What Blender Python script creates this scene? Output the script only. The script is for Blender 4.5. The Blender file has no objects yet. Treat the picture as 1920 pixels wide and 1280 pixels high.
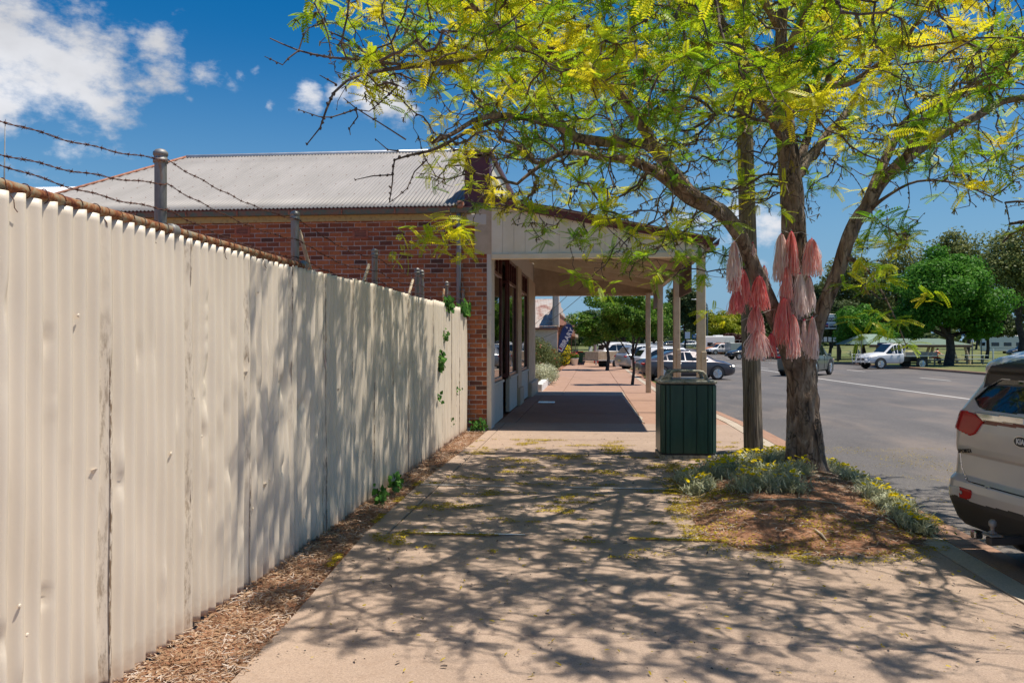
import bpy, bmesh, math, random
import numpy as np
from mathutils import Vector, Matrix, noise
from mathutils.kdtree import KDTree
random.seed(7); np.random.seed(7)
SC = bpy.context.scene
COL = SC.collection
R = math.radians
TH = R(5.71); CT, ST = math.cos(TH), math.sin(TH)
HC = 1.6; FPX = 1500.0
# ---------------------------------------------------------------- camera
cam_d = bpy.data.cameras.new('camera'); cam = bpy.data.objects.new('camera', cam_d)
COL.objects.link(cam); SC.camera = cam
cam_d.sensor_width = 36.0; cam_d.lens = 36.0*FPX/1920.0
cam_d.clip_start = 0.05; cam_d.clip_end = 4000
cam.location = (0, 0, HC); cam.rotation_euler = (R(90), 0, TH)
# ---------------------------------------------------------------- sun, sky, exposure
SUN_EL, SUN_AZ = R(69.5), math.atan2(1.0, 0.04)       # azimuth measured from +Y towards +X
sv = Vector((math.cos(SUN_EL)*math.sin(SUN_AZ), math.cos(SUN_EL)*math.cos(SUN_AZ), math.sin(SUN_EL)))
sd = bpy.data.lights.new('sun', 'SUN'); sd.energy = 5.0; sd.angle = R(0.53); sd.color = (1.0, 0.92, 0.80)
sun = bpy.data.objects.new('sun', sd); COL.objects.link(sun); sun.rotation_euler = sv.to_track_quat('Z', 'Y').to_euler(); sun.location = (20, 0, 40)
world = bpy.data.worlds.new('World'); SC.world = world; world.use_nodes = True
SC.view_settings.view_transform = 'Standard'; SC.view_settings.look = 'None'
SC.view_settings.gamma = 1.0; SC.view_settings.use_curve_mapping = False
SC.view_settings.exposure = 0.24

def wpt(x, y, d):                     # point seen at photo position x, y at camera depth d
    a = (x-960)/FPX*d
    return Vector((CT*a - ST*d, ST*a + CT*d, HC + (640-y)/FPX*d))
def gz(Y):                            # the street dips gently and rises again
    def ss(a, b, t):
        t = max(0, min(1, (t-a)/(b-a))); return t*t*(3-2*t)
    return -0.17*ss(15, 46, Y) - 0.30*ss(46, 110, Y) + 0.60*ss(125, 190, Y)
def gpt(x, y, z=0.0):                 # ground point seen at photo position x, y
    d = FPX*(HC-z)/(y-640)
    for _ in range(12):
        p = wpt(x, y, d); d = FPX*(HC-z-gz(p.y))/(y-640)
    p = wpt(x, y, d); return p
def pix(p):
    dx, dy, dz = p[0], p[1], p[2]-HC
    d = -ST*dx + CT*dy; a = CT*dx + ST*dy
    if d < 0.05: return (-1e5, -1e5, d)
    return (960+FPX*a/d, 640-FPX*dz/d, d)

def build_world():
    nt = world.node_tree; N = nt.nodes; Lk = nt.links; N.clear()
    out = N.new('ShaderNodeOutputWorld'); bg = N.new('ShaderNodeBackground'); bg.inputs[1].default_value = 0.066
    sky = N.new('ShaderNodeTexSky'); sky.sky_type = 'NISHITA'; sky.sun_disc = False
    sky.sun_elevation = SUN_EL; sky.sun_rotation = SUN_AZ
    sky.altitude = 400; sky.air_density = 1.0; sky.dust_density = 0.35; sky.ozone_density = 1.6
    hs = N.new('ShaderNodeHueSaturation'); hs.inputs['Saturation'].default_value = 1.52; hs.inputs['Value'].default_value = 1.34
    Lk.new(sky.outputs[0], hs.inputs['Color'])
    tc = N.new('ShaderNodeTexCoord')
    spz = N.new('ShaderNodeSeparateXYZ'); Lk.new(tc.outputs['Generated'], spz.inputs[0]); hz_ = N.new('ShaderNodeMapRange'); hz_.interpolation_type = 'SMOOTHSTEP'
    hz_.inputs['From Min'].default_value = 0.0; hz_.inputs['From Max'].default_value = .36; hz_.inputs['To Min'].default_value = .88; hz_.inputs['To Max'].default_value = 0; Lk.new(spz.outputs[2], hz_.inputs['Value'])
    hm = N.new('ShaderNodeMix'); hm.data_type = 'RGBA'; Lk.new(hz_.outputs[0], hm.inputs['Factor']); Lk.new(hs.outputs[0], hm.inputs['A']); hm.inputs['B'].default_value = (2.5, 4.9, 7.6, 1)
    dirn = tc.outputs['Generated']
    # clouds: a few heaps where the photo has them, scattered puffs elsewhere
    def m(op, a, b=None, c=None):
        n = N.new('ShaderNodeMath'); n.operation = op
        for i, v in enumerate((a, b, c)):
            if v is None: continue
            if isinstance(v, (int, float)): n.inputs[i].default_value = v
            else: Lk.new(v, n.inputs[i])
        return n.outputs[0]
    heaps = [(20,110,95,1.0),(95,135,88,1.0),(160,165,60,.95),(215,195,38,.9),(-60,120,110,1.0),(-190,160,110,.9),
             (255,80,46,.56),(305,100,52,.60),(295,150,40,.58),(372,122,34,.66),(345,190,16,.5),(575,188,28,.62),(640,178,36,.7),(695,185,44,.95),(740,195,30,.8),(440,145,12,.42),(475,145,10,.4),(510,212,12,.42),
             (1400,430,60,.55),(1300,400,50,.5),(1560,470,40,.45),(1080,600,24,.5)]
    wn = N.new('ShaderNodeTexNoise'); wn.inputs['Scale'].default_value = 9; wn.inputs['Detail'].default_value = 5; Lk.new(dirn, wn.inputs['Vector'])
    w1 = N.new('ShaderNodeVectorMath'); w1.operation = 'SUBTRACT'; Lk.new(wn.outputs['Color'], w1.inputs[0]); w1.inputs[1].default_value = (.5,.5,.5)
    w2 = N.new('ShaderNodeVectorMath'); w2.operation = 'SCALE'; w2.inputs['Scale'].default_value = .10; Lk.new(w1.outputs[0], w2.inputs[0])
    w3 = N.new('ShaderNodeVectorMath'); w3.operation = 'ADD'; Lk.new(dirn, w3.inputs[0]); Lk.new(w2.outputs[0], w3.inputs[1]); w4 = N.new('ShaderNodeVectorMath'); w4.operation = 'NORMALIZE'; Lk.new(w3.outputs[0], w4.inputs[0])
    acc = None
    for (x, y, r, s) in heaps:
        v = (wpt(x, y, 1.0)-Vector((0,0,HC))).normalized(); sig = (r/FPX)**2
        dp = N.new('ShaderNodeVectorMath'); dp.operation = 'DOT_PRODUCT'; Lk.new(w4.outputs[0], dp.inputs[0]); dp.inputs[1].default_value = v
        g = m('MULTIPLY', m('EXPONENT', m('MULTIPLY', m('SUBTRACT', dp.outputs['Value'], 1.0), 1.0/sig)), s)
        acc = g if acc is None else m('MAXIMUM', acc, g)
    nz = N.new('ShaderNodeTexNoise'); nz.inputs['Scale'].default_value = 13; nz.inputs['Detail'].default_value = 9; nz.inputs['Roughness'].default_value = .62
    mp = N.new('ShaderNodeMapping'); mp.inputs['Scale'].default_value = (1,1,1.7); Lk.new(dirn, mp.inputs[0]); Lk.new(mp.outputs[0], nz.inputs['Vector'])
    nb = N.new('ShaderNodeTexNoise'); nb.inputs['Scale'].default_value = 3.2; nb.inputs['Detail'].default_value = 2
    mp2 = N.new('ShaderNodeMapping'); mp2.inputs['Scale'].default_value = (1,1,2.4); mp2.inputs['Location'].default_value = (3.1,1.7,.4); Lk.new(dirn, mp2.inputs[0]); Lk.new(mp2.outputs[0], nb.inputs['Vector'])
    gen = m('MULTIPLY', m('SUBTRACT', nb.outputs[0], 0.62), 4.0)
    sp = N.new('ShaderNodeSeparateXYZ'); Lk.new(dirn, sp.inputs[0])
    acc = m('MAXIMUM', acc, m('MULTIPLY', m('MINIMUM', m('MAXIMUM', gen, 0.0), 0.8), m('GREATER_THAN', 0.0, sp.outputs[1])))
    dens = m('ADD', acc, m('MULTIPLY', m('SUBTRACT', nz.outputs[0], 0.5), 1.9))
    mr = N.new('ShaderNodeMapRange'); mr.interpolation_type = 'SMOOTHSTEP'; mr.inputs['From Min'].default_value = .36; mr.inputs['From Max'].default_value = .86
    Lk.new(dens, mr.inputs['Value'])
    fac = m('MULTIPLY', mr.outputs[0], m('MINIMUM', m('MULTIPLY', acc, 4.0), 1.0))
    n3 = N.new('ShaderNodeTexNoise'); n3.inputs['Scale'].default_value = 7; n3.inputs['Detail'].default_value = 6; Lk.new(mp.outputs[0], n3.inputs['Vector'])
    cr = N.new('ShaderNodeMapRange'); cr.inputs['From Min'].default_value = .35; cr.inputs['From Max'].default_value = .65; cr.inputs['To Min'].default_value = 7.8; cr.inputs['To Max'].default_value = 11.0
    Lk.new(n3.outputs[0], cr.inputs['Value'])
    cc = N.new('ShaderNodeCombineColor'); 
    Lk.new(m('MULTIPLY', cr.outputs[0], .97), cc.inputs[0]); Lk.new(m('MULTIPLY', cr.outputs[0], .985), cc.inputs[1]); Lk.new(m('MULTIPLY', cr.outputs[0], 1.04), cc.inputs[2])
    mx = N.new('ShaderNodeMix'); mx.data_type = 'RGBA'; Lk.new(fac, mx.inputs['Factor']); Lk.new(hm.outputs['Result'], mx.inputs['A']); Lk.new(cc.outputs[0], mx.inputs['B'])
    Lk.new(mx.outputs['Result'], bg.inputs[0]); Lk.new(bg.outputs[0], out.inputs[0])
build_world()

# ---------------------------------------------------------------- helpers: objects
def thing(name, label, cat, loc=(0,0,0), rz=0, group=None):
    o = bpy.data.objects.new(name, None); COL.objects.link(o); o.location = loc; o.rotation_euler = (0,0,rz)
    o.empty_display_size = .2
    o['label'] = label; o['category'] = cat
    if group: o['group'] = group
    return o
def tag(o, label, cat, group=None):
    o['label'] = label; o['category'] = cat
    if group: o['group'] = group
    return o
def link(name, me, mat=None, parent=None, loc=None, rot=None, kind=None, label=None):
    o = bpy.data.objects.new(name, me); COL.objects.link(o)
    if mat is not None and me is not None and len(me.materials) == 0: me.materials.append(mat)
    if parent: o.parent = parent
    if loc is not None: o.location = loc
    if rot is not None: o.rotation_euler = rot
    if kind: o['kind'] = kind
    if label: o['label'] = label
    return o
def struct(name, me, mat=None): return link(name, me, mat, kind='structure')
def copy_tree(o, parent=None):
    c = o.copy(); COL.objects.link(c); c.parent = parent
    for ch in list(o.children): copy_tree(ch, c)
    return c
class MB:
    def __init__(s): s.v = []; s.f = []; s.sm = False; s.a = None
    def add(s, vs, fs):
        k = len(s.v); s.v += [tuple(v) for v in vs]; s.f += [tuple(i+k for i in f) for f in fs]; return s
    def box(s, x0, x1, y0, y1, z0, z1):
        return s.add([(x0,y0,z0),(x1,y0,z0),(x1,y1,z0),(x0,y1,z0),(x0,y0,z1),(x1,y0,z1),(x1,y1,z1),(x0,y1,z1)],
                     [(0,3,2,1),(4,5,6,7),(0,1,5,4),(1,2,6,5),(2,3,7,6),(3,0,4,7)])
    def bbox(s, x0, x1, y0, y1, z0, z1, b=.01):    # box with chamfered edges
        x0, x1 = min(x0,x1), max(x0,x1); y0, y1 = min(y0,y1), max(y0,y1); z0, z1 = min(z0,z1), max(z0,z1)
        cx, cy, cz = (x0+x1)/2, (y0+y1)/2, (z0+z1)/2; hx, hy, hz = (x1-x0)/2, (y1-y0)/2, (z1-z0)/2
        b = min(b, hx*.9, hy*.9, hz*.9); vs = []
        for sx in (-1,1):
            for sy in (-1,1):
                for sz in (-1,1):
                    vs += [(cx+sx*hx, cy+sy*(hy-b), cz+sz*(hz-b)), (cx+sx*(hx-b), cy+sy*hy, cz+sz*(hz-b)), (cx+sx*(hx-b), cy+sy*(hy-b), cz+sz*hz)]
        def I(sx,sy,sz,k): return ((sx>0)*4+(sy>0)*2+(sz>0))*3+k
        fs = []
        for sx in (-1,1):
            q = [I(sx,-1,-1,0), I(sx,1,-1,0), I(sx,1,1,0), I(sx,-1,1,0)]; fs.append(q if sx>0 else q[::-1])
            q = [I(-1,sx,-1,1), I(-1,sx,1,1), I(1,sx,1,1), I(1,sx,-1,1)]; fs.append(q if sx>0 else q[::-1])
            q = [I(-1,-1,sx,2), I(1,-1,sx,2), I(1,1,sx,2), I(-1,1,sx,2)]; fs.append(q if sx>0 else q[::-1])
        for a in (-1,1):
            for c in (-1,1):
                q = [I(a,c,-1,0), I(a,c,1,0), I(a,c,1,1), I(a,c,-1,1)]; fs.append(q if a*c<0 else q[::-1])
                q = [I(a,-1,c,0), I(a,-1,c,2), I(a,1,c,2), I(a,1,c,0)]; fs.append(q if a*c<0 else q[::-1])
                q = [I(-1,a,c,1), I(1,a,c,1), I(1,a,c,2), I(-1,a,c,2)]; fs.append(q if a*c<0 else q[::-1])
                for d in (-1,1):
                    t = [I(a,c,d,0), I(a,c,d,1), I(a,c,d,2)]; fs.append(t if a*c*d>0 else t[::-1])
        return s.add(vs, fs)
    def tube(s, pts, rad, n=8, cap=True):
        pts = [Vector(p) for p in pts]; m = len(pts)
        if not hasattr(rad, '__len__'): rad = [rad]*m
        k0 = len(s.v); up = None
        for i, p in enumerate(pts):
            t = (pts[min(i+1,m-1)]-pts[max(i-1,0)])
            t = t.normalized() if t.length > 1e-9 else Vector((0,0,1))
            if up is None: up = Vector((0,0,1)) if abs(t.z) < .9 else Vector((1,0,0))
            u = t.cross(up)
            if u.length < 1e-6: u = t.cross(Vector((1,.3,0)))
            u.normalize(); w = u.cross(t).normalized(); up = w
            for j in range(n):
                a = 2*math.pi*j/n; s.v.append(tuple(p + (u*math.cos(a)+w*math.sin(a))*rad[i]))
        for i in range(m-1):
            for j in range(n):
                a = k0+i*n+j; b = k0+i*n+(j+1)%n; s.f.append((a, a+n, b+n, b))
        if cap: s.f.append(tuple(k0+j for j in range(n))); s.f.append(tuple(k0+(m-1)*n+j for j in range(n))[::-1])
        return s
    def lathe(s, prof, n=16, c=(0,0,0)):
        k = len(s.v)
        for (r, z) in prof:
            for j in range(n):
                a = 2*math.pi*j/n; s.v.append((c[0]+r*math.cos(a), c[1]+r*math.sin(a), c[2]+z))
        for i in range(len(prof)-1):
            for j in range(n):
                a = k+i*n+j; b = k+i*n+(j+1)%n; s.f.append((a, b, b+n, a+n))
        s.f.append(tuple(k+j for j in range(n))[::-1]); s.f.append(tuple(k+(len(prof)-1)*n+j for j in range(n)))
        return s
    def prism(s, poly, y0, y1, ax='y'):          # polygon of 2D points extruded; ax: extrusion axis
        n = len(poly)
        def P(a, b, t): return {'y': (a,t,b), 'x': (t,a,b), 'z': (a,b,t)}[ax]
        vs = [P(a,b,y0) for a,b in poly]+[P(a,b,y1) for a,b in poly]
        fs = [tuple(range(n)), tuple(range(2*n-1, n-1, -1))]+[(i, i+n, (i+1)%n+n, (i+1)%n) for i in range(n)]
        return s.add(vs, fs)
    def mesh(s, name, smooth=False):
        me = bpy.data.meshes.new(name); me.from_pydata(s.v, [], s.f); me.update()
        if smooth: me.shade_smooth()
        return me
    def build(s, name, mat, parent=None, smooth=False, fix=True, **kw):
        me = s.mesh(name, smooth)
        if fix:
            bm = bmesh.new(); bm.from_mesh(me); bmesh.ops.recalc_face_normals(bm, faces=bm.faces); bm.to_mesh(me); bm.free()
        return link(name, me, mat, parent, **kw)
def np_mesh(name, V, F, smooth=False, attrs=None):
    V = np.asarray(V, dtype=np.float32); F = np.asarray(F, dtype=np.int32)
    me = bpy.data.meshes.new(name); me.vertices.add(len(V)); me.vertices.foreach_set('co', V.ravel())
    k = F.shape[1]; me.loops.add(F.size); me.loops.foreach_set('vertex_index', F.ravel())
    me.polygons.add(len(F)); me.polygons.foreach_set('loop_start', np.arange(0, F.size, k, dtype=np.int32))
    me.polygons.foreach_set('loop_total', np.full(len(F), k, dtype=np.int32))
    if smooth: me.polygons.foreach_set('use_smooth', np.ones(len(F), dtype=bool))
    me.update(calc_edges=True)
    for an, arr in (attrs or {}).items():
        at = me.attributes.new(an, 'FLOAT', 'POINT'); at.data.foreach_set('value', np.asarray(arr, dtype=np.float32))
    return me
def grid_mesh(name, fn, nu, nv, smooth=True):
    V = [fn(i/(nu-1), j/(nv-1)) for j in range(nv) for i in range(nu)]
    F = [(j*nu+i, j*nu+i+1, (j+1)*nu+i+1, (j+1)*nu+i) for j in range(nv-1) for i in range(nu-1)]
    return np_mesh(name, V, F, smooth)
# ---------------------------------------------------------------- helpers: materials
def srgb(h):
    h = h.lstrip('#'); c = [int(h[i:i+2],16)/255 for i in (0,2,4)]
    return tuple((x/12.92 if x <= .04045 else ((x+.055)/1.055)**2.4) for x in c)
class NT:
    def __init__(s, name):
        s.m = bpy.data.materials.new(name); s.m.use_nodes = True; s.t = s.m.node_tree; s.N = s.t.nodes; s.L = s.t.links
        s.b = s.N['Principled BSDF']; s.out = s.N['Material Output']; s._tc = None
    def co(s, which='Object', scale=(1,1,1)):
        if s._tc is None: s._tc = s.N.new('ShaderNodeTexCoord')
        o = s._tc.outputs[which]
        if which == 'World' : pass
        if tuple(scale) != (1,1,1):
            mp = s.N.new('ShaderNodeMapping'); mp.inputs['Scale'].default_value = scale; s.L.new(o, mp.inputs[0]); return mp.outputs[0]
        return o
    def pos(s, scale=(1,1,1)):
        g = s.N.new('ShaderNodeNewGeometry'); mp = s.N.new('ShaderNodeMapping'); mp.inputs['Scale'].default_value = scale
        s.L.new(g.outputs['Position'], mp.inputs[0]); return mp.outputs[0]
    def noise(s, vec, scale, detail=4, rough=.55, dist=0):
        n = s.N.new('ShaderNodeTexNoise'); n.inputs['Scale'].default_value = scale; n.inputs['Detail'].default_value = detail
        n.inputs['Roughness'].default_value = rough; n.inputs['Distortion'].default_value = dist; s.L.new(vec, n.inputs['Vector']); return n.outputs[0]
    def vor(s, vec, scale, feat='F1', out='Distance', rnd=1):
        n = s.N.new('ShaderNodeTexVoronoi'); n.feature = feat; n.inputs['Scale'].default_value = scale; n.inputs['Randomness'].default_value = rnd
        s.L.new(vec, n.inputs['Vector']); return n.outputs[out]
    def rng(s, v, a, b, c=0, d=1):
        n = s.N.new('ShaderNodeMapRange'); n.inputs['From Min'].default_value = a; n.inputs['From Max'].default_value = b
        n.inputs['To Min'].default_value = c; n.inputs['To Max'].default_value = d; s.L.new(v, n.inputs['Value']); return n.outputs[0]
    def math(s, op, a, b=0.0):
        n = s.N.new('ShaderNodeMath'); n.operation = op
        for i, v in enumerate((a, b)):
            if isinstance(v, (int, float)): n.inputs[i].default_value = v
            else: s.L.new(v, n.inputs[i])
        return n.outputs[0]
    def mix(s, fac, a, b):
        n = s.N.new('ShaderNodeMix'); n.data_type = 'RGBA'
        for k, v in (('Factor', fac), ('A', a), ('B', b)):
            if isinstance(v, (int, float)): n.inputs[k].default_value = v
            elif isinstance(v, tuple): n.inputs[k].default_value = (*v[:3], 1)
            else: s.L.new(v, n.inputs[k])
        return n.outputs['Result']
    def ramp(s, v, stops):
        n = s.N.new('ShaderNodeValToRGB'); e = n.color_ramp.elements
        while len(e) < len(stops): e.new(.5)
        for i, (p, c) in enumerate(stops): e[i].position = p; e[i].color = (*c, 1)
        s.L.new(v, n.inputs[0]); return n.outputs[0]
    def color(s, v):
        if isinstance(v, tuple): s.b.inputs['Base Color'].default_value = (*v, 1)
        else: s.L.new(v, s.b.inputs['Base Color'])
        return s
    def rough(s, v):
        if isinstance(v, (int, float)): s.b.inputs['Roughness'].default_value = v
        else: s.L.new(v, s.b.inputs['Roughness'])
        return s
    def set(s, **k):
        for n, v in k.items(): s.b.inputs[n.replace('_', ' ')].default_value = v
        return s
    def bump(s, h, strength=.3, dist=.01):
        n = s.N.new('ShaderNodeBump'); n.inputs['Strength'].default_value = strength; n.inputs['Distance'].default_value = dist
        s.L.new(h, n.inputs['Height']); s.L.new(n.outputs[0], s.b.inputs['Normal']); return s
def simple(name, col, rough=.6, var=.15, scale=6, metallic=0, bump=0.0, coord='Object', spec=None):
    t = NT(name); c = t.co(coord); n = t.noise(c, scale, 5, .6)
    dark = tuple(x*(1-var) for x in col); lite = tuple(min(1, x*(1+var)) for x in col)
    t.color(t.mix(t.rng(n, .3, .7), dark, lite)).rough(t.rng(n, .3, .7, max(.02, rough-.06), min(1, rough+.06))); t.set(Metallic=metallic)
    if spec is not None: t.b.inputs['Specular IOR Level'].default_value = spec
    if bump: t.bump(t.noise(c, scale*6, 4), bump, .004)
    return t.m
def two(name, c1, c2, scale, rough=.8, lo=.4, hi=.6, detail=6, bump=.0, bscale=None, coord='Object', cscale=(1,1,1), metallic=0, bdist=.01):
    t = NT(name); v = t.co(coord, cscale); n = t.noise(v, scale, detail, .62)
    t.color(t.mix(t.rng(n, lo, hi), c1, c2)).rough(rough).set(Metallic=metallic)
    if bump: t.bump(t.noise(v, bscale or scale*3, 6), bump, bdist)
    return t.m
def leafmat(name, c1, c2, trans=.35, c3=None, scale=.7, rough=.45):
    t = NT(name); g = t.N.new('ShaderNodeAttribute'); g.attribute_name = 'tint'
    n = t.noise(t.co('Object'), scale, 2)
    f = t.math('ADD', t.math('MULTIPLY', g.outputs['Fac'], .7), t.math('MULTIPLY', t.rng(n, .35, .65), .3))
    col = t.ramp(f, [(0, c1), (.55, c2), (1, c3)] if c3 else [(0, c1), (1, c2)])
    t.color(col).rough(rough); t.b.inputs['Specular IOR Level'].default_value = .35 if trans > .4 else .12
    tr = t.N.new('ShaderNodeBsdfTranslucent'); t.L.new(col, tr.inputs[0]); mx = t.N.new('ShaderNodeMixShader'); mx.inputs[0].default_value = trans
    t.L.new(t.b.outputs[0], mx.inputs[1]); t.L.new(tr.outputs[0], mx.inputs[2]); t.L.new(mx.outputs[0], t.out.inputs[0]); return t.m
M = {}
def mats():
    # corrugated cream paint
    t = NT('cream_paint'); p = t.pos(); n1 = t.noise(p, 1.3, 4); 
    base = t.mix(t.rng(n1, .35, .7), (.71,.62,.50), (.77,.68,.56))
    st = t.noise(t.pos((3,9,.7)), 2.2, 6, .65); base = t.mix(t.rng(st, .60, .78, 0, .22), base, (.42,.33,.22))
    g = t.N.new('ShaderNodeAttribute'); g.attribute_name = 'dirt_and_shade'
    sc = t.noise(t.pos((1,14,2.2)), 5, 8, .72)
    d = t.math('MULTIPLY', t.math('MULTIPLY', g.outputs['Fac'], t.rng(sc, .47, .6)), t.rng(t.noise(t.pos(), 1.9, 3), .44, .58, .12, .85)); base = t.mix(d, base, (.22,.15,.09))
    sp = t.vor(t.pos((1,1,1)), 9); base = t.mix(t.rng(sp, .0, .03, .5, 0), base, (.25,.16,.08))
    # soil splash near the ground
    sx = t.N.new('ShaderNodeSeparateXYZ'); t.L.new(t.pos(), sx.inputs[0])
    zz = t.math('ADD', t.rng(sx.outputs[2], .0, .22, .75, 0), t.math('MULTIPLY', t.math('SUBTRACT', t.noise(p, 16, 5), .5), .7))
    base = t.mix(t.rng(zz, .3, .9, 0, .6), base, (.40,.23,.13))
    t.color(base).rough(.42); t.bump(t.noise(t.pos(), 60, 4), .12, .003); M['fence'] = t.m
    # rusty pipe / wire
    t = NT('rusty_pipe'); v = t.pos(); n = t.noise(t.pos((2,5,5)), 3.2, 7, .68, .5)
    t.color(t.ramp(n, [(.34,(.20,.19,.17)),(.44,(.33,.27,.17)),(.52,(.30,.115,.04)),(.62,(.14,.035,.018))])).rough(.7).set(Metallic=.25); t.bump(t.noise(v, 90, 5), .4, .003); M['rust_pipe'] = t.m
    M['wire'] = two('rusty_wire', (.075,.028,.018), (.16,.075,.05), 60, .75, metallic=.4)
    t = NT('galvanised_post'); n = t.noise(t.pos((8,8,2)), 2.5, 6, .65)
    t.color(t.ramp(n, [(.35,(.17,.17,.165)),(.55,(.28,.28,.27)),(.66,(.32,.17,.08))])).rough(.55).set(Metallic=.45); t.bump(t.noise(t.pos(), 60, 4), .2, .002); M['galv'] = t.m
    # bricks
    t = NT('red_brick'); oi = t.N.new('ShaderNodeObjectInfo'); ge = t.N.new('ShaderNodeNewGeometry')
    r = t.math('FRACT', t.math('ADD', oi.outputs['Random'], t.math('MULTIPLY', ge.outputs['Random Per Island'], 7.3)))
    c = t.ramp(r, [(0,(.10,.05,.035)),(.10,(.17,.06,.035)),(.35,(.36,.105,.042)),(.8,(.52,.175,.06)),(1,(.30,.085,.04))])
    n = t.noise(t.pos(), 22, 6, .7); c = t.mix(t.rng(n, .5, .72, 0, .65), c, (.12,.05,.038)); n2 = t.noise(t.pos(), 55, 4); c = t.mix(t.rng(n2, .62, .75, 0, .5), c, (.46,.36,.30))
    t.color(c).rough(.9); t.bump(t.noise(t.pos(), 120, 6, .7), .7, .005); M['brick'] = t.m
    M['mortar'] = two('lime_mortar', (.46,.38,.33), (.60,.52,.46), 30, .95, bump=.6, bscale=140, coord='Object')
    # roof iron
    t = NT('weathered_roof_iron'); n = t.noise(t.pos((1.5,.5,.5)), 1.2, 6, .6); c = t.mix(t.rng(n, .3, .7), (.255,.24,.225), (.32,.30,.285))
    st = t.noise(t.pos((8,.6,.6)), 2.2, 6, .7); c = t.mix(t.rng(st, .55, .8, 0, .6), c, (.18,.16,.15)); t.color(c).rough(.6).set(Metallic=.1); M['roof'] = t.m
    M['white_iron'] = simple('white_roof_iron', (.78,.79,.82), .4, .05, 2)
    M['terra'] = two('terracotta_vent', (.36,.12,.07), (.46,.17,.10), 12, .8)
    M['ridge'] = simple('galvanised_ridge', (.62,.63,.64), .4, .12, 3, metallic=.3)
    M['rust_edge'] = two('rusty_sheet_edge', (.30,.10,.05), (.42,.22,.14), 14, .8)
    t = NT('rusty_red_roof'); n = t.noise(t.pos((1.2,1.2,1.2)), .9, 8, .7); t.color(t.ramp(n, [(.38,(.42,.38,.35)),(.5,(.40,.33,.29)),(.58,(.27,.14,.11)),(.7,(.20,.09,.07))])).rough(.7); M['old_roof'] = t.m
    M['gutter'] = two('green_painted_gutter', (.10,.16,.13), (.22,.13,.09), 7, .6)
    M['gutter_red'] = two('red_lead_gutter', (.17,.05,.045), (.24,.10,.08), 9, .55)
    M['maroon'] = two('maroon_paint', (.115,.022,.028), (.15,.032,.036), 5, .38)
    M['wood_cream'] = two('cream_painted_timber', (.70,.60,.42), (.76,.67,.49), 3, .55, bump=.1, bscale=50, cscale=(1,1,1))
    M['board_cream'] = two('cream_boards', (.76,.67,.49), (.82,.74,.57), 2.5, .55)
    M['eave_yellow'] = two('yellowed_eave_board', (.50,.40,.17), (.30,.23,.11), 18, .7, lo=.5, hi=.7)
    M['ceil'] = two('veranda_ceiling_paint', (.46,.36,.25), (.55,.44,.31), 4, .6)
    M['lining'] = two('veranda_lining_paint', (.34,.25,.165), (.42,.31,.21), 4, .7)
    M['post'] = two('tan_post_paint', (.54,.43,.29), (.62,.51,.36), 5, .5, bump=.15, bscale=60)
    M['brown'] = simple('brown_panel', (.13,.075,.05), .6, .2)
    M['frame'] = two('dark_red_frame', (.075,.018,.016), (.12,.03,.026), 7, .3)
    M['riser'] = two('flaking_cream_render', (.60,.57,.50), (.40,.36,.29), 5, .8, lo=.58, hi=.75, bump=.3, bscale=25, detail=9)
    M['dark'] = simple('dark_interior', (.035,.03,.028), .9)
    M['inner'] = simple('shop_interior_wall', (.20,.17,.14), .9)
    M['curtain'] = simple('cream_curtain', (.62,.55,.40), .9)
    M['cond'] = simple('blue_grey_downpipe', (.22,.26,.31), .4, .15, 8, metallic=.2)
    t = NT('shop_glass'); t.b.inputs['Base Color'].default_value = (.02,.02,.02,1); t.rough(.02)
    tr = t.N.new('ShaderNodeBsdfTransparent'); tr.inputs[0].default_value = (.75,.78,.76,1); gl = t.N.new('ShaderNodeBsdfGlossy'); gl.inputs['Roughness'].default_value = .015
    fr = t.N.new('ShaderNodeFresnel'); fr.inputs[0].default_value = 1.55; mx = t.N.new('ShaderNodeMixShader'); f2 = t.math('MINIMUM', t.math('ADD', t.math('MULTIPLY', fr.outputs[0], 1.0), .06), 1.0)
    t.L.new(f2, mx.inputs[0]); t.L.new(tr.outputs[0], mx.inputs[1]); t.L.new(gl.outputs[0], mx.inputs[2]); t.L.new(mx.outputs[0], t.out.inputs[0]); M['glass'] = t.m
    # concrete
    def concrete(name, a, b, stain, yellow=0):
        t = NT(name); v = t.pos(); n = t.noise(v, .9, 7, .62); c = t.mix(t.rng(n, .3, .7), a, b)
        n2 = t.noise(v, 90, 3, .7); c = t.mix(t.rng(n2, .48, .66, 0, .55), c, tuple(x*.5 for x in a)); n7 = t.noise(v, 170, 2, .6); c = t.mix(t.rng(n7, .56, .70, 0, .6), c, tuple(min(1, x*1.5) for x in b))
        n3 = t.noise(v, 7, 6, .7); c = t.mix(t.rng(n3, .5, .75, 0, .42), c, stain)
        sp = t.vor(v, 13); c = t.mix(t.rng(sp, .02, .05, .6, 0), c, (.10,.07,.05))
        n4 = t.noise(t.pos((1,.55,1)), 2.2, 7, .72); c = t.mix(t.rng(n4, .54, .70, 0, .38), c, tuple(x*.72 for x in a)); n5 = t.noise(v, 34, 5, .7); c = t.mix(t.rng(n5, .56, .74, 0, .4), c, tuple(min(1,x*1.35) for x in b))
        t.color(c).rough(.88); t.bump(t.noise(t.pos((1,3,1)), 160, 6, .75), .55, .004); return t.m
    M['conc'] = concrete('footpath_concrete', (.345,.25,.188), (.425,.315,.24), (.25,.165,.115))
    M['conc_red'] = concrete('terracotta_concrete', (.345,.205,.140), (.41,.255,.180), (.27,.16,.11))
    M['conc_grey'] = concrete('grey_kerb_concrete', (.41,.34,.26), (.50,.42,.33), (.30,.24,.18))
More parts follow.
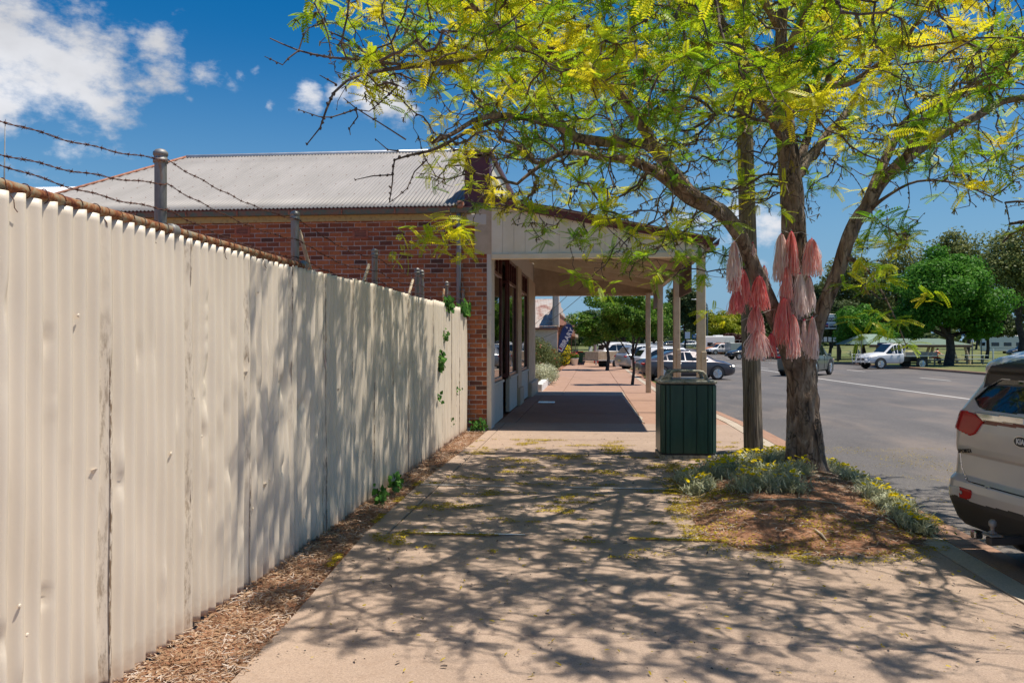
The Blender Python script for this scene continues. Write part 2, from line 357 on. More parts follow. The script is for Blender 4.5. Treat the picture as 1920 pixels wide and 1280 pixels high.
    M['kerb_red'] = concrete('terracotta_kerb', (.31,.175,.115), (.39,.23,.155), (.20,.13,.09))
    t = NT('asphalt'); v = t.pos(); n = t.noise(v, .35, 6, .6); c = t.mix(t.rng(n, .3, .7), (.090,.082,.080), (.130,.118,.112))
    sp = t.vor(v, 85, out='Color'); sx = t.N.new('ShaderNodeSeparateColor'); t.L.new(sp, sx.inputs[0]); c = t.mix(t.rng(sx.outputs[0], .55, 1, 0, .42), c, (.27,.25,.23)); c = t.mix(t.rng(sx.outputs[1], .6, 1, 0, .6), c, (.03,.03,.032))
    n2 = t.noise(t.pos((.5,.18,1)), 1.3, 5, .6); c = t.mix(t.rng(n2, .50, .70, 0, .55), c, (.24,.19,.155)); n6 = t.noise(t.pos((1,.12,1)), .8, 4); c = t.mix(t.rng(n6, .55, .7, 0, .4), c, (.055,.053,.055))
    t.color(c).rough(.82); t.bump(t.vor(v, 85), .5, .006); M['asphalt'] = t.m
    M['roadpaint'] = two('worn_road_paint', (.62,.60,.56), (.28,.27,.26), 14, .7, lo=.58, hi=.75, coord='Object')
    t = NT('soil'); v = t.pos(); n = t.noise(v, 4, 8, .68); c = t.ramp(n, [(.32,(.11,.050,.028)),(.5,(.30,.135,.07)),(.68,(.48,.25,.145))])
    n2 = t.noise(v, 60, 5, .7); c = t.mix(t.rng(n2, .5, .7, 0, .6), c, (.34,.24,.15)); t.color(c).rough(.97); t.bump(t.noise(v, 28, 8, .75), .8, .03); M['soil'] = t.m
    t = NT('grass_ground'); v = t.pos(); n = t.noise(v, .25, 7, .65); c = t.ramp(n, [(.3,(.045,.085,.016)),(.5,(.12,.14,.035)),(.68,(.26,.21,.09))]); n2 = t.noise(v, 9, 6, .7); c = t.mix(t.rng(n2, .45, .7, 0, .5), c, (.07,.11,.02))
    t.color(c).rough(.95); t.bump(t.noise(v, 20, 5), .5, .04); M['grass'] = t.m
    # bark
    t = NT('locust_bark'); v = t.pos((1,1,.28)); n = t.noise(v, 9, 8, .68, .8)
    c = t.ramp(n, [(.36,(.030,.018,.012)),(.43,(.15,.094,.062)),(.54,(.29,.20,.14)),(.66,(.48,.37,.29))])
    n2 = t.noise(t.pos(), 2.2, 3); c = t.mix(t.rng(n2, .48, .66, 0, .55), c, (.27,.245,.23)); ng = t.noise(t.pos((1,1,.5)), 30, 5, .7); c = t.mix(t.rng(ng, .55, .75, 0, .55), c, (.07,.045,.032))
    wv = t.N.new('ShaderNodeVectorMath'); wv.operation = 'ADD'; nn_ = t.N.new('ShaderNodeTexNoise'); nn_.inputs['Scale'].default_value = 5; nn_.inputs['Detail'].default_value = 5; t.L.new(t.pos(), nn_.inputs['Vector'])
    sm = t.N.new('ShaderNodeVectorMath'); sm.operation = 'SCALE'; sm.inputs['Scale'].default_value = .16; t.L.new(nn_.outputs['Color'], sm.inputs[0]); t.L.new(t.pos((1,1,.11)), wv.inputs[0]); t.L.new(sm.outputs[0], wv.inputs[1])
    ck_ = t.vor(wv.outputs[0], 13, 'DISTANCE_TO_EDGE'); cm_ = t.math('MULTIPLY', t.rng(ck_, .0, .09, .95, 0), t.rng(t.noise(t.pos((1,1,.6)), 7, 3), .42, .6, .15, 1)); c = t.mix(cm_, c, (.028,.018,.013))
    t.color(c).rough(.9); hb = t.math('ADD', t.math('SUBTRACT', n, t.math('MULTIPLY', cm_, .5)), t.math('MULTIPLY', t.noise(t.pos((1,1,.4)), 45, 6, .7), .35)); t.bump(hb, .9, .02); M['bark'] = t.m
    M['twig'] = two('twig_bark', (.060,.042,.033), (.17,.13,.105), 12, .85)
    M['darkbark'] = two('dark_bark', (.035,.027,.022), (.075,.06,.05), 5, .9, bump=.5)
    t = NT('pole_timber'); v = t.pos((14,14,.35)); n = t.noise(v, 3.0, 8, .7, .3); c = t.ramp(n, [(.36,(.035,.027,.02)),(.44,(.16,.125,.09)),(.58,(.31,.26,.195)),(.72,(.52,.46,.37))])
    n2 = t.noise(t.pos((1,1,.5)), 3, 4); c = t.mix(t.rng(n2, .45, .65, 0, .6), c, (.11,.085,.062)); t.color(c).rough(.9); t.bump(n, .8, .012); M['pole'] = t.m
    # foliage
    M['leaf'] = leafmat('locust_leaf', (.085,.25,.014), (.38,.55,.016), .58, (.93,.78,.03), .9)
    M['catkin'] = simple('seed_catkin', (.26,.21,.035), .8, .4, 3)
    M['maple'] = leafmat('street_tree_leaf', (.045,.12,.014), (.13,.26,.03), .38, (.36,.42,.09), .8)
    M['elm'] = leafmat('park_tree_leaf', (.035,.12,.016), (.09,.25,.026), .38, (.20,.40,.06), .5)
    M['elmdark'] = leafmat('dark_tree_leaf', (.035,.06,.02), (.085,.12,.04), .3, (.18,.22,.09), .4)
    M['olive'] = leafmat('olive_tree_leaf', (.08,.10,.03), (.20,.23,.07), .35, (.34,.36,.14), .4)
    M['yellowtree'] = leafmat('yellow_tree_leaf', (.10,.16,.012), (.28,.31,.02), .3, (.46,.42,.03), .4)
    M['plum'] = leafmat('plum_tree_leaf', (.03,.014,.012), (.075,.03,.025), .2, (.12,.06,.04), .4)
    M['shrub'] = leafmat('shrub_leaf', (.035,.055,.012), (.12,.15,.045), .25, (.24,.22,.09), 2)
    M['silver'] = leafmat('silver_leaf', (.24,.26,.13), (.48,.50,.33), .25, (.78,.78,.62), 3, .6)
    M['ivy'] = leafmat('ivy_leaf', (.03,.09,.015), (.065,.17,.028), .3, (.14,.28,.06), 3, .35)
    M['yflower'] = leafmat('yellow_petals', (.85,.62,.01), (.92,.74,.01), .35, (.95,.82,.02), 3, .5)
    M['redflower'] = simple('red_petals', (.65,.03,.04), .6)
    M['straw'] = leafmat('dry_litter', (.13,.06,.03), (.40,.26,.16), .1, (.66,.60,.54), 3, .9)
    M['pollen'] = leafmat('fallen_catkin_litter', (.20,.145,.012), (.42,.31,.02), .15, (.58,.45,.05), 3, .9)
    # metals, plastics, cars
    t = NT('bin_green_panel'); v = t.pos((9,9,1)); n = t.noise(v, 2.5, 6, .6); c = t.mix(t.rng(n, .3, .75), (.013,.060,.044), (.026,.090,.066)); s = t.vor(t.pos(), 22); c = t.mix(t.rng(s, .0, .035, 1, 0), c, (.16,.16,.12))
    t.color(c).rough(.33); M['bin'] = t.m
    t = NT('bin_lid_cream'); n = t.noise(t.pos(), 14, 8, .72); t.color(t.ramp(n, [(.34,(.06,.055,.04)),(.46,(.27,.255,.20)),(.62,(.42,.40,.32))])).rough(.55); t.bump(n, .2, .004); M['lid'] = t.m
    M['black'] = simple('black_rubber', (.018,.018,.019), .6, .3, 12)
    M['plastic'] = simple('grey_black_plastic', (.040,.038,.037), .5, .18, 6, bump=.1)
    M['rim'] = simple('alloy_rim', (.55,.56,.58), .25, .1, 3, metallic=.8)
    M['steel'] = simple('brushed_steel', (.50,.51,.52), .3, .1, 3, metallic=.8)
    def paint(name, col, metal=.0, rough=.28, dust=(.35,.27,.2), da=.12):
        t = NT(name); n = t.noise(t.pos(), 1.8, 6, .65); t.color(t.mix(t.rng(n, .4, .8, 0, da), col, dust)).rough(t.rng(n, .35, .75, rough, rough+.18)).set(Metallic=metal)
        t.b.inputs['Coat Weight'].default_value = .6; t.b.inputs['Coat Roughness'].default_value = .06; return t.m
    M['beige_car'] = paint('silver_beige_metallic_paint', (.58,.57,.56), .35, .30, da=.14)
    M['white_car'] = paint('white_car_paint', (.74,.75,.76))
    M['grey_car'] = paint('dark_grey_metallic_paint', (.068,.064,.078), .45, .27)
    M['silver_car'] = paint('silver_paint', (.42,.44,.46), .55)
    M['green_car'] = paint('grey_green_paint', (.115,.145,.135), .4)
    M['black_car'] = paint('black_paint', (.02,.022,.025))
    M['orange_car'] = paint('orange_paint', (.65,.20,.03))
    t = NT('car_glass'); t.color((.012,.016,.018)).rough(.03); t.b.inputs['Specular IOR Level'].default_value = .8; M['carglass'] = t.m
    t = NT('tail_lens'); t.color((.42,.012,.014)).rough(.16); t.b.inputs['Specular IOR Level'].default_value = .3; M['redlens'] = t.m
    M['reddark'] = simple('dark_red_lens', (.13,.006,.008), .12)
    M['clearlens'] = simple('clear_lens', (.62,.60,.56), .15)
    M['chrome'] = simple('chrome', (.75,.76,.78), .12, .05, 3, metallic=1)
    M['amber'] = simple('amber_lens', (.75,.22,.02), .2)
    M['plate'] = simple('number_plate', (.70,.62,.25), .5)
    M['white'] = simple('white_paint', (.78,.78,.77), .5, .05)
    M['whitewall'] = two('whitewashed_kerb', (.72,.72,.70), (.35,.30,.25), 5, .85, lo=.55, hi=.7, bump=.3)
    M['blacks'] = simple('black_enamel', (.02,.02,.022), .35)
    M['blue'] = simple('navy_banner', (.018,.045,.16), .6, .1)
    M['bluesign'] = simple('blue_sign', (.02,.14,.42), .4)
    M['green_roof'] = simple('pale_green_roof', (.21,.29,.235), .5)
    M['dark_roof'] = simple('dark_green_roof', (.13,.19,.14), .6)
    M['tan'] = two('tan_timber', (.42,.33,.22), (.52,.42,.30), 4, .7)
    M['peach'] = simple('peach_wall', (.55,.44,.36), .8, .06)
    M['pinkwall'] = two('pale_render', (.50,.42,.37), (.58,.50,.45), 2, .85)
    M['shopbrick'] = two('brown_brickwork', (.26,.10,.06), (.34,.15,.09), 6, .9)
    M['red'] = simple('red_plastic', (.62,.035,.03), .4)
    M['green'] = simple('green_plastic', (.02,.11,.06), .45)
    M['skin'] = simple('skin', (.48,.27,.19), .6, .05)
    M['hair'] = simple('dark_hair', (.03,.02,.015), .8)
    t = NT('hi_vis_shirt'); w = t.N.new('ShaderNodeTexWave'); w.bands_direction = 'Z'; w.inputs['Scale'].default_value = 1.6; t.L.new(t.co('Object'), w.inputs[0]); t.color(t.mix(t.rng(w.outputs['Fac'], .82, .86), (.85,.13,.02), (.75,.75,.7))).rough(.8); M['hivis'] = t.m
    M['denim'] = simple('dark_trousers', (.03,.035,.06), .9)
    M['gravel'] = two('loose_gravel', (.16,.13,.10), (.32,.27,.22), 70, .95, bump=1, bscale=70, bdist=.02)
    M['benchgreen'] = simple('grey_green_bench', (.30,.38,.36), .6)
    t = NT('bundle_ribbon'); g = t.N.new('ShaderNodeAttribute'); g.attribute_name = 'tint'
    c = t.ramp(g.outputs['Fac'], [(0,(.85,.06,.15)),(.3,(.95,.20,.24)),(.6,(.97,.40,.37)),(.8,(.98,.62,.58)),(1,(.98,.84,.81))]); t.color(c).rough(.35)
    tr = t.N.new('ShaderNodeBsdfTranslucent'); t.L.new(c, tr.inputs[0]); mx = t.N.new('ShaderNodeMixShader'); mx.inputs[0].default_value = .5; t.L.new(t.b.outputs[0], mx.inputs[1]); t.L.new(tr.outputs[0], mx.inputs[2]); t.L.new(mx.outputs[0], t.out.inputs[0]); M['ribbon'] = t.m
    M['string'] = simple('white_string', (.62,.55,.5), .8)
    M['cable'] = simple('black_cable', (.03,.03,.032), .6)
mats()
def text_mesh(txt, size, depth=.004, bold=0.0):
    cu = bpy.data.curves.new('txt', 'FONT'); cu.body = txt; cu.size = size; cu.extrude = depth/2; cu.align_x = 'CENTER'; cu.align_y = 'CENTER'; cu.offset = bold; cu.resolution_u = 3
    o = bpy.data.objects.new('txt', cu); COL.objects.link(o); dg = bpy.context.evaluated_depsgraph_get(); dg.update()
    me = bpy.data.meshes.new_from_object(o.evaluated_get(dg)); bpy.data.objects.remove(o); bpy.data.curves.remove(cu); me.materials.clear(); return me
# ================================================================ ground, road, footpath
def strip_mesh(name, x0, x1, ys, dz, nx=2):
    V, F = [], []
    for y in ys:
        for i in range(nx):
            V.append((x0+(x1-x0)*i/(nx-1), y, gz(y)+dz))
    for j in range(len(ys)-1):
        for i in range(nx-1): a = j*nx+i; F.append((a, a+1, a+1+nx, a+nx))
    return np_mesh(name, V, F, True)
YS = [-30,-10,0,10]+list(range(15,60,3))+list(range(60,200,8))+[240,320,450,700,1200,2200]
struct('ground', strip_mesh('ground', -1500, 1500, YS, -.17, 9), M['grass'])
struct('road', strip_mesh('road', 3.0, 22.0, [y for y in YS if y < 700], -.12, 5), M['asphalt'])
struct('park_lawn', strip_mesh('park_lawn', 22.17, 120, [y for y in YS if y < 700], .02, 5), M['grass'])
struct('dirt_verge', strip_mesh('dirt_verge', -3.6, -1.5, [-30,0,8,14.4], -.035), M['soil'])
struct('paving_bed', strip_mesh('paving_bed', -2.3, 2.66, [y for y in YS if y < 110], -.045), M['soil'])
struct('yard_ground', strip_mesh('yard_ground', -60, -3.6, [-30,0,14.4,40], -.05), M['soil'])
# kerb stones (near side curves in a little under the veranda)
def kx(Y): return 2.83 if Y < 17 else (2.83-.55*min(1,(Y-17)/9) if Y < 200 else 2.3)
kerb = thing('kerb', 'near side terracotta kerb with grey edging strip along the footpath', 'kerb'); kerb['kind'] = 'structure'; del kerb['category']; 
Y = -3.0; 
while Y < 100:
    L = 2.4; m_ = MB(); a, b = kx(Y), kx(Y+L); za, zb = gz(Y), gz(Y+L); g = .006
    vs = [(a,Y+g,za-.2),(a+.2,Y+g,za-.2),(a+.2,Y+g,za-.03),(a+.17,Y+g,za+.002),(a,Y+g,za+.006),(b,Y+L-g,zb-.2),(b+.2,Y+L-g,zb-.2),(b+.2,Y+L-g,zb-.03),(b+.17,Y+L-g,zb+.002),(b,Y+L-g,zb+.006)]
    m_.add(vs, [(0,4,3,2,1),(5,6,7,8,9),(0,1,6,5),(1,2,7,6),(2,3,8,7),(3,4,9,8),(4,0,5,9)]); m_.build('kerb_stone', M['kerb_red'], kerb)
    m_ = MB(); vs = [(a-.2,Y+g,za-.2),(a-.008,Y+g,za-.2),(a-.008,Y+g,za+.003),(a-.2,Y+g,za+.003),(b-.2,Y+L-g,zb-.2),(b-.008,Y+L-g,zb-.2),(b-.008,Y+L-g,zb+.003),(b-.2,Y+L-g,zb+.003)]
    m_.add(vs, [(0,3,2,1),(4,5,6,7),(0,1,5,4),(1,2,6,5),(2,3,7,6),(3,0,4,7)]); m_.build('edging_strip', M['conc_grey'], kerb)
    Y += L
struct('gutter_sheet', strip_mesh('gutter_sheet', 3.0, 3.32, [-10,0,8,14,17], -.112), M['kerb_red'])
far = thing('far_kerb', 'far side kerb at the edge of the park lawn', 'kerb'); far['kind'] = 'structure'; del far['category']
Y = -6
while Y < 120:
    m_ = MB(); L = 4; vs = []
    for y in (Y+.01, Y+L-.01):
        z = gz(y); vs += [(22.0,y,z-.2),(22.16,y,z-.2),(22.16,y,z+.03),(22.03,y,z+.03),(22.0,y,z+.0)]
    m_.add(vs, [(0,4,3,2,1),(5,6,7,8,9),(0,1,6,5),(1,2,7,6),(2,3,8,7),(3,4,9,8),(4,0,5,9)]); m_.build('kerb_stone', M['kerb_red'], far); Y += L
# footpath slabs
path = thing('footpath', 'concrete footpath running from the foreground under the veranda', 'footpath'); path['kind'] = 'structure'; del path['category']
def slab(x0, x1, y0, y1, mat, lift=None, x0b=None, x1b=None, gx=None):
    g = .006; l = random.uniform(-.003,.003) if lift is None else lift; t = [random.uniform(-.002,.002) for _ in range(4)]
    x0b = x0 if x0b is None else x0b; x1b = x1 if x1b is None else x1b
    b = .008; q = [(x0+g,y0+g),(x1-g,y0+g),(x1b-g,y1-g),(x0b+g,y1-g)]; cx = sum(p[0] for p in q)/4; cy = sum(p[1] for p in q)/4
    vs = [(p[0],p[1],gz(p[1])-.10) for p in q]+[(p[0],p[1],gz(p[1])+l+t[i]-b) for i,p in enumerate(q)]
    vs += [(p[0]+(b if p[0]<cx else -b), p[1]+(b if p[1]<cy else -b), gz(p[1])+l+t[i]) for i,p in enumerate(q)]
    m_ = MB(); m_.add(vs, [(0,1,5,4),(1,2,6,5),(2,3,7,6),(3,0,4,7),(4,5,9,8),(5,6,10,9),(6,7,11,10),(7,4,8,11),(8,9,10,11)]); m_.build('slab', mat, path)
def ex(Y): return np.interp(Y, [-2, 3.6, 5.9, 8.5, 14.3], [-1.55, -1.67, -1.89, -1.95, -1.87])
rows = [-1.2, 2.15, 4.35, 6.55, 8.75, 10.95, 13.1, 15.75]
for a, b in zip(rows[:-1], rows[1:]):
    if a > 5: slab(ex(a), -1.70, a, b, M['conc'], lift=0, x0b=ex(b)-.0, gx=.002)
    slab(-1.70 if a > 5 else ex(a), 2.63, a, b, M['conc'], x0b=-1.70 if a > 5 else ex(b))
for a, b in ((15.75,18.0),(18.0,21.3),(21.3,24.4)):
    slab(-1.86, -1.50, a, b, M['conc_red']); slab(-1.50, 1.02, a, b, M['conc_red']); slab(1.02, kx(a)-.2, a, b, M['conc_red'], x1b=kx(b)-.2)
for a, b in ((24.4,25.4),(25.4,26.5)):
    for x0, x1 in ((-1.86,-.9),(-.9,1.02)): slab(x0, x1, a, b, M['conc_grey'] if x0 < 0 else M['conc_red'])
    slab(1.02, kx(a)-.2, a, b, M['conc_red'], x1b=kx(b)-.2)
a = 26.5
while a < 100:
    b = a+(3.2 if a < 60 else 8)
    for x0, x1 in ((-1.9,-.95),(-.95,1.05),(1.05,None)): slab(x0, x1 if x1 else kx(a)-.2, a, b, M['conc_red'], x1b=None if x1 else kx(b)-.2)
    a = b
# white mortar lines on two joints, crack repair, metal lid
for x0, x1, y in ((-1.45,-.55,6.585),(.55,1.95,6.585),(-1.9,-.9,8.78),(-.3,1.7,8.78)):
    m_ = MB(); n = 26
    for i in range(n+1):
        x = x0+(x1-x0)*i/n; w = .012*(.5+noise.noise(Vector((x*5,y,0)))*.9+.4); m_.v += [(x,y-w,.0075),(x,y+w+.004,.0075)]
        if i: k = 2*i; m_.f.append((k-2,k,k+1,k-1))
    m_.build('mortar_line', M['white'], path)
m_ = MB(); n = 40
for i in range(n+1):
    y = 16.0+i*.2; x = 1.0+.05*noise.noise(Vector((0,y*1.5,3)))+(y-16)*-.012; m_.v += [(x-.035,y,.0085+gz(y)),(x+.035,y,.0085+gz(y))]
    if i: k = 2*i; m_.f.append((k-2,k-1,k+1,k))
m_.build('crack_repair', M['conc_grey'], path)
pl = MB().bbox(-1.42,-.98,20.9,21.45,gz(21)+.004,gz(21)+.014,.004).build('access_cover', M['steel'], None); tag(pl, 'pale metal access cover set in the footpath under the veranda', 'cover')
# road paint
m_ = MB()
def ribbon(xa, ya, xb, yb, w, n=1):
    for i in range(n):
        t0, t1 = i/n, (i+1)/n; y0, y1 = ya+(yb-ya)*t0, ya+(yb-ya)*t1; x0, x1 = xa+(xb-xa)*t0, xa+(xb-xa)*t1
        m_.add([(x0-w/2,y0,gz(y0)-.115),(x0+w/2,y0,gz(y0)-.115),(x1+w/2,y1,gz(y1)-.115),(x1-w/2,y1,gz(y1)-.115)], [(0,1,2,3)])
ribbon(11.6, -6, 11.2, 120, .13, 60)
y = 4.0
while y < 150: ribbon(17.0, y, 17.0, y+3.6, .11, 3); y += 12
for y in (48,58,68,78,88): ribbon(12.4, y, 12.4, y+3, .1)
struct('road_markings', m_.mesh('road_markings'), M['roadpaint'])
# ================================================================ fence
fence = thing('corrugated_fence', 'tall cream corrugated iron fence topped with rusty barbed wire', 'fence', (-2.25, 0, 0))
FX = -2.25
def fence_sheet(i, y0, w=.775):
    rs = random.Random(100+i); p = .09525; ny = 94 if y0 < 9 else 70; nz_ = 60 if y0 < 9 else 30; amp = .0185 if y0 < 5.8 else .0150
    top = 2.17+rs.uniform(-.012,.012)+(.012 if y0 > 5.8 else 0); bot = -.02+rs.uniform(-.02,.015)
    # dents: y, z, radius y, radius z, depth
    D = [(y0+rs.uniform(0,w), rs.uniform(.15,2.0), rs.uniform(.010,.028), rs.uniform(.018,.09), rs.uniform(-.015,.008)) for _ in range(rs.randint(12,20))]
    if 3.6 < y0 < 6.2: D += [(y0+rs.uniform(.1,w), rs.gauss(1.25,.22), rs.uniform(.015,.035), rs.uniform(.03,.10), rs.uniform(-.018,.008)) for _ in range(20)]
    if 4.2 < y0 < 4.8:
        for k in range(12): D += [(y0+.12, 1.25+k*.055, .012, .016, -.011), (y0+.20, 1.25+k*.055, .012, .016, -.011)]
    D += [(y0+w*rs.random(), rs.uniform(.1,.7), .02, .28, rs.uniform(-.008,.008)) for _ in range(3)]
    lean = rs.uniform(-.004,.004); off = .0022 if i % 2 else 0; ph = rs.uniform(0,.2)
    ys = np.linspace(y0, y0+w, ny); zs = np.linspace(0, 1, nz_)
    YY, ZZ = np.meshgrid(ys, zs); TZ = top + .004*np.sin(YY*31+i); BZ = bot + .012*np.sin(YY*9+i*2) + .006*np.sin(YY*41)
    Z = BZ+(TZ-BZ)*ZZ; X = amp*np.cos(2*np.pi*(YY)/p) + off + lean*(ZZ-.5)*2 + .004*np.sin(Z*2.3+i)+.002*np.sin(YY*13+Z*7)
    if y0 > 5.8: X += .004*np.sin(YY*27+Z*1.3)+.003*np.sin(YY*17+i)
    for (dy,dz,ry,rz_,dd) in D: X += 1.7*dd*np.exp(-((YY-dy)/ry)**2-((Z-dz)/rz_)**2)
    dirt_and_shade = np.maximum(np.exp(-((YY-y0-.02)/.035)**2), .8*np.exp(-((YY-y0-w+.03)/.03)**2)) * (1 if y0 < 5.9 else .6) + 6*np.exp(-((YY-y0)/.0045)**2)  # seam dirt, plus a painted shadow hairline at each sheet overlap
    V = np.stack([X, YY, Z], -1).reshape(-1,3); idx = np.arange(ny*nz_).reshape(nz_,ny)
    F = np.stack([idx[:-1,:-1], idx[1:,:-1], idx[1:,1:], idx[:-1,1:]], -1).reshape(-1,4)
    me = np_mesh('sheet', V, F, True, {'dirt_and_shade': dirt_and_shade.reshape(-1)})
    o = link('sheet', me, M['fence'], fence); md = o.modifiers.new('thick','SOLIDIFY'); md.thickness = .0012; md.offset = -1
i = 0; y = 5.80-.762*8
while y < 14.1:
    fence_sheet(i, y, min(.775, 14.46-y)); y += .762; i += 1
# nail heads
nail = MB().lathe([(.008,0),(.009,.003),(.005,.006)], 8).mesh('nail')
for k in range(26):
    link('nail', nail, M['fence'], fence, (.011, random.uniform(2.4,13), random.uniform(.2,2.0)), (0, R(90), 0))
for (yy, zz) in ((3.42,1.02),(4.3,1.28),(5.0,1.40),(2.72,1.52),(6.9,1.18),(9.2,1.35),(8.6,1.05),(5.32,.62)):
    w_ = random.uniform(.022,.036); MB().add([(.004,yy-w_,zz),(.004,yy+w_,zz),(.020,yy+w_*.5,zz+.002),(.020,yy-w_*.6,zz+.006),(.010,yy-w_*.3,zz-.022),(.011,yy+w_*.3,zz-.020)], [(0,1,2,3),(0,4,5,1),(3,4,0),(2,1,5),(3,2,5,4)]).build('torn_tab', M['fence'], fence)
# rail with wire ties
MB().tube([(-.012,-.6,2.195),(-.012,2.0,2.205),(-.012,4.1,2.20),(-.012,6.1,2.19)], .024, 14).build('rail', M['rust_pipe'], fence, True)
MB().tube([(-.05,6.1,2.13),(-.05,14.5,2.12)], .024, 10).build('rail', M['rust_pipe'], fence, True)
ring = MB().tube([(.027*math.cos(a), .006*a/6.3, .030*math.sin(a)) for a in [2*math.pi*j/12 for j in range(13)]], .0022, 5).mesh('tie', True)
y = 2.2
while y < 6.0:
    link('wire_tie', ring, M['wire'], fence, (-.012, y, 2.198+random.uniform(-.002,.004)), (0,0,random.uniform(-.4,.4))); y += random.uniform(.07,.13)
for y in (2.9,3.5,3.9,4.7,5.3): MB().tube([(0,y,2.17),(.012,y+.004,2.15),(.01,y+.01,2.12),(.016,y+.02,2.105)], .002, 5).build('wire_tie', M['wire'], fence)
for yc in (4.1, 6.08): MB().lathe([(.034,-.03),(.036,-.02),(.036,.02),(.034,.03)], 14).build('rail_collar', M['galv'], fence, True, loc=(-.012,yc+.03,2.2), rot=(R(90),0,0))
# posts
PY = [(2.0,2.62),(4.14,2.645),(6.12,2.63),(8.45,2.60),(10.55,2.585),(10.85,2.585),(12.75,2.57),(14.42,2.56)]
for n_, (yp, h) in enumerate(PY):
    r = .032 if n_ < 5 else .028; px_ = -.085
    p_ = MB().lathe([(r,0),(r,h-.075),(r*1.02,h-.072)], 18, (px_,yp,0)).build('post', M['galv'], fence, True)
    MB().lathe([(r*1.22,h-.075),(r*1.24,h-.055),(r*1.10,h-.052),(r*1.10,h-.036),(r*1.22,h-.034),(r*1.22,h-.018),(r*.8,h-.004),(r*.2,h+.002)], 18, (px_,yp,0)).build('post_cap', M['galv'], p_, True)
for (y0,z0,y1,z1,mm) in ((6.3,2.5,6.9,1.95,'tan'),(8.35,2.42,8.05,2.0,'tan'),(8.55,2.4,8.95,2.0,'rust_pipe'),(10.45,2.42,10.15,2.0,'tan'),(12.7,2.45,12.72,2.0,'rust_pipe')):
    MB().tube([(-.12,y0,z0),(-.16,y1,z1)], .018, 8).build('brace', M[mm], fence, True)
# barbed wire: three strands, twisted pairs with barbs
def wire(zs, x, extra=None):
    pts = []
    nodes = zs
    for (ya, za), (yb, zb) in zip(nodes[:-1], nodes[1:]):
        n = max(2, int((yb-ya)/.018)); sag = .05*((yb-ya)/2.1)**2
        for k in range(n):
            t = k/n; pts.append(Vector((x+.006*math.sin((ya+t*(yb-ya))*3.1), ya+t*(yb-ya), za+(zb-za)*t-sag*4*t*(1-t)+.004*math.sin((ya+t*2)*17))))
    pts.append(Vector((x, nodes[-1][0], nodes[-1][1])))
    m_ = MB()
    for s in (0, math.pi):
        m_.tube([p+Vector((math.cos(j*.9+s)*.0028, 0, math.sin(j*.9+s)*.0028)) for j, p in enumerate(pts)], .0019, 4)
    acc = 0
    for a, b in zip(pts[:-1], pts[1:]):
        acc += (b-a).length
        if acc > .098:
            acc = random.uniform(-.01,.01); c = (a+b)/2
            m_.tube([c+Vector((.0045*math.cos(t_), -.007+.002*k, .0045*math.sin(t_))) for k, t_ in enumerate([k*1.2 for k in range(8)])], .0018, 4)
            a0 = random.uniform(0,3)
            for q in range(4):
                d = Vector((math.cos(a0+q*1.57), random.uniform(-.5,.5), math.sin(a0+q*1.57))).normalized()
                m_.tube([c-d*.002, c+d*.015], [.0018,.0007], 4)
    m_.build('barbed_wire', M['wire'], fence, True)
wire([(-.8,2.50),(2.0,2.46),(4.14,2.585),(6.12,2.56),(8.45,2.50),(10.6,2.48),(12.75,2.50),(14.42,2.50)], -.05)
wire([(-.8,2.42),(2.0,2.33),(4.14,2.455),(6.12,2.40),(8.45,2.36),(10.6,2.36),(12.75,2.36),(14.42,2.38)], -.052)
wire([(-.8,2.40),(2.0,2.36),(4.14,2.315),(6.12,2.26),(8.45,2.26),(10.6,2.25),(12.75,2.25),(14.42,2.26)], -.048)
# ================================================================ brick shop with veranda
shop = thing('brick_shop', 'red brick corner shop with pale iron roof and street veranda', 'shop', (-1.88, 14.5, 0))
SX, SY = -1.88, 14.5
def P(mb, name, mat, parent=None, **k):      # parts are modelled in world space, then shifted under their thing
    o = mb.build(name, M[mat] if isinstance(mat, str) else mat, parent or shop, **k)
    if parent is None or parent is shop: o.location = (-SX, -SY, 0)
    return o
P(MB().box(-13.2,SX-.03,SY+.007,SY+.35,-.05,3.92), 'brick_wall_core', 'mortar', label='recessed lime mortar behind the bricks')
P(MB().box(SX-.35,SX-.03,SY+.351,26.2,-.05,4.6), 'street_wall_core', 'riser', label='cream wall above and behind the shop windows')
P(MB().box(-13.2,-12.85,SY+.351,22,-.05,3.92).box(-13.2,SX-.36,22.0,22.3,-.05,3.9), 'back_wall', 'shopbrick')
bricks = []
BW, BH = .240, .086
zr = 0
bid = 0
variants = []
for v in range(6):
    mb = MB(); mb.bbox(-.1135,.1135,-.03,.03,-.0362,.0362,.005)
    me = mb.mesh('brick'); 
    for vv in me.vertices: vv.co += Vector([random.uniform(-.0035,.0035) for _ in range(3)])
    variants.append(me)
halfv = []
for v in range(3):
    mb = MB(); mb.bbox(-.053,.053,-.03,.03,-.0362,.0362,.005); me = mb.mesh('brick'); halfv.append(me)
    for vv in me.vertices: vv.co += Vector([random.uniform(-.003,.003) for _ in range(3)])
courses = int(3.9/BH)
allb = []
for c in range(courses+1):
    z = .02+c*BH+BH/2
    if z > 3.90: break
    x = SX-.002; first = True
    if c % 2: allb.append((x-.054, z, True)); x -= .120
    while x > -13:
        allb.append((x-.1145, z, False)); x -= BW
def score(b):
    u, v, d = pix((b[0], SY, b[1]))
    if v > 1500: return 1e9
    # fence hides low bricks left of the end pillar
    fenced = (u < 870 and v > 640-(640-581)*(1.0+(876-u)/876*3.9)) if u < 876 else False
    vents = 0
    if u < -20: return 1e8+abs(u)
    return d + (1000 if fenced else 0)
allb.sort(key=score)
vent_at = []
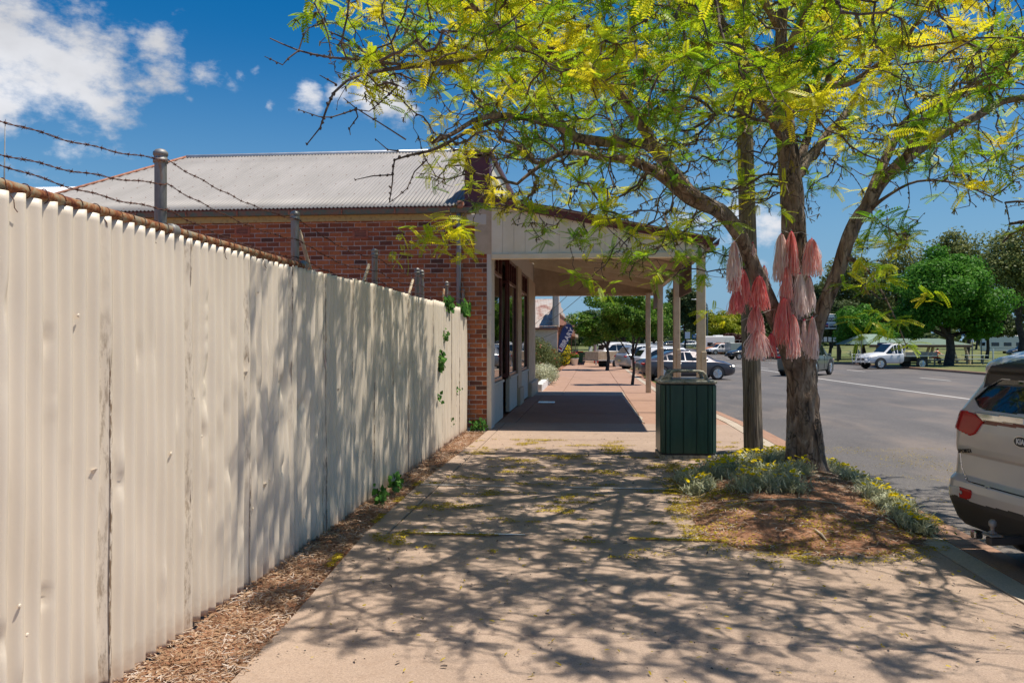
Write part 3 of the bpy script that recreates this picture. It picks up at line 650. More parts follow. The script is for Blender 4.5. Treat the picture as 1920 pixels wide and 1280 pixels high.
for (u, v) in ((459,438),(678,433)):
    # solve the x position on the wall plane
    best = min(allb, key=lambda b: (pix((b[0],SY,b[1]))[0]-u)**2+(pix((b[0],SY,b[1]))[1]-v)**2); vent_at.append(best)
def near_vent(b): return any(abs(b[0]-q[0]) < .13 and abs(b[1]-q[1]) < .05 for q in vent_at)
solid = MB(); cnt = 0
for b in allb:
    if near_vent(b): continue
    j = Vector((random.uniform(-.002,.002), random.uniform(-.003,.003), random.uniform(-.0015,.0015)))
    if cnt < 298:
        me = random.choice(halfv if b[2] else variants)
        link('brick', me, M['brick'], shop, (b[0]-SX+j.x, j.y+.030, b[1]+j.z), (0,0,random.choice((0, math.pi)))); cnt += 1
    else:
        me = random.choice(halfv if b[2] else variants)
        solid.add([(v.co.x+b[0]+j.x, v.co.y+SY+.030+j.y, v.co.z+b[1]+j.z) for v in me.vertices], [tuple(p.vertices) for p in me.polygons])
P(solid, 'bricks', 'brick', fix=False, kind='stuff')
for q in vent_at:
    fr = P(MB().bbox(q[0]-.15,q[0]+.15,SY-.014,SY+.003,q[1]-.085,q[1]-.060,.003).bbox(q[0]-.15,q[0]+.15,SY-.014,SY+.003,q[1]+.060,q[1]+.085,.003).bbox(q[0]-.15,q[0]-.11,SY-.013,SY+.003,q[1]-.059,q[1]+.059,.003).bbox(q[0]+.11,q[0]+.15,SY-.013,SY+.003,q[1]-.059,q[1]+.059,.003), 'air_vent', 'terra')
    for k in range(3):
        z = q[1]-.04+k*.04; MB().add([(q[0]-.119,SY-.012,z-.012),(q[0]+.119,SY-.012,z-.012),(q[0]+.119,SY-.004,z+.012),(q[0]-.119,SY-.004,z+.012),(q[0]-.119,SY-.012,z-.018),(q[0]+.119,SY-.012,z-.018)], [(0,1,2,3),(0,4,5,1)]).build('louvre', M['terra'], fr, fix=False)
    P(MB().box(q[0]-.118,q[0]+.118,SY-.004,SY-.001,q[1]-.063,q[1]+.063), 'vent_back', 'dark')
# painted corner pilaster, eave board, gutter, downpipe
P(MB().bbox(SX-.028,SX+.06,SY-.045,SY+.42,0,4.12,.01), 'corner_pilaster', 'riser')
P(MB().box(-13.3,SX-.18,SY-.035,SY-.003,3.83,3.97), 'eave_board', 'eave_yellow')
g_ = MB(); prof = [(0,0),(0,-.10),(-.11,-.10),(-.125,-.01),(-.119,-.01),(-.104,-.092),(-.007,-.092),(-.007,0)]
g_.prism([(SY-.04+a, 4.04+b) for a,b in prof], -13.3, SX-.30, 'x'); P(g_, 'gutter', 'gutter')
P(MB().prism([(SY-.168,4.045),(SY-.153,4.045),(SY-.153,4.028),(SY-.168,4.028)], -13.3, SX-.30, 'x'), 'gutter_lip', 'gutter_red')
for k in range(11): P(MB().box(-12.6+k*1.0,-12.57+k*1.0,SY-.172,SY-.169,3.94,4.03), 'gutter_bracket', 'rust_edge')
dx = -2.42
P(MB().tube([(dx,SY-.09,3.95),(dx,SY-.06,3.75),(dx,SY-.06,.1)], .042, 14), 'downpipe', 'cond', smooth=True)
for z in (2.3,3.3): P(MB().lathe([(.047,-.02),(.047,.02)], 14, (dx,SY-.06,z)), 'pipe_clip', 'galv')
# main roof: corrugated sheets on the camera side, hip at the left end
pit = R(25); EZ, EY = 4.055, SY-.20; RL = 4.35/math.cos(pit)*1.0
ridgeL, hipL, ridgeR = -9.85, -11.5, SX-.42
def roof_sheet(x0, w, mat, name='roof_sheet', clip=None, back=False):
    p = .0762; n = int(round(w/p*7)); V = []; F = []; nv = 7
    for j in range(nv):
        for i in range(n+1):
            x = x0+w*i/n; L = RL
            if x < ridgeL: L = max(.02, RL*(x-hipL)/(ridgeL-hipL))
            s = L*j/(nv-1); h = .0125*math.cos(2*math.pi*x/p)
            V.append((x, EY+s*math.cos(pit)-h*math.sin(pit), EZ+s*math.sin(pit)+h*math.cos(pit)))
    for j in range(nv-1):
        for i in range(n): a = j*(n+1)+i; F.append((a, a+1, a+n+2, a+n+1))
    me = np_mesh(name, V, F, True); o = link(name, me, mat, shop); o.location = (-SX,-SY,random.uniform(0,.004))
    md = o.modifiers.new('t','SOLIDIFY'); md.thickness = .001
x = ridgeR-.762
roof_sheet(x, .762, M['roof'])
while x > hipL+.3:
    w = min(.7615, x-hipL-.05); roof_sheet(x-w-.0005, w, M['roof']); x -= .762
sc = MB()
for row in (.12,.95,1.75,2.55,3.35,4.3):
    k = 0; xx = hipL+.2
    while xx < ridgeR:
        if xx > ridgeL or row < RL*(xx-hipL)/(ridgeL-hipL):
            sc.lathe([(.013,0),(.011,.006)], 6, (xx, EY+row*math.cos(pit)-.012*math.sin(pit), EZ+row*math.sin(pit)+.012))
        xx += .0762*4
P(sc, 'roof_screws', 'rust_edge', fix=False, kind='stuff')
# stained end of the gutter line
rz_, ry_ = EZ+RL*math.sin(pit), EY+RL*math.cos(pit)
P(MB().tube([(ridgeL,ry_,rz_+.015),(ridgeR,ry_,rz_+.015)], .05, 10), 'ridge_cap', 'ridge', smooth=True)
P(MB().tube([(hipL,EY,EZ+.02),(ridgeL,ry_,rz_+.02)], .032, 8), 'hip_cap', 'rust_edge', smooth=True)
P(MB().add([(hipL,EY,EZ),(ridgeL,ry_,rz_),(hipL,2*ry_-EY,EZ)], [(0,1,2)]).add([(ridgeL,ry_,rz_),(ridgeR,ry_,rz_),(ridgeR,2*ry_-EY,EZ),(hipL,2*ry_-EY,EZ)], [(0,1,2,3)]), 'rear_roof', 'roof')
P(MB().bbox(SX-.55,SX-.44,EY+.0,ry_+2.0,4.02,4.14,.01), 'roof_flashing', 'rust_edge')
# parapet: cream street face, dark red end pier
P(MB().box(SX-.42,SX-.02,SY+.34,19.0,4.15,5.0), 'parapet_core', 'board_cream')
pr = P(MB().box(SX-.44,SX+.02,SY-.02,SY+.338,3.93,4.98), 'end_pier', 'maroon')
for k in range(26):
    y0 = SY+.345+k*.178
    P(MB().bbox(SX-.019,SX+.012,y0,y0+.172,4.16,5.0-(.0 if k < 14 else .25),.006), 'parapet_board', 'board_cream')
P(MB().bbox(SX-.47,SX+.07,SY-.06,19.1,5.01,5.09,.012), 'parapet_capping', 'maroon')
P(MB().bbox(SX-.40,SX-.03,SY-.05,SY+.33,3.72,3.925,.01), 'corbel_block', 'riser')
# veranda
VZ0, VZ1, VX1, VY0, VY1 = 4.13, 3.36, 2.02, 14.42, 26.3
def vz(x): return VZ0+(VZ1-VZ0)*(x-SX)/(VX1-SX)
def vsheet():
    p = .0762; n = int((VY1-VY0+.2)/p*6); V = []; F = []
    for j in range(4):
        for i in range(n+1):
            y = VY0-.08+(VY1-VY0+.2)*i/n; x = SX+.05+(VX1+.12-SX)*j/3; V.append((x, y, vz(x)+.085+.009*math.cos(2*math.pi*y/p)))
    for j in range(3):
        for i in range(n): a = j*(n+1)+i; F.append((a, a+1, a+n+2, a+n+1))
    o = link('veranda_roof', np_mesh('veranda_roof', V, F, True), M['roof'], shop); o.location = (-SX,-SY,0); o.modifiers.new('t','SOLIDIFY').thickness = .001
vsheet()
for yy, nm in ((VY0,'front'),(VY1,'back')):
    k = 0; x = SX+.065 if yy == VY0 else SX-.25; w = .205
    y0, y1 = (yy, yy+.03)
    while x < VX1-.06:
        x2 = min(x+w-.004, VX1-.05)
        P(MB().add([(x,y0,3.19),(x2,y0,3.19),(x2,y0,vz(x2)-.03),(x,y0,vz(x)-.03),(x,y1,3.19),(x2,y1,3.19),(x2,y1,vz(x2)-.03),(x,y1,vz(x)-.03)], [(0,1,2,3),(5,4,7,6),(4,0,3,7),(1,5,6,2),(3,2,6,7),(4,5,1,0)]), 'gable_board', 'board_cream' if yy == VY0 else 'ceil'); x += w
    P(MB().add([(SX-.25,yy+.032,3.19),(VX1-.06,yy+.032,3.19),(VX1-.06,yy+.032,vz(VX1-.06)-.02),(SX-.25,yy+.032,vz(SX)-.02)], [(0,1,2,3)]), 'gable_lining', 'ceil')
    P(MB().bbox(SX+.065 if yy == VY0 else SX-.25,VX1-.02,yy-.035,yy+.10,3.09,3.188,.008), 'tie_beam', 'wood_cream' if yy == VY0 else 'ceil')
for yy in (VY0-.05, VY1+.06):
    P(MB().add([(SX+.062,yy,vz(SX)-.07),(VX1+.08,yy,vz(VX1)-.075),(VX1+.08,yy,vz(VX1)+.09),(SX+.062,yy,vz(SX)+.12),(SX+.062,yy+.035,vz(SX)-.07),(VX1+.08,yy+.035,vz(VX1)-.075),(VX1+.08,yy+.035,vz(VX1)+.09),(SX+.062,yy+.035,vz(SX)+.12)],
      [(0,1,2,3),(5,4,7,6),(4,0,3,7),(1,5,6,2),(3,2,6,7),(4,5,1,0)]), 'barge_board', 'maroon')
P(MB().prism([(VX1+.085,3.40),(VX1+.085,3.30),(VX1+.20,3.30),(VX1+.22,3.41),(VX1+.205,3.41),(VX1+.19,3.315),(VX1+.10,3.315),(VX1+.10,3.40)], VY0-.06, VY1+.1, 'y'), 'veranda_gutter', 'maroon')
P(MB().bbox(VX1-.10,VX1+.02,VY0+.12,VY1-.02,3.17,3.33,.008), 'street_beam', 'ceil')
y = VY0+1.0
while y < VY1-.2:
    z0, z1 = vz(SX+.06), vz(VX1-.1)
    P(MB().add([(SX-.01,y,z0-.12),(VX1-.1,y,z1-.12),(VX1-.1,y,z1+.03),(SX-.01,y,z0+.03),(SX-.01,y+.05,z0-.12),(VX1-.1,y+.05,z1-.12),(VX1-.1,y+.05,z1+.03),(SX-.01,y+.05,z0+.03)],
      [(0,1,2,3),(5,4,7,6),(4,0,3,7),(1,5,6,2),(3,2,6,7),(4,5,1,0)]), 'rafter', 'wood_cream'); y += 1.75
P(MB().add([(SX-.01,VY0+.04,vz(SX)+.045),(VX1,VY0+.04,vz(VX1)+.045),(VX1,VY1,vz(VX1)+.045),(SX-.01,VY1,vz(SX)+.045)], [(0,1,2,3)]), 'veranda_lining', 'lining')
for k, (x, y) in enumerate(((1.93,14.5),(1.90,18.35),(1.86,22.25),(1.80,26.1))):
    po = P(MB().bbox(x-.075,x+.075,y-.065,y+.065,gz(y)-.02,3.17+(.0),.012), 'veranda_post', 'post')
    lo = MB().bbox(x-.0,x+.088,y-.085,y-.066,gz(y),1.42,.004).build('post_guard', M['post'], po)
    for z in (.35,.8,1.3): MB().lathe([(.011,0),(.009,.006)], 8).build('bolt', M['galv'], po, loc=(x+.045,y-.085,z), rot=(R(90),0,0))
for (y0, y1, z0) in ((16.1,18.15,2.58),(22.5,25.7,2.62)):
    P(MB().bbox(1.935,1.965,y0,y1,z0,3.165,.006), 'valance_panel', 'brown')
# street front: windows between Y 14.9 and 26
GX = SX-.05
def front_panel(y0, y1, x=SX, name='stall_riser', z1=.74):
    P(MB().bbox(x-.10,x+.0,y0,y1,-.02,z1,.01).bbox(x-.06,x+.03,y0,y1,z1+.001,z1+.06,.012), name, 'riser')
def window(ya, yb, xa=GX, xb=None, z0=.80, z1=2.93, top=3.5, n=1, lights=3):
    xb = xa if xb is None else xb
    d = Vector((xb-xa, yb-ya, 0)); L = d.length; ang = math.atan2(d.y, d.x)
    w = link('shop_window', (lambda m: m)(MB().bbox(0,L,-.035,.035,z0,z0+.07,.006).bbox(0,L,-.035,.035,z1-.0,z1+.07,.006).bbox(0,L,-.036,.034,top-.06,top,.006).bbox(0,.06,-.034,.036,z0+.071,z1-.001,.006).bbox(L-.06,L,-.034,.036,z0+.071,z1-.001,.006).bbox(0,.06,-.034,.036,z1+.071,top-.061,.006).bbox(L-.06,L,-.034,.036,z1+.071,top-.061,.006).mesh('shop_window')), M['frame'], shop, (xa-SX, ya-SY, 0), (0,0,ang))
    for k in range(1, n): MB().bbox(L*k/n-.02,L*k/n+.02,-.03,.03,z0+.071,z1-.001,.005).build('mullion', M['frame'], w)
    for k in range(n): MB().box(.061 if k == 0 else L*k/n+.021, L*(k+1)/n-(.061 if k == n-1 else .021), -.004,.004,z0+.071,z1-.001).build('pane', M['glass'], w)
    for k in range(1, lights): MB().bbox(L*k/lights-.014,L*k/lights+.014,-.03,.03,z1+.071,top-.061,.004).build('glazing_bar', M['frame'], w)
    for k in range(lights): MB().box(.061 if k == 0 else L*k/lights+.015, L*(k+1)/lights-(.061 if k == lights-1 else .015), -.004,.004,z1+.071,top-.061).build('pane', M['glass'], w)
    MB().bbox(-.03,L+.03,-.09,-.037,z1+.02,z1+.06,.006).build('transom_moulding', M['frame'], w)
    MB().bbox(-.02,L+.02,-.08,-.037,z0-.03,z0+.02,.006).build('sill', M['frame'], w)
# side of the core wall visible around the glass is cut away: build as pieces instead
bpy.data.objects.remove(next(o for o in shop.children if o.name.startswith('street_wall_core')))
P(MB().box(SX-.33,SX-.03,SY+.36,26.2,3.51,4.55), 'upper_street_wall', 'riser')
front_panel(14.93,16.9); window(16.85,14.95)
front_panel(16.9,18.3,SX-.9,'recess_wall'); 
window(18.30,16.95,GX-.9,GX-.75,z0=.05,z1=2.93,lights=1)            # door leaf in the recess
window(16.93,16.90,GX-.85,GX,lights=1); window(18.28,18.33,GX-.85,GX,lights=1)
front_panel(18.3,20.1); window(20.08,18.36,n=1,lights=3)
P(MB().bbox(SX-.3,SX+.03,20.12,21.1,-.02,3.5,.012).bbox(SX-.1,SX+.09,20.08,21.14,-.02,.42,.015), 'pilaster', 'ceil')
front_panel(21.1,23.5); window(23.45,21.15,n=1,lights=3)
P(MB().bbox(SX-.3,SX+.03,23.55,26.2,-.02,3.5,.012).bbox(SX-.1,SX+.12,23.5,26.28,-.1,.38,.02), 'pilaster', 'ceil')
P(MB().box(-5.2,-5.1,14.9,26,-.05,3.6), 'interior_wall', 'inner')
P(MB().box(-5.1,SX-.34,14.9,26,-.05,.0), 'interior_floor', 'dark'); P(MB().box(-5.1,SX-.34,14.9,26,3.5,3.55), 'interior_ceiling', 'inner')
P(MB().box(-5.1,SX-.34,26.0,26.1,0,3.5), 'interior_end_wall', 'inner')
# curtains
def curtain(y0, y1, x, z0, z1):
    def f(u, v):
        y = y0+(y1-y0)*u; sw = (1-v)**1.5; 
        return (x+.03*math.sin(u*38), y0+(y1-y0)*(u*(1-.55*sw)+.0), z0+(z1-z0)*v-.25*math.sin(u*math.pi)*v*0)
    o = link('curtain', grid_mesh('curtain', f, 50, 10), M['curtain'], shop); o.location = (-SX,-SY,0); o.modifiers.new('t','SOLIDIFY').thickness = .003
curtain(18.45,19.4,SX-.25,1.6,2.9); curtain(16.7,15.9,SX-.25,1.3,2.9); curtain(23.3,22.3,SX-.25,1.2,2.9)
for y in (15.3,19.3,22.1):
    sh = MB()
    for z in (.5,1.0,1.5): sh.bbox(SX-1.6,SX-1.2,y-.5,y+.6,z,z+.03,.004)
    for dy in (-.5,.57): sh.bbox(SX-1.6,SX-1.2,y+dy-.003,y+dy+.03,.0,1.9,.004)
    o = sh.build('display_shelf', M['tan'], None); tag(o, {15.3:'display shelf behind the first shop window',19.3:'display shelf behind the curtained middle shop window',22.1:'display shelf behind the farthest shop window'}[y], 'shelf', 'shelves inside the shop')
# neighbour roof far left
nb = thing('white_roofed_house', 'low house with bright white iron roof behind the fence on the far left', 'house', (-24, 30, 0))
MB().box(1.4,13,-4,5,0,5.7).build('wall', M['peach'], nb)
for k in range(15):
    x0 = 1.1+k*.79
    def f(u, v, x0=x0): return (x0+.785*u, -4.5+4.9*v, 5.65+2.2*v+.012*math.cos(u*.785/.0762*2*math.pi))
    link('roof_sheet', grid_mesh('roof_sheet', f, 60, 3), M['white_iron'], nb)
MB().add([(1.1,.42,7.85),(13,.42,7.85),(13,5.3,5.65),(1.1,5.3,5.65)],[(0,1,2,3)]).build('rear_roof', M['white_iron'], nb)
# ================================================================ honey locust
TB = gpt(1515, 905, .0); TD = 9.06
tree = thing('honey_locust_tree', 'leaning honey locust with yellow green leaves and pink tassels hung on its trunk', 'tree', (TB.x, TB.y, 0))
limbs = []      # each: list of (point, radius)
def limb(pts): limbs.append([(wpt(x, y, d), r) for (x, y, d, r) in pts]); return limbs[-1]
# main stem, left limb, right limb and their branches; position in the photo, distance, radius
limb([(1517,925,9.06,.255),(1514,900,9.06,.225),(1509,860,9.06,.200),(1507,800,9.06,.176),(1505,740,9.06,.168),(1503,690,9.06,.160),(1499,640,9.06,.135),(1494,590,9.05,.122),(1491,540,9.04,.122),(1490,480,9.02,.122),(1488,420,9.0,.120),(1483,330,8.98,.112),(1475,250,8.95,.100),(1467,190,8.9,.088),(1464,120,8.85,.066),(1466,40,8.8,.056),(1476,-60,8.7,.046),(1470,-190,8.6,.034),(1480,-320,8.5,.02)])
limb([(1500,750,9.0,.10),(1491,700,8.98,.100),(1474,645,8.92,.098),(1450,585,8.82,.092),(1430,540,8.74,.084),(1413,500,8.66,.079),(1393,452,8.56,.077),(1373,420,8.48,.078),(1350,396,8.4,.079),(1300,365,8.3,.064),(1262,322,8.15,.062),(1235,285,8.0,.058),(1200,230,7.8,.054),(1160,175,7.6,.048),(1112,147,7.4,.040),(1060,110,7.2,.034),(985,75,6.9,.028),(905,30,6.6,.022),(860,-30,6.4,.015)])
limb([(1262,322,8.15,.05),(1235,295,8.0,.045),(1212,272,7.95,.052),(1165,270,7.8,.050),(1119,265,7.6,.046),(1080,258,7.5,.042),(1056,240,7.4,.038),(1019,229,7.25,.034),(962,218,7.0,.028),(900,222,6.8,.023),(850,250,6.6,.018),(810,268,6.4,.012)])
limb([(1350,395,8.4,.075),(1290,372,8.35,.062),(1240,330,8.35,.055),(1185,302,8.3,.048),(1130,296,8.2,.034),(1060,286,8.2,.028),(1000,320,8.2,.02),(970,345,8.2,.014)])
limb([(1112,147,7.4,.03),(1040,95,7.0,.028),(960,72,6.7,.024),(910,30,6.4,.02)])
limb([(1160,175,7.6,.028),(1080,130,7.3,.026),(985,93,7.1,.026),(930,95,6.9,.024),(880,110,6.7,.022),(800,122,6.4,.019),(730,130,6.2,.015),(680,140,6.1,.012),(650,152,6.0,.010),(625,175,5.95,.009),(612,205,5.9,.008),(600,240,5.9,.006),(576,270,5.9,.004)])
limb([(962,218,7.0,.02),(930,226,6.9,.020),(880,245,6.7,.017),(820,278,6.5,.013),(765,292,6.4,.009),(740,300,6.35,.007),(736,340,6.35,.006),(730,380,6.3,.004)])
limb([(800,122,6.4,.013),(740,120,6.2,.011),(680,112,6.0,.009),(620,108,5.9,.008),(560,95,5.85,.006),(506,72,5.8,.004)])
limb([(1481,335,9.0,.06),(1500,325,9.1,.058),(1512,300,9.2,.055),(1537,272,9.3,.05),(1556,244,9.4,.044),(1587,212,9.5,.036),(1620,150,9.6,.024),(1640,90,9.7,.015)])
limb([(1490,345,9.1,.055),(1500,300,9.2,.050),(1520,240,9.4,.047),(1537,205,9.5,.043),(1547,175,9.6,.038),(1560,110,9.8,.030),(1580,30,10.0,.022),(1600,-50,10.2,.014)])
limb([(1470,195,8.92,.05),(1490,180,8.7,.044),(1540,162,8.4,.038),(1590,157,8.2,.034),(1634,131,8.0,.030),(1681,94,7.8,.025),(1720,40,7.6,.018),(1760,-30,7.4,.012)])
limb([(1508,715,9.0,.08),(1519,660,8.98,.086),(1535,600,8.95,.083),(1557,542,8.9,.077),(1574,500,8.86,.074),(1587,457,8.82,.074),(1604,417,8.78,.074),(1625,388,8.75,.074),(1650,345,8.7,.067),(1690,305,8.65,.062),(1730,275,8.6,.056),(1775,248,8.55,.050),(1837,215,8.45,.043),(1880,190,8.4,.036),(1925,182,8.3,.028),(2000,150,8.2,.018)])
limb([(1622,395,8.8,.07),(1634,359,8.8,.058),(1659,300,8.9,.050),(1675,268,9.0,.042),(1700,225,9.1,.034),(1740,200,9.2,.026),(1800,170,9.2,.018)])
limb([(1650,345,8.7,.04),(1700,290,8.2,.038),(1740,220,7.9,.036),(1800,175,7.6,.034),(1837,150,7.4,.032),(1880,115,7.2,.030),(1925,85,7.0,.026),(2010,40,6.7,.018)])
limb([(1476,275,8.96,.05),(1440,215,8.3,.040),(1400,150,7.7,.034),(1360,60,7.1,.028),(1330,-70,6.4,.022),(1290,-300,5.5,.016),(1200,-620,4.8,.010)])
limb([(1467,120,8.87,.05),(1500,40,8.2,.036),(1550,-80,7.3,.030),(1620,-260,6.3,.024),(1720,-560,5.3,.015),(1800,-900,4.6,.009)])
limb([(1464,60,8.8,.045),(1400,-40,8.3,.034),(1280,-130,7.6,.028),(1120,-220,6.9,.022),(900,-350,6.1,.016),(640,-480,5.4,.010)])
limb([(1585,480,8.84,.04),(1620,500,8.6,.012),(1650,540,8.4,.009),(1680,600,8.3,.006),(1700,650,8.25,.004)])
limb([(1470,225,8.9,.03),(1420,225,8.8,.018),(1370,205,8.6,.014),(1320,230,8.5,.010)])
limb([(1630,395,8.8,.03),(1660,370,8.4,.016),(1720,340,8.2,.012),(1800,345,8.0,.010),(1880,380,7.9,.006)])
for tw_ in ([(761,262,6.42),(711,230,6.3),(667,203,6.2),(644,184,6.15)],[(667,205,6.2),(621,220,6.1),(599,219,6.05),(560,206,6.0)],[(667,206,6.2),(671,219,6.2),(655,241,6.15),(657,253,6.1)],
    [(746,283,6.38),(727,281,6.35),(705,262,6.3)],[(735,328,6.35),(699,330,6.3),(667,337,6.3)],[(800,300,6.45),(777,322,6.4),(764,353,6.35),(730,380,6.3)],[(630,158,6.0),(599,141,5.95)],[(746,161,6.35),(711,194,6.3),(692,209,6.3),(667,205,6.2)],
    [(560,95,5.85),(540,110,5.8),(530,122,5.78),(496,106,5.75)],[(690,140,6.1),(720,170,6.2),(760,185,6.3)],[(1885,380,7.9),(1893,420,7.85),(1880,455,7.8)],[(1560,300,9.3),(1600,330,9.2),(1625,372,9.1)],[(1700,330,8.3),(1705,380,8.2),(1690,425,8.15)]):
    n_ = len(tw_); limb([(x, y, d, .0062*(1-.55*i/(n_-1))) for i, (x, y, d) in enumerate(tw_)])
rb = random.Random(3)
def resample(l, step):
    out = []; n = len(l)
    for i in range(n-1):
        p0, p1, p2, p3 = l[max(0,i-1)][0], l[i][0], l[i+1][0], l[min(n-1,i+2)][0]
        L = (p2-p1).length; k = max(1, int(L/step))
        for j in range(k):
            t = j/k; t2, t3 = t*t, t*t*t
            p = .5*((2*p1)+(-p0+p2)*t+(2*p0-5*p1+4*p2-p3)*t2+(-p0+3*p1-3*p2+p3)*t3)
            out.append((p, l[i][1]*(1-t)+l[i+1][1]*t))
    out.append(l[-1]); return out
# space colonisation from the limbs into the crown volume
nodes, parent, rad0 = [], [], []
LB = []
for l in limbs:
    rs = resample(l, .12); prev = -1
    for p, r in rs:
        nodes.append(p.copy()); parent.append(prev); rad0.append(r); prev = len(nodes)-1
hx = [500,560,640,700,760,820,870,900,960,1040,1100,1180,1240,1300,1340,1400,1450,1500,1560,1620,1700,1720,1800,1850,1930]
hy = [0,105,130,175,290,430,480,400,420,460,535,540,500,560,400,400,370,360,440,540,640,400,390,400,330]
def accept(p):
    u, v, d = pix(p)
    if d < .3: return True
    if not (-100 < u < 2050) or v < -250: return True
    if u < 555 and v > -60: return False
    lim = float(np.interp(u, hx, hy))
    if v > lim: return False
    # open sky gaps and the thinning lower fringe
    if 600 < u < 900 and v > 170: return rb.random() < .30
    if 1560 < u < 1660 and 300 < v < 470: return rb.random() < .05
    if 1395 < u < 1560 and v > 240: return rb.random() < .16
    if v > 330: return rb.random() < (.42 if u < 1340 else .25)
    if v > 230: return rb.random() < .6
    if u > 1560 and v > 120: return rb.random() < .62
    return True
att = []
cc_ = Vector((TB.x-.5, TB.y-1.3, 4.3))
while len(att) < 6200:
    q = Vector((rb.uniform(-1,1), rb.uniform(-1,1), rb.uniform(-1,1)))
    if q.length > 1 or (q.length < .35 and rb.random() < .7): continue
    p = cc_ + Vector((q.x*4.6, q.y*4.4, q.z*2.35))
    if p.z < 2.0: continue
    if p.z < 3.0 and p.y < 6.0: continue
    if (p-Vector((0,0,1.6))).length < 2.4: continue
    if p.x < -1.9 and p.z < 3.3: continue
    if accept(p): att.append(p)
tips_from = len(nodes)
alive = list(range(len(att))); step = .11
for it in range(70):
    kd = KDTree(len(nodes))
    for i, p in enumerate(nodes): kd.insert(p, i)
    kd.balance(); pull = {}
    nxt = []
    for a in alive:
        co, i, d = kd.find(att[a])
        if d < .17: continue
        nxt.append(a)
        if d < 1.5: pull.setdefault(i, []).append((att[a]-nodes[i]).normalized())
    alive = nxt
    if not pull: break
    add = 0
    for i, ds in pull.items():
        v = sum(ds, Vector()); 
        if v.length < .05: continue
        if i >= tips_from and parent[i] >= 0: v = v.normalized() + (nodes[i]-nodes[parent[i]]).normalized()*.55
        v = v.normalized() + Vector((rb.gauss(0,.34), rb.gauss(0,.34), rb.gauss(0,.30)-.04)); v.normalize()
        q = nodes[i]+v*step
        if kd.find(q)[2] < .035: continue
        nodes.append(q); parent.append(i); rad0.append(0); add += 1
    if add < 4 or len(nodes) > 21000: break
# hanging twigs and spurs
base_n = len(nodes)
for i in range(tips_from, base_n):
    if rb.random() < .20:
        p = nodes[i]; d = Vector((rb.gauss(0,1), rb.gauss(0,1), -.5+rb.gauss(0,.5))).normalized(); pr = i
        for k in range(rb.randint(1,4)):
            d = (d+Vector((rb.gauss(0,.3), rb.gauss(0,.3), -.12+rb.gauss(0,.2)))).normalized(); p = p+d*.08
            if pix(p)[2] < 2.0: break
            nodes.append(p); parent.append(pr); rad0.append(0); pr = len(nodes)-1
NN = len(nodes); area = np.zeros(NN); kids = [[] for _ in range(NN)]
for i, p in enumerate(parent):
    if p >= 0: kids[p].append(i)
for i in range(NN-1, tips_from-1, -1):
    if area[i] == 0: area[i] = .0030**2.2
    if parent[i] >= tips_from: area[parent[i]] += area[i]
rad = np.array([rad0[i] if i < tips_from else min(.03, area[i]**(1/2.2)) for i in range(NN)])
# thick limbs: one continuous bark surface each, with fluted trunk
def bark_tube(mb, l, nseg, amp):
    rs = resample(l, .045 if l[0][1] > .1 else .08); up = None; m = len(rs); k0 = len(mb.v)
    for i, (p, r) in enumerate(rs):
        t = (rs[min(i+1,m-1)][0]-rs[max(i-1,0)][0]).normalized()
        if up is None: up = Vector((0,1,0)) if abs(t.y) < .9 else Vector((1,0,0))
        u = t.cross(up).normalized(); w = u.cross(t).normalized(); up = w
        for j in range(nseg):
            a = 2*math.pi*j/nseg; dirv = u*math.cos(a)+w*math.sin(a)
            q = p+dirv*r; f = 1+.20*amp*noise.noise(Vector((math.cos(a)*1.3, math.sin(a)*1.3, (i*.045)*.55+l[0][1]*9)))
            rid = noise.noise(Vector((q.x*17, q.y*17, q.z*3.2)))*.5+noise.noise(Vector((q.x*38, q.y*38, q.z*7)))*.32
            rid = -abs(rid)*1.6+.25
            rr = r*f + amp*.046*rid*min(1, r/.1)
            if l[0][1] > .2 and q.z < .35: rr += (.35-q.z)**2*.55*(1+.9*math.sin(a*5+1))
            mb.v.append(tuple(p+dirv*rr))
    for i in range(m-1):
        for j in range(nseg):
            a = k0+i*nseg+j; b = k0+i*nseg+(j+1)%nseg; mb.f.append((a, a+nseg, b+nseg, b))
    mb.f.append(tuple(k0+(m-1)*nseg+j for j in range(nseg))[::-1])
for k, l in enumerate(limbs):
    mb = MB(); thick = l[0][1] > .1
    if l[-1][1] < .007:
        for p_, r_ in resample(l, .045):
            if r_ < .011 and rb.random() < .55: mb.tube([p_-Vector((0,0,.007)), p_+Vector((rb.gauss(0,.009), rb.gauss(0,.009), .009))], [r_*1.8+.0015, r_*1.1], 5)
    bark_tube(mb, l, 72 if thick else (22 if l[0][1] > .035 else 10), 1.0 if thick else .55)
    o = mb.build('trunk' if k == 0 else 'limb', M['bark'] if l[0][1] > .03 else M['twig'], tree, True, fix=False); o.location = (-TB.x,-TB.y,0)
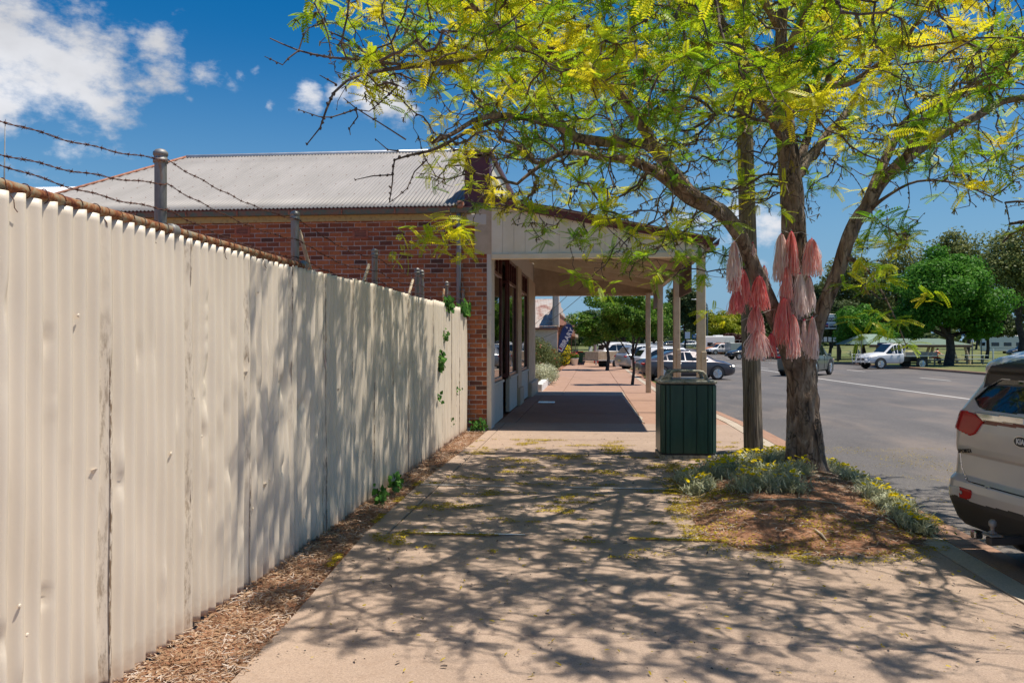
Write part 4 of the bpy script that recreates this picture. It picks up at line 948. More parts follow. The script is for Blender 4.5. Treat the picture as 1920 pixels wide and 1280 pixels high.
# thin branches: one stuff part
def chains():
    done = set()
    for i in range(tips_from, NN):
        if parent[i] >= tips_from and (len(kids[parent[i]]) and kids[parent[i]][0] == i): continue
        ch = [parent[i], i]; c = i
        while kids[c]: c = kids[c][0]; ch.append(c)
        yield ch
for i in range(NN): kids[i].sort(key=lambda c: -area[c])
V, F = [], []
mb = MB()
for ch in chains():
    if len(ch) < 2: continue
    rr = [max(.0031, rad[c]*1.2) for c in ch]; rr[0] = rr[1]
    if len(ch) > 2: rr[-1] *= .7
    ns = 5 if rr[1] > .006 else (4 if rr[1] > .004 else 3)
    pp = [nodes[c]+Vector((rb.gauss(0,.008), rb.gauss(0,.008), rb.gauss(0,.008))) if q > 0 else nodes[c] for q, c in enumerate(ch)]
    mb.tube(pp, rr, ns, cap=False)
    for q in range(1, len(pp)):
        if rb.random() < .35: mb.tube([pp[q]-Vector((0,0,.006)), pp[q]+Vector((rb.gauss(0,.008),rb.gauss(0,.008),.008))], [rr[q]*1.9+.001, rr[q]*1.2], 4, cap=True)
o = mb.build('branches', M['twig'], tree, True, fix=False, kind='stuff'); o.location = (-TB.x,-TB.y,0)
# leaves: pinnate fronds clustered on the spurs
def frond_template(n=10, L=.175):
    V, F = [], []
    def quad(a, b, c, d): k = len(V); V.extend([a,b,c,d]); F.append((k,k+1,k+2,k+3))
    for s in (-1, 1):
        for i in range(n):
            t = (i+1)/(n+.6); x = L*t; z = -.035*t*t; ll = .038*(1-.55*abs(t-.45)**1.5*1.6); w = .0135
            a = math.radians(62); dx, dy = math.cos(a)*ll, math.sin(a)*ll*s; dr = -.006
            nx, ny = -math.sin(a)*w*s*.55, math.cos(a)*w*.55
            quad((x,0,z), (x+dx*.5+nx, dy*.5+ny, z+dr*.4), (x+dx, dy, z+dr), (x+dx*.5-nx, dy*.5-ny, z+dr*.4))
    quad((0,-.0012,0),(L*.5,-.0012,-.009),(L*.5,.0012,-.009),(0,.0012,0)); quad((L*.5,-.0012,-.009),(L,-.0006,-.035),(L,.0006,-.035),(L*.5,.0012,-.009))
    return np.array(V), np.array(F)
def scatter(tV, tF, P_, D_, N_, S_):        # copies of a template: positions, directions, up vectors, scales
    D_ = D_/np.linalg.norm(D_, axis=1, keepdims=True); B_ = np.cross(N_, D_); B_ /= np.linalg.norm(B_, axis=1, keepdims=True)+1e-9; U_ = np.cross(D_, B_)
    V = P_[:,None,:] + (tV[None,:,0,None]*D_[:,None,:] + tV[None,:,1,None]*B_[:,None,:] + tV[None,:,2,None]*U_[:,None,:])*S_[:,None,None]
    n = len(P_); F = tF[None]+ (np.arange(n)*len(tV))[:,None,None]
    return V.reshape(-1,3), F.reshape(-1, tF.shape[1])
P_, D_, S_, T_ = [], [], [], []; CP, CD = [], []
for i in range(tips_from, NN):
    r = rad[i]
    if r > .020: continue
    u, v, d = pix(nodes[i])
    dens = .29
    if v < -60 or u > 1960: dens = .12
    elif v < 200 and 820 < u < 1560: dens = .44
    elif v > 230: dens = .20
    if 0 < d and -50 < u < 2000:
        if u < 800 and v > 200: dens = .16
        elif v > 330: dens = .23
    if d < 3.2: dens *= .8
    dens *= .62 * (1.0 + 1.6*noise.noise(nodes[i]*2.6))
    if rb.random() < dens:
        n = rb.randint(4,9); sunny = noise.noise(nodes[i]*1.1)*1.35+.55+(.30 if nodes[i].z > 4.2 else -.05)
        for k in range(n):
            dv = Vector((rb.gauss(0,1), rb.gauss(0,1), rb.gauss(.15,.55))).normalized()
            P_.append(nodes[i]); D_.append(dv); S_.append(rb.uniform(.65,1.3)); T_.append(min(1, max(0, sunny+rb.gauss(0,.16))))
    if rb.random() < (.34 if v > -60 else .12):
        for k in range(rb.randint(2,6)):
            CP.append(nodes[i]); CD.append(Vector((rb.gauss(0,.5), rb.gauss(0,.5), rb.gauss(-.8,.5))))
for (x, y, d, n) in ((770,445,6.4,4),(800,440,6.4,6),(835,455,6.4,7),(860,430,6.4,8),(850,415,6.4,6),(875,465,6.4,5),(830,425,6.4,5),(752,478,6.4,3),(1690,600,8.2,7),(1660,620,8.2,8),(1640,590,8.2,6),(1620,485,8.3,8),(1660,500,8.3,6),(1700,640,8.2,6),(1740,555,7.5,5),(1350,590,7.6,4),(1330,580,7.6,3),(1620,630,8.3,6),(1470,395,8.5,4),(1600,600,8.4,4),(1310,520,7.8,6),(1285,480,7.9,6),(1230,520,7.8,5),(1100,520,7.6,7),(1130,545,7.6,5),(1075,515,7.6,5)):
    p = wpt(x, y, d)
    for k in range(n*2):
        P_.append(p+Vector((rb.gauss(0,.035),rb.gauss(0,.05),rb.gauss(0,.03)))); D_.append(Vector((rb.gauss(0,1), rb.gauss(0,1), rb.gauss(-.2,.5))).normalized()); S_.append(rb.uniform(.7,1.1)); T_.append(rb.uniform(.4,1))
tV, tF = frond_template()
P_ = np.array([tuple(p) for p in P_]); D_ = np.array([tuple(p) for p in D_]); S_ = np.array(S_); T_ = np.array(T_)
rn = np.random.RandomState(5)
N_ = np.stack([rn.normal(0,.45,len(P_)), rn.normal(0,.45,len(P_)), np.ones(len(P_))], -1)
V, F = scatter(tV, tF, P_, D_, N_, S_)
print('fronds', len(P_), 'nodes', NN)
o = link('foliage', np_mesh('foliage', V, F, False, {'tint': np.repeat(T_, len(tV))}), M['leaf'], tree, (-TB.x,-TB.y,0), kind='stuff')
cv = np.array([(0,.0035,0),(0,-.0035,0),(.042,-.0025,-.003),(.042,.0025,-.003),(0,0,.0035),(0,0,-.0035),(.042,0,-.006),(.042,0,.001)]); cf = np.array([(0,1,2,3),(4,5,6,7)])
CP = np.array([tuple(p) for p in CP]); CD = np.array([tuple(p) for p in CD]); NC = rn.normal(0,1,(len(CP),3))
V, F = scatter(cv, cf, CP, CD, NC, rn.uniform(.6,1.5,len(CP)))
link('catkins', np_mesh('catkins', V, F), M['catkin'], tree, (-TB.x,-TB.y,0), kind='stuff')
# strings round the trunk and tassels
def tassel(x, y0, y1, wpx, t0, t1, d, label, spread=1.0):
    top = wpt(x, y0, d); L = (y1-y0)/FPX*d; w = wpx/FPX*d/2; rr = random.Random(int(x*31+y0))
    n = int(150*spread)+20; V, F, T = [], [], []
    for s in range(n):
        a = rr.uniform(0, 2*math.pi); q = rr.random()**.5; l = L*(rr.uniform(.80,1.03) if rr.random() < .75 else rr.uniform(.45,1.1)); base_t = min(1, max(0, rr.uniform(t0, t1)+.20)); cx = rr.gauss(0,.006)
        ww = rr.uniform(.0028,.0056); al = rr.uniform(0,3.14); k0 = len(V); m = 7
        for j in range(m):
            t = j/(m-1); fl = w*1.12*q*(.20+.80*t**.60)
            if s % 9 == 0: fl *= 1.28
            px_ = fl*math.cos(a)+cx*t+.009*t*math.sin(t*11+s); py_ = fl*math.sin(a)*.8+.006*math.cos(t*8+s*2); pz_ = -l*t - .0
            tw = al+t*1.5; dx_, dy_ = math.cos(tw)*ww, math.sin(tw)*ww
            V += [(px_-dx_,py_-dy_,pz_),(px_+dx_,py_+dy_,pz_)]; T += [min(1, base_t+.18*t)]*2
            if j: F.append((k0+2*j-2,k0+2*j-1,k0+2*j+1,k0+2*j))
    tt = thing('tassel', label, 'tassel', top, 0, 'pink ribbon tassels tied round the tree trunk')
    link('ribbons', np_mesh('ribbons', V, F, False, {'tint': T}), M['ribbon'], tt, kind='stuff')
    kv = MB().lathe([(.006,-.015),(.012,-.006),(.013,.004),(.006,.014)], 10).build('knot', M['ribbon'], tt, True)
    MB().tube([(0,0,.01),(.008,0,.022),(0,0,.032),(-.008,0,.022),(0,0,.012)], .0018, 5).build('loop', M['string'], tt)
TL = [
 (1376,455,527,27,.55,.95,8.42,'pale pink tassel highest on the outer left of the left limb',1.0),
 (1378,500,549,24,.3,.75,8.45,'coral tassel directly below the pale pink one on the left limb',.9),
 (1391,505,571,26,.05,.4,8.48,'deep pink tassel hanging against the left limb above the timber pole',1.0),
 (1380,543,589,26,.0,.4,8.46,'dark red tassel lowest of the group left of the left limb',.9),
 (1411,456,480,15,.4,.8,8.55,'tiny pink tassel poking out right of the left limb',.4),
 (1433,500,533,16,.5,.9,8.7,'small light pink tassel in the fork right of the left limb',.5),
 (1424,519,582,33,.0,.45,8.55,'magenta tassel on the front of the left limb, topmost of its string of three',1.2),
 (1417,577,626,30,.2,.6,8.53,'coral tassel in the middle of the string crossing the timber pole',1.1),
 (1420,622,674,46,.35,.85,8.52,'wide frayed salmon tassel in front of the timber pole',1.5),
 (1446,627,668,22,.0,.3,8.6,'small bright red tassel beside the frayed salmon one',.8),
 (1465,440,527,29,.6,1.0,8.72,'long pale pink tassel on the left edge of the middle stem',1.2),
 (1484,436,517,27,.2,.7,8.68,'coral tassel hanging from the string at the front of the middle stem',1.1),
 (1522,449,518,34,.3,.85,8.7,'glossy coral tassel on the right side of the middle stem',1.2),
 (1475,502,568,23,.2,.65,8.66,'coral tassel under the pair at the front of the middle stem',1.0),
 (1500,514,592,26,.75,1.0,8.66,'whitish pink tassel in the centre of the trunk fork',1.0),
 (1518,520,583,20,.6,1.0,8.7,'thin pale tassel with curled ends near the right limb',.6),
 (1470,560,646,40,.1,.6,8.62,'big red and coral tassel at the front of the trunk above the bare bark',1.7),
 (1487,592,671,23,.3,.75,8.58,'long salmon tassel hanging lowest at the middle of the trunk',1.1),
 (1523,596,672,22,.45,.95,8.64,'long shiny salmon tassel hanging lowest at the right of the trunk',.9),
 (1508,600,656,10,.7,1.0,8.64,'stringy pale tassel of a few ribbons between the two lowest ones',.15)]
for a in TL: tassel(*a)
def string(pts, lab):
    P0 = [wpt(*p) for p in pts]; m_ = MB(); m_.tube(P0, .0028, 6); o = m_.build('string', M['string'], None, True); tag(o, lab, 'string', 'white strings holding the tassels')
string([(1366,458,8.35),(1376,454,8.36),(1386,442,8.38),(1396,430,8.42)], 'white string tied over the left limb above the pale tassel')
string([(1466,431,8.95),(1478,436,8.84),(1490,437,8.82),(1503,435,8.83),(1516,441,8.95)], 'white string round the middle stem above the top tassels')
string([(1388,603,8.55),(1398,597,8.55),(1412,593,8.55),(1432,586,8.58),(1448,580,8.66),(1462,580,8.8),(1480,590,8.7),(1495,598,8.68),(1512,600,8.7),(1524,597,8.72),(1534,590,8.9)], 'long white string looped from the timber pole round the trunk')
# ================================================================ garden mound and flowers
outline = [(1275,883),(1278,905),(1292,935),(1298,975),(1318,1008),(1390,1032),(1480,1042),(1560,1044),(1650,1042),(1725,1028),(1738,1000),(1742,985),(1715,955),(1670,925),(1630,900),(1585,880),(1540,866),(1480,858),(1420,862),(1340,867),(1300,872)]
op = [gpt(x, y) for x, y in outline]; op = [Vector((min(p.x, 2.98), p.y)) for p in op]
mc = Vector((sum(p.x for p in op)/len(op), sum(p.y for p in op)/len(op))); mc = (mc+Vector((TB.x-.1, TB.y-.3)))/2
angs = [math.atan2(p.y-mc.y, p.x-mc.x) for p in op]; rads = [(p-mc).length for p in op]
o_ = sorted(zip(angs, rads)); aa = [o_[-1][0]-2*math.pi]+[q[0] for q in o_]+[o_[0][0]+2*math.pi]; rr_ = [o_[-1][1]]+[q[1] for q in o_]+[o_[0][1]]
def edge_r(a): 
    a = (a+math.pi)%(2*math.pi)-math.pi; return float(np.interp(a, aa, rr_))*(1+.05*noise.noise(Vector((a*4,0,0)))+.03*noise.noise(Vector((a*14,3,0))))
def mound_h(x, y):
    d = Vector((x,y))-mc; q = d.length/edge_r(math.atan2(d.y, d.x))
    if q > 1: return .004
    h = .17*(1-q**2.2)*min(1, (1-q)*5+.1) + .035*noise.noise(Vector((x*3,y*3,1)))*(1-q) + .014*noise.noise(Vector((x*14,y*14,2)))*min(1,(1-q)*6)+.006*noise.noise(Vector((x*40,y*40,2)))*min(1,(1-q)*6)
    return .006+max(0,h)
V, F = [], []; na, nr = 170, 56
for j in range(nr+1):
    for i in range(na):
        a = 2*math.pi*i/na; r = edge_r(a)*j/nr; x, y = mc.x+r*math.cos(a), mc.y+r*math.sin(a); V.append((x, y, mound_h(x,y) if j < nr else -.05))
for j in range(nr):
    for i in range(na): a = j*na+i; b = j*na+(i+1)%na; F.append((a, b, b+na, a+na))
struct('garden_mound', np_mesh('garden_mound', V, F, True), M['soil'])
def gaz(pts, label, nleaf, nflow, seed, hh=.13, ysel=None):
    rr = random.Random(seed); cx = sum(gpt(x,y,.1).x for x,y,r in pts)/len(pts); cy = sum(gpt(x,y,.1).y for x,y,r in pts)/len(pts)
    t = thing('gazania_clump', label, 'flowering plant', (cx, cy, 0), 0, 'silver leaved gazanias round the tree base')
    P_, D_, S_, T_ = [], [], [], []; centers = []
    for x, y, r in pts:
        p = gpt(x, y, .08)
        for k in range(10): centers.append(Vector((p.x+rr.gauss(0,r*.55), p.y+rr.gauss(0,r*.7), 0)))
    for k in range(nleaf):
        c = rr.choice(centers); x, y = c.x+rr.gauss(0,.06), c.y+rr.gauss(0,.06); z = mound_h(x,y)+rr.uniform(0,hh)*rr.random()
        a = rr.uniform(0,6.28); P_.append((x,y,z)); D_.append((math.cos(a), math.sin(a), rr.uniform(.1,1.3))); S_.append(rr.uniform(.6,1.3)); T_.append(min(1,max(0,rr.gauss(.5,.25))))
    lv = np.array([(0,-.002,0),(.035,-.0045,.010),(.068,-.003,.006),(.068,.003,.006),(.035,.0045,.010),(0,.002,0)]); lf = np.array([(0,1,4,5),(1,2,3,4)])
    n = len(P_); V, F = scatter(lv, lf, np.array(P_), np.array(D_), np.tile((0,0,1.),(n,1))+rn.normal(0,.3,(n,3)), np.array(S_))
    link('leaves', np_mesh('leaves', V, F, False, {'tint': np.repeat(np.array(T_), 6)}), M['silver'], t, (-cx,-cy,0), kind='stuff')
    for k in range(int(nflow*2.6)):
        c = rr.choice(centers); x, y = c.x+rr.gauss(0,.05), c.y+rr.gauss(0,.05); z = mound_h(x,y)+hh*rr.uniform(.85,1.3)+.012
        o = link('flower', FLOWER, M['yflower'], t, (x-cx, y-cy, z), (rr.gauss(0,.4), rr.gauss(0,.4), rr.uniform(0,6))); s = rr.uniform(.6,1.0); o.scale = (s,s,s)
        if k < 40: link('stem', STEM, M['silver'], t, (x-cx, y-cy, z-.08*s), (0,0,0))
mb = MB()
for k in range(13):
    a = 2*math.pi*k/13; c, s = math.cos(a), math.sin(a); mb.add([(.003*c,.003*s,.003),(.018*c-.0065*s,.018*s+.0065*c,.009),(.030*c,.030*s,.010),(.018*c+.0065*s,.018*s-.0065*c,.009)], [(0,1,2,3)])
mb.lathe([(.006,.001),(.006,.006),(.003,.008)], 7); FLOWER = mb.mesh('flower'); ta = FLOWER.attributes.new('tint','FLOAT','POINT'); [setattr(d, 'value', .6) for d in ta.data]
STEM = MB().tube([(0,0,-.02),(.004,0,.04),(0,0,.08)], .0015, 4).mesh('stem')
gaz([(1295,893,.10),(1310,915,.10),(1340,890,.13),(1360,900,.10),(1385,880,.14),(1420,876,.14),(1450,870,.12),(1475,872,.10)], 'wide gazania clump with many yellow flowers behind and left of the trunk', 10500, 70, 1)
gaz([(1400,925,.10),(1420,905,.11),(1445,930,.12),(1465,915,.12),(1480,935,.10),(1430,890,.12),(1490,905,.08)], 'silver gazania clump in front of the left side of the trunk', 7500, 40, 2, .14)
gaz([(1560,885,.10),(1585,893,.10),(1612,905,.10),(1640,925,.10),(1660,940,.09),(1680,955,.08),(1700,970,.07),(1722,982,.05)], 'gazania strip spilling along the kerb to the right of the trunk', 9500, 50, 3, .10)
# litter: sticks, straw and fallen catkins
def flakes(name, n, fn, mat, lx, wx, seed, zup=.006, tint=(0,1)):
    rr = random.Random(seed); P_, D_, S_, T_ = [], [], [], []
    while len(P_) < n:
        q = fn(rr)
        if q is None: continue
        a = rr.uniform(0,6.28); P_.append(q); D_.append((math.cos(a), math.sin(a), rr.gauss(0,.18))); S_.append(rr.uniform(.5,1.5)); T_.append(rr.uniform(*tint))
    tv = np.array([(-lx,-wx,0),(0,-wx*1.2,.0015),(lx,-wx*.6,0),(lx,wx*.6,0),(0,wx*1.2,.0015),(-lx,wx,0)]); tf = np.array([(0,1,4,5),(1,2,3,4)])
    n = len(P_); V, F = scatter(tv, tf, np.array(P_), np.array(D_), np.tile((0,0,1.),(n,1))+rn.normal(0,.35,(n,3)), np.array(S_))
    me = np_mesh(name, V, F, False, {'tint': np.repeat(np.array(T_), 6)}); return link(name, me, M[mat], kind='stuff')
def on_mound(rr, lo=0, hi=1.02):
    a = rr.uniform(0,6.28); q = rr.random()**.5*hi; r = edge_r(a)*q
    if q < lo: return None
    x, y = mc.x+r*math.cos(a), mc.y+r*math.sin(a); return (x, y, mound_h(x,y)+.004)
flakes('straw_litter', 17000, lambda r: on_mound(r), 'straw', .022, .0013, 11)
flakes('straw_litter', 2200, lambda r: on_mound(r), 'straw', .010, .004, 12)
def pol_mound(r):
    q = on_mound(r, .55, 1.12)
    if q is None: return None
    if q[1] > TB.y-.4 and q[0] > mc.x-.9: return None
    if noise.noise(Vector((q[0]*2.4, q[1]*4, 5))) < -.05+r.gauss(0,.1): return None
    return (q[0], q[1], q[2]+.003)
flakes('fallen_catkins', 15000, pol_mound, 'pollen', .0095, .003, 13)
def pol_path(r):
    x, y = r.uniform(-1.85,2.7), r.uniform(5.9,13.0)
    n = noise.noise(Vector((x*1.6, y*3.2, 7)))+.5*noise.noise(Vector((x*6, y*9, 3)))
    if y < 7: n -= .22
    if n < .27: return None
    return (x, y, gz(y)+.012+r.random()*.002)
flakes('fallen_catkins', 22000, pol_path, 'pollen', .0095, .003, 14)
def pol_joint(r):
    y = 6.545+r.gauss(0,.016); x = r.uniform(-1.8,2.5); 
    if noise.noise(Vector((x*1.3,2,9)))+.35*(x > .3) < .0: return None
    return (x, y-.01*(x > 1), .010)
flakes('fallen_catkins', 3500, pol_joint, 'pollen', .0085, .0022, 15)
def pol_road(r):
    x, y = r.uniform(3.1,6.0), r.uniform(6,13.5)
    if noise.noise(Vector((x*1.2,y*1.4,2))) < .05+r.gauss(0,.12): return None
    return (x, y, -.114)
flakes('fallen_catkins', 6500, pol_road, 'pollen', .007, .002, 16)
def dirt_strip(r):
    y = 2.2+12.0*r.random()**1.5; x = r.uniform(-2.25, float(ex(y))+.02)
    return (x, y, -.012+.02*r.random())
flakes('dry_leaf_litter', 16000, dirt_strip, 'straw', .020, .0016, 17, tint=(.2,1))
flakes('dry_leaf_litter', 7000, dirt_strip, 'straw', .012, .0045, 18, tint=(0,.7))
def edge_pol(r):
    y = r.uniform(4.4,9); x = float(ex(y))+r.gauss(0,.02)
    if noise.noise(Vector((0,y*2.2,4))) < .12: return None
    return (x, y, .010)
flakes('fallen_catkins', 900, edge_pol, 'pollen', .0085, .0022, 19)
for lab, pts, r in (('long bare stick lying across the front of the garden mound', [(1358,958),(1420,957),(1500,958),(1585,965)], .007),
    ('short dead stick at the left foot of the mound', [(1244,1022),(1268,1018),(1290,1010)], .008),
    ('stubby brown stick at the middle of the mound', [(1528,1000),(1540,1006),(1550,1012)], .011)):
    q = [gpt(x, y, .05) for x, y in pts]; q = [Vector((p.x, p.y, mound_h(p.x,p.y)+.012+.004*(i%2))) for i, p in enumerate(q)]
    tag(MB().tube(q, [r]*(len(q)-1)+[r*.5], 7).build('stick', M['tan'], None, True), lab, 'stick')
flakes('straw_litter', 7000, lambda r: on_mound(r, .15), 'straw', .034, .0022, 23, tint=(.6,1))
def bits(r): return (r.uniform(-1.8,2.6), r.uniform(2.6,14)**1.0, .011)
flakes('path_debris', 420, bits, 'twig', .012, .004, 24)
flakes('path_debris', 1500, bits, 'darkbark', .004, .003, 25)
def sp_(r):
    x, y = r.uniform(-1.7,2.6), r.uniform(3.2,9)
    return (x, y, .011)
flakes('fallen_catkins', 700, sp_, 'pollen', .011, .003, 26)
# small clods
cl = MB(); rr = random.Random(9)
for k in range(500):
    q = on_mound(rr); s = rr.uniform(.004,.016)
    cl.lathe([(s*.5,-s*.3),(s,0),(s*.6,s*.6)], 5, q)
cl.build('soil_clods', M['soil'], None, fix=False, kind='stuff')
# ================================================================ timber pole, gravel collar, bin
PB = gpt(1413, 853)
pole = thing('timber_power_pole', 'weathered grey timber power pole between the bin and the tree', 'power pole', (PB.x, PB.y, 0))
def pf(u, v):
    a = u*2*math.pi; z = -.05+v*9.6; r = (.135-.0055*z)*(1+.012*math.sin(a*3+z)); crk = noise.noise(Vector((math.cos(a)*9, math.sin(a)*9, z*.45)))
    r -= .010*max(0, abs(crk)*2-.35)+ (.014 if z < 1.1 and abs(crk) < .05 else 0); return (r*math.cos(a)-.026*z, r*math.sin(a), z)
link('shaft', grid_mesh('shaft', pf, 64, 150), M['pole'], pole)
MB().bbox(-1.2,1.0,-.2,-.10,8.3,8.42,.01).build('crossarm', M['pole'], pole)
for x in (-1.1,-.5,.4,.9): MB().lathe([(.02,0),(.045,.03),(.03,.06),(.045,.09),(.02,.13)], 10, (x,-.15,8.42)).build('insulator', M['lid'], pole)
gv = grid_mesh('gravel_collar', lambda u, v: (PB.x+(.10+.50*v)*math.cos(u*6.2832), PB.y+(.10+.42*v)*math.sin(u*6.2832)*.9, .012+.035*(1-v)+.008*noise.noise(Vector((u*40,v*12,0)))), 60, 12)
link('gravel_collar', gv, M['gravel'], kind='structure')
BB = gpt(1290, 860)
bn = thing('litter_bin', 'dark green panelled litter bin with weathered cream lid on the footpath', 'bin', (BB.x, BB.y+.33, 0), R(2.0))
W2, D2, H2, CH = .365, .33, 1.02, .055
sec = [(-W2+CH,-D2),(W2-CH,-D2),(W2,-D2+CH),(W2,D2-CH),(W2-CH,D2),(-W2+CH,D2),(-W2,D2-CH),(-W2,-D2+CH)]
MB().prism(sec, .05, H2, 'z').build('carcass', M['black'], bn)
def panel(x0, y0, x1, y1, n, z0=.075, z1=1.005, mat='bin'):
    d = Vector((x1-x0, y1-y0, 0)); L = d.length; ang = math.atan2(d.y, d.x)
    for k in range(n):
        a, b = L*k/n+.003, L*(k+1)/n-.003; mb = MB().bbox(a,b,-.016,-.002,z0,z1,.005); link('panel', mb.mesh('panel'), M[mat], bn, (x0,y0,0), (0,0,ang))
xs_ = [-W2+CH, -W2+CH+.055, -W2+CH+.235, -W2+CH+.415, W2-CH-.055, W2-CH]
for xa_, xb_ in zip(xs_[:-1], xs_[1:]): panel(xa_,-D2,xb_,-D2,1)
panel(W2-CH,-D2,W2,-D2+CH,1); panel(W2,-D2+CH,W2,D2-CH,4); panel(W2,D2-CH,W2-CH,D2,1); panel(W2-CH,D2,-W2+CH,D2,5); panel(-W2,D2-CH,-W2,-D2+CH,5); panel(-W2,-D2+CH,-W2+CH,-D2,1); panel(-W2+CH,D2,-W2,D2-CH,1)
o = MB().prism([(x*1.06,y*1.06) for x,y in sec], .0, .05, 'z').build('base', M['lid'], bn)
lid = MB().prism([(x*1.075,y*1.075) for x,y in sec], H2+.003, H2+.045, 'z').build('lid', M['lid'], bn); lid.modifiers.new('b','BEVEL').width = .012
MB().prism([(x*.80,y*.80) for x,y in sec], H2+.046, H2+.062, 'z').build('lid_ring', M['lid'], bn)
MB().prism([(x*.62,y*.66) for x,y in sec], H2+.063, H2+.066, 'z').build('opening', M['blacks'], bn)
for (yy, s) in ((-.19,1),(.19,1)):
    mb = MB(); pts = [(-.25,yy,H2+.05),(-.235,yy,H2+.13),(-.20,yy,H2+.165),(-.14,yy,H2+.172),(.15,yy,H2+.172),(.21,yy,H2+.16),(.245,yy,H2+.12),(.262,yy,H2+.05)]
    mb.tube(pts, [.03,.024,.02,.017,.017,.02,.024,.03], 10); h = mb.build('handle_bar', M['lid'], bn, True); h.scale = (1,1,1)
mb = MB().prism([(-.36,H2+.046),(-.20,H2+.046),(-.20,H2+.13),(-.25,H2+.13),(-.27,H2+.095),(-.33,H2+.09)], -.17, .17, 'y'); mb.build('lid_hood', M['lid'], bn)
# ================================================================ vehicles
def wheel_parts(t, x, y, r, w=.2, spokes=5, side=1):
    ty = MB(); prof = [(r*.66,-w/2),(r*.9,-w/2),(r,-w/2+.03),(r,w/2-.03),(r*.9,w/2),(r*.66,w/2)]; ty.lathe(prof, 28)
    o = ty.build('tyre', M['black'], t, True, loc=(x, y, r), rot=(R(-90)*side,0,0))
    rm = MB().lathe([(.02,w/2-.055),(r*.62,w/2-.055),(r*.62,w/2-.02),(r*.67,w/2-.004),(r*.67,w/2+.003),(r*.63,w/2+.003)], 28)
    for k in range(spokes):
        a = 2*math.pi*k/spokes
        for q in (-.12,.12):
            c0, s0 = math.cos(a+q*.4), math.sin(a+q*.4); c1, s1 = math.cos(a+q), math.sin(a+q)
            rm.tube([(.03*c0,.03*s0,w/2-.01),(r*.63*c1,r*.63*s1,w/2-.008)], [.028,.020], 5)
    rm.build('rim', M['rim'], o, fix=False)
def body_shell(t, st, paint, side=(), wind=None, rearw=None, glass='carglass', mats_low='plastic'):
    rows = []
    for s in st:
        x, zl, zb, zr, w, wt = s; zm = zl+(zb-zl)*.55
        rows.append([(x,0,zl),(x,w*.84,zl),(x,w*.97,zl+.10),(x,w,zm),(x,w*.985,zb-.03),(x,w*.95,zb),(x,wt+.015,zr-.07 if zr-zb > .15 else zb+(zr-zb)*.5),(x,wt-.10,zr),(x,0,zr+.015)])
    def C(i, j): return Vector(rows[i][j])
    # refine by Catmull interpolation along the length
    pts, key = [], []
    n = len(st)
    V, F = [], []; m = len(rows[0])
    for sgn in (1, -1):
        k0 = len(V)
        for i in range(n):
            for j in range(m): p = rows[i][j]; V.append((p[0], p[1]*sgn, p[2]))
        for i in range(n-1):
            for j in range(m-1):
                a = k0+i*m+j; q = (a, a+1, a+1+m, a+m); F.append(q if sgn > 0 else q[::-1])
        for i in (0, n-1): 
            q = tuple(k0+i*m+j for j in range(m)); F.append(q if (i == 0) == (sgn > 0) else q[::-1])
    me = bpy.data.meshes.new('body'); me.from_pydata(V, [], F); me.update()
    bm = bmesh.new(); bm.from_mesh(me); bmesh.ops.remove_doubles(bm, verts=bm.verts, dist=.0005); bmesh.ops.recalc_face_normals(bm, faces=bm.faces); bm.to_mesh(me); bm.free(); me.shade_smooth()
    o = link('body', me, M[paint], t); o.modifiers.new('b','BEVEL').width = .02; o.modifiers['b'].segments = 2; o.modifiers['b'].angle_limit = R(22)
    try: o.data.shade_auto_smooth = True
    except Exception: pass
    def patch(name, q, inset=.08, push=.008):
        c = sum(q, Vector())/4; nrm = (q[1]-q[0]).cross(q[3]-q[0]).normalized()
        if nrm.dot(c-Vector((st[n//2][0],0,.8))) < 0: nrm = -nrm
        # split the quad so that it follows the surface; inset towards the centre
        qq = []
        for k, p in enumerate(q):
            e1 = (q[(k+1)%4]-p); e2 = (q[(k-1)%4]-p)
            a1 = min(.45, inset/max(e1.length,.01)); a2 = min(.45, inset/max(e2.length,.01)); qq.append(p+e1*a1+e2*a2+nrm*push)
        mb = MB().add(qq+[p-nrm*.02 for p in qq], [(0,1,2,3),(0,1,5,4),(1,2,6,5),(2,3,7,6),(3,0,4,7)]); mb.build(name, M[glass], t, fix=True)
    for sgn in (1, -1):
        f = lambda i, j: Vector((rows[i][j][0], rows[i][j][1]*sgn, rows[i][j][2]))
        for (i0, i1) in side: patch('side_window', [f(i0,5), f(i1,5), f(i1,6), f(i0,6)], .03)
    for nm, pr in (('windscreen', wind), ('rear_window', rearw)):
        if pr:
            i0, i1 = pr; f = lambda i, j, s: Vector((rows[i][j][0], rows[i][j][1]*s, rows[i][j][2]))
            a = [f(i0,7,1), f(i0,7,-1), f(i1,7,-1), f(i1,7,1)]; patch(nm, a, .03, .02)
    return rows
def finish(t, L, w, r, xr, xf, spokes=5, arch='black'):
    for s in (1, -1):
        for x in (xr, xf):
            mb = MB(); q = 20; pts = [(x+r*1.20*math.cos(a), r+.0+r*1.20*math.sin(a)) for a in [math.pi*k/q-.25*0 for k in range(q+1)]]
            mb.prism(pts+[(x-r*1.2,.22),(x+r*1.2,.22)][:2], s*(w-.01), s*(w+.004), 'y'); mb.build('wheel_arch', M[arch], t)
            wheel_parts(t, x, s*(w-.085), r, spokes=spokes, side=s)
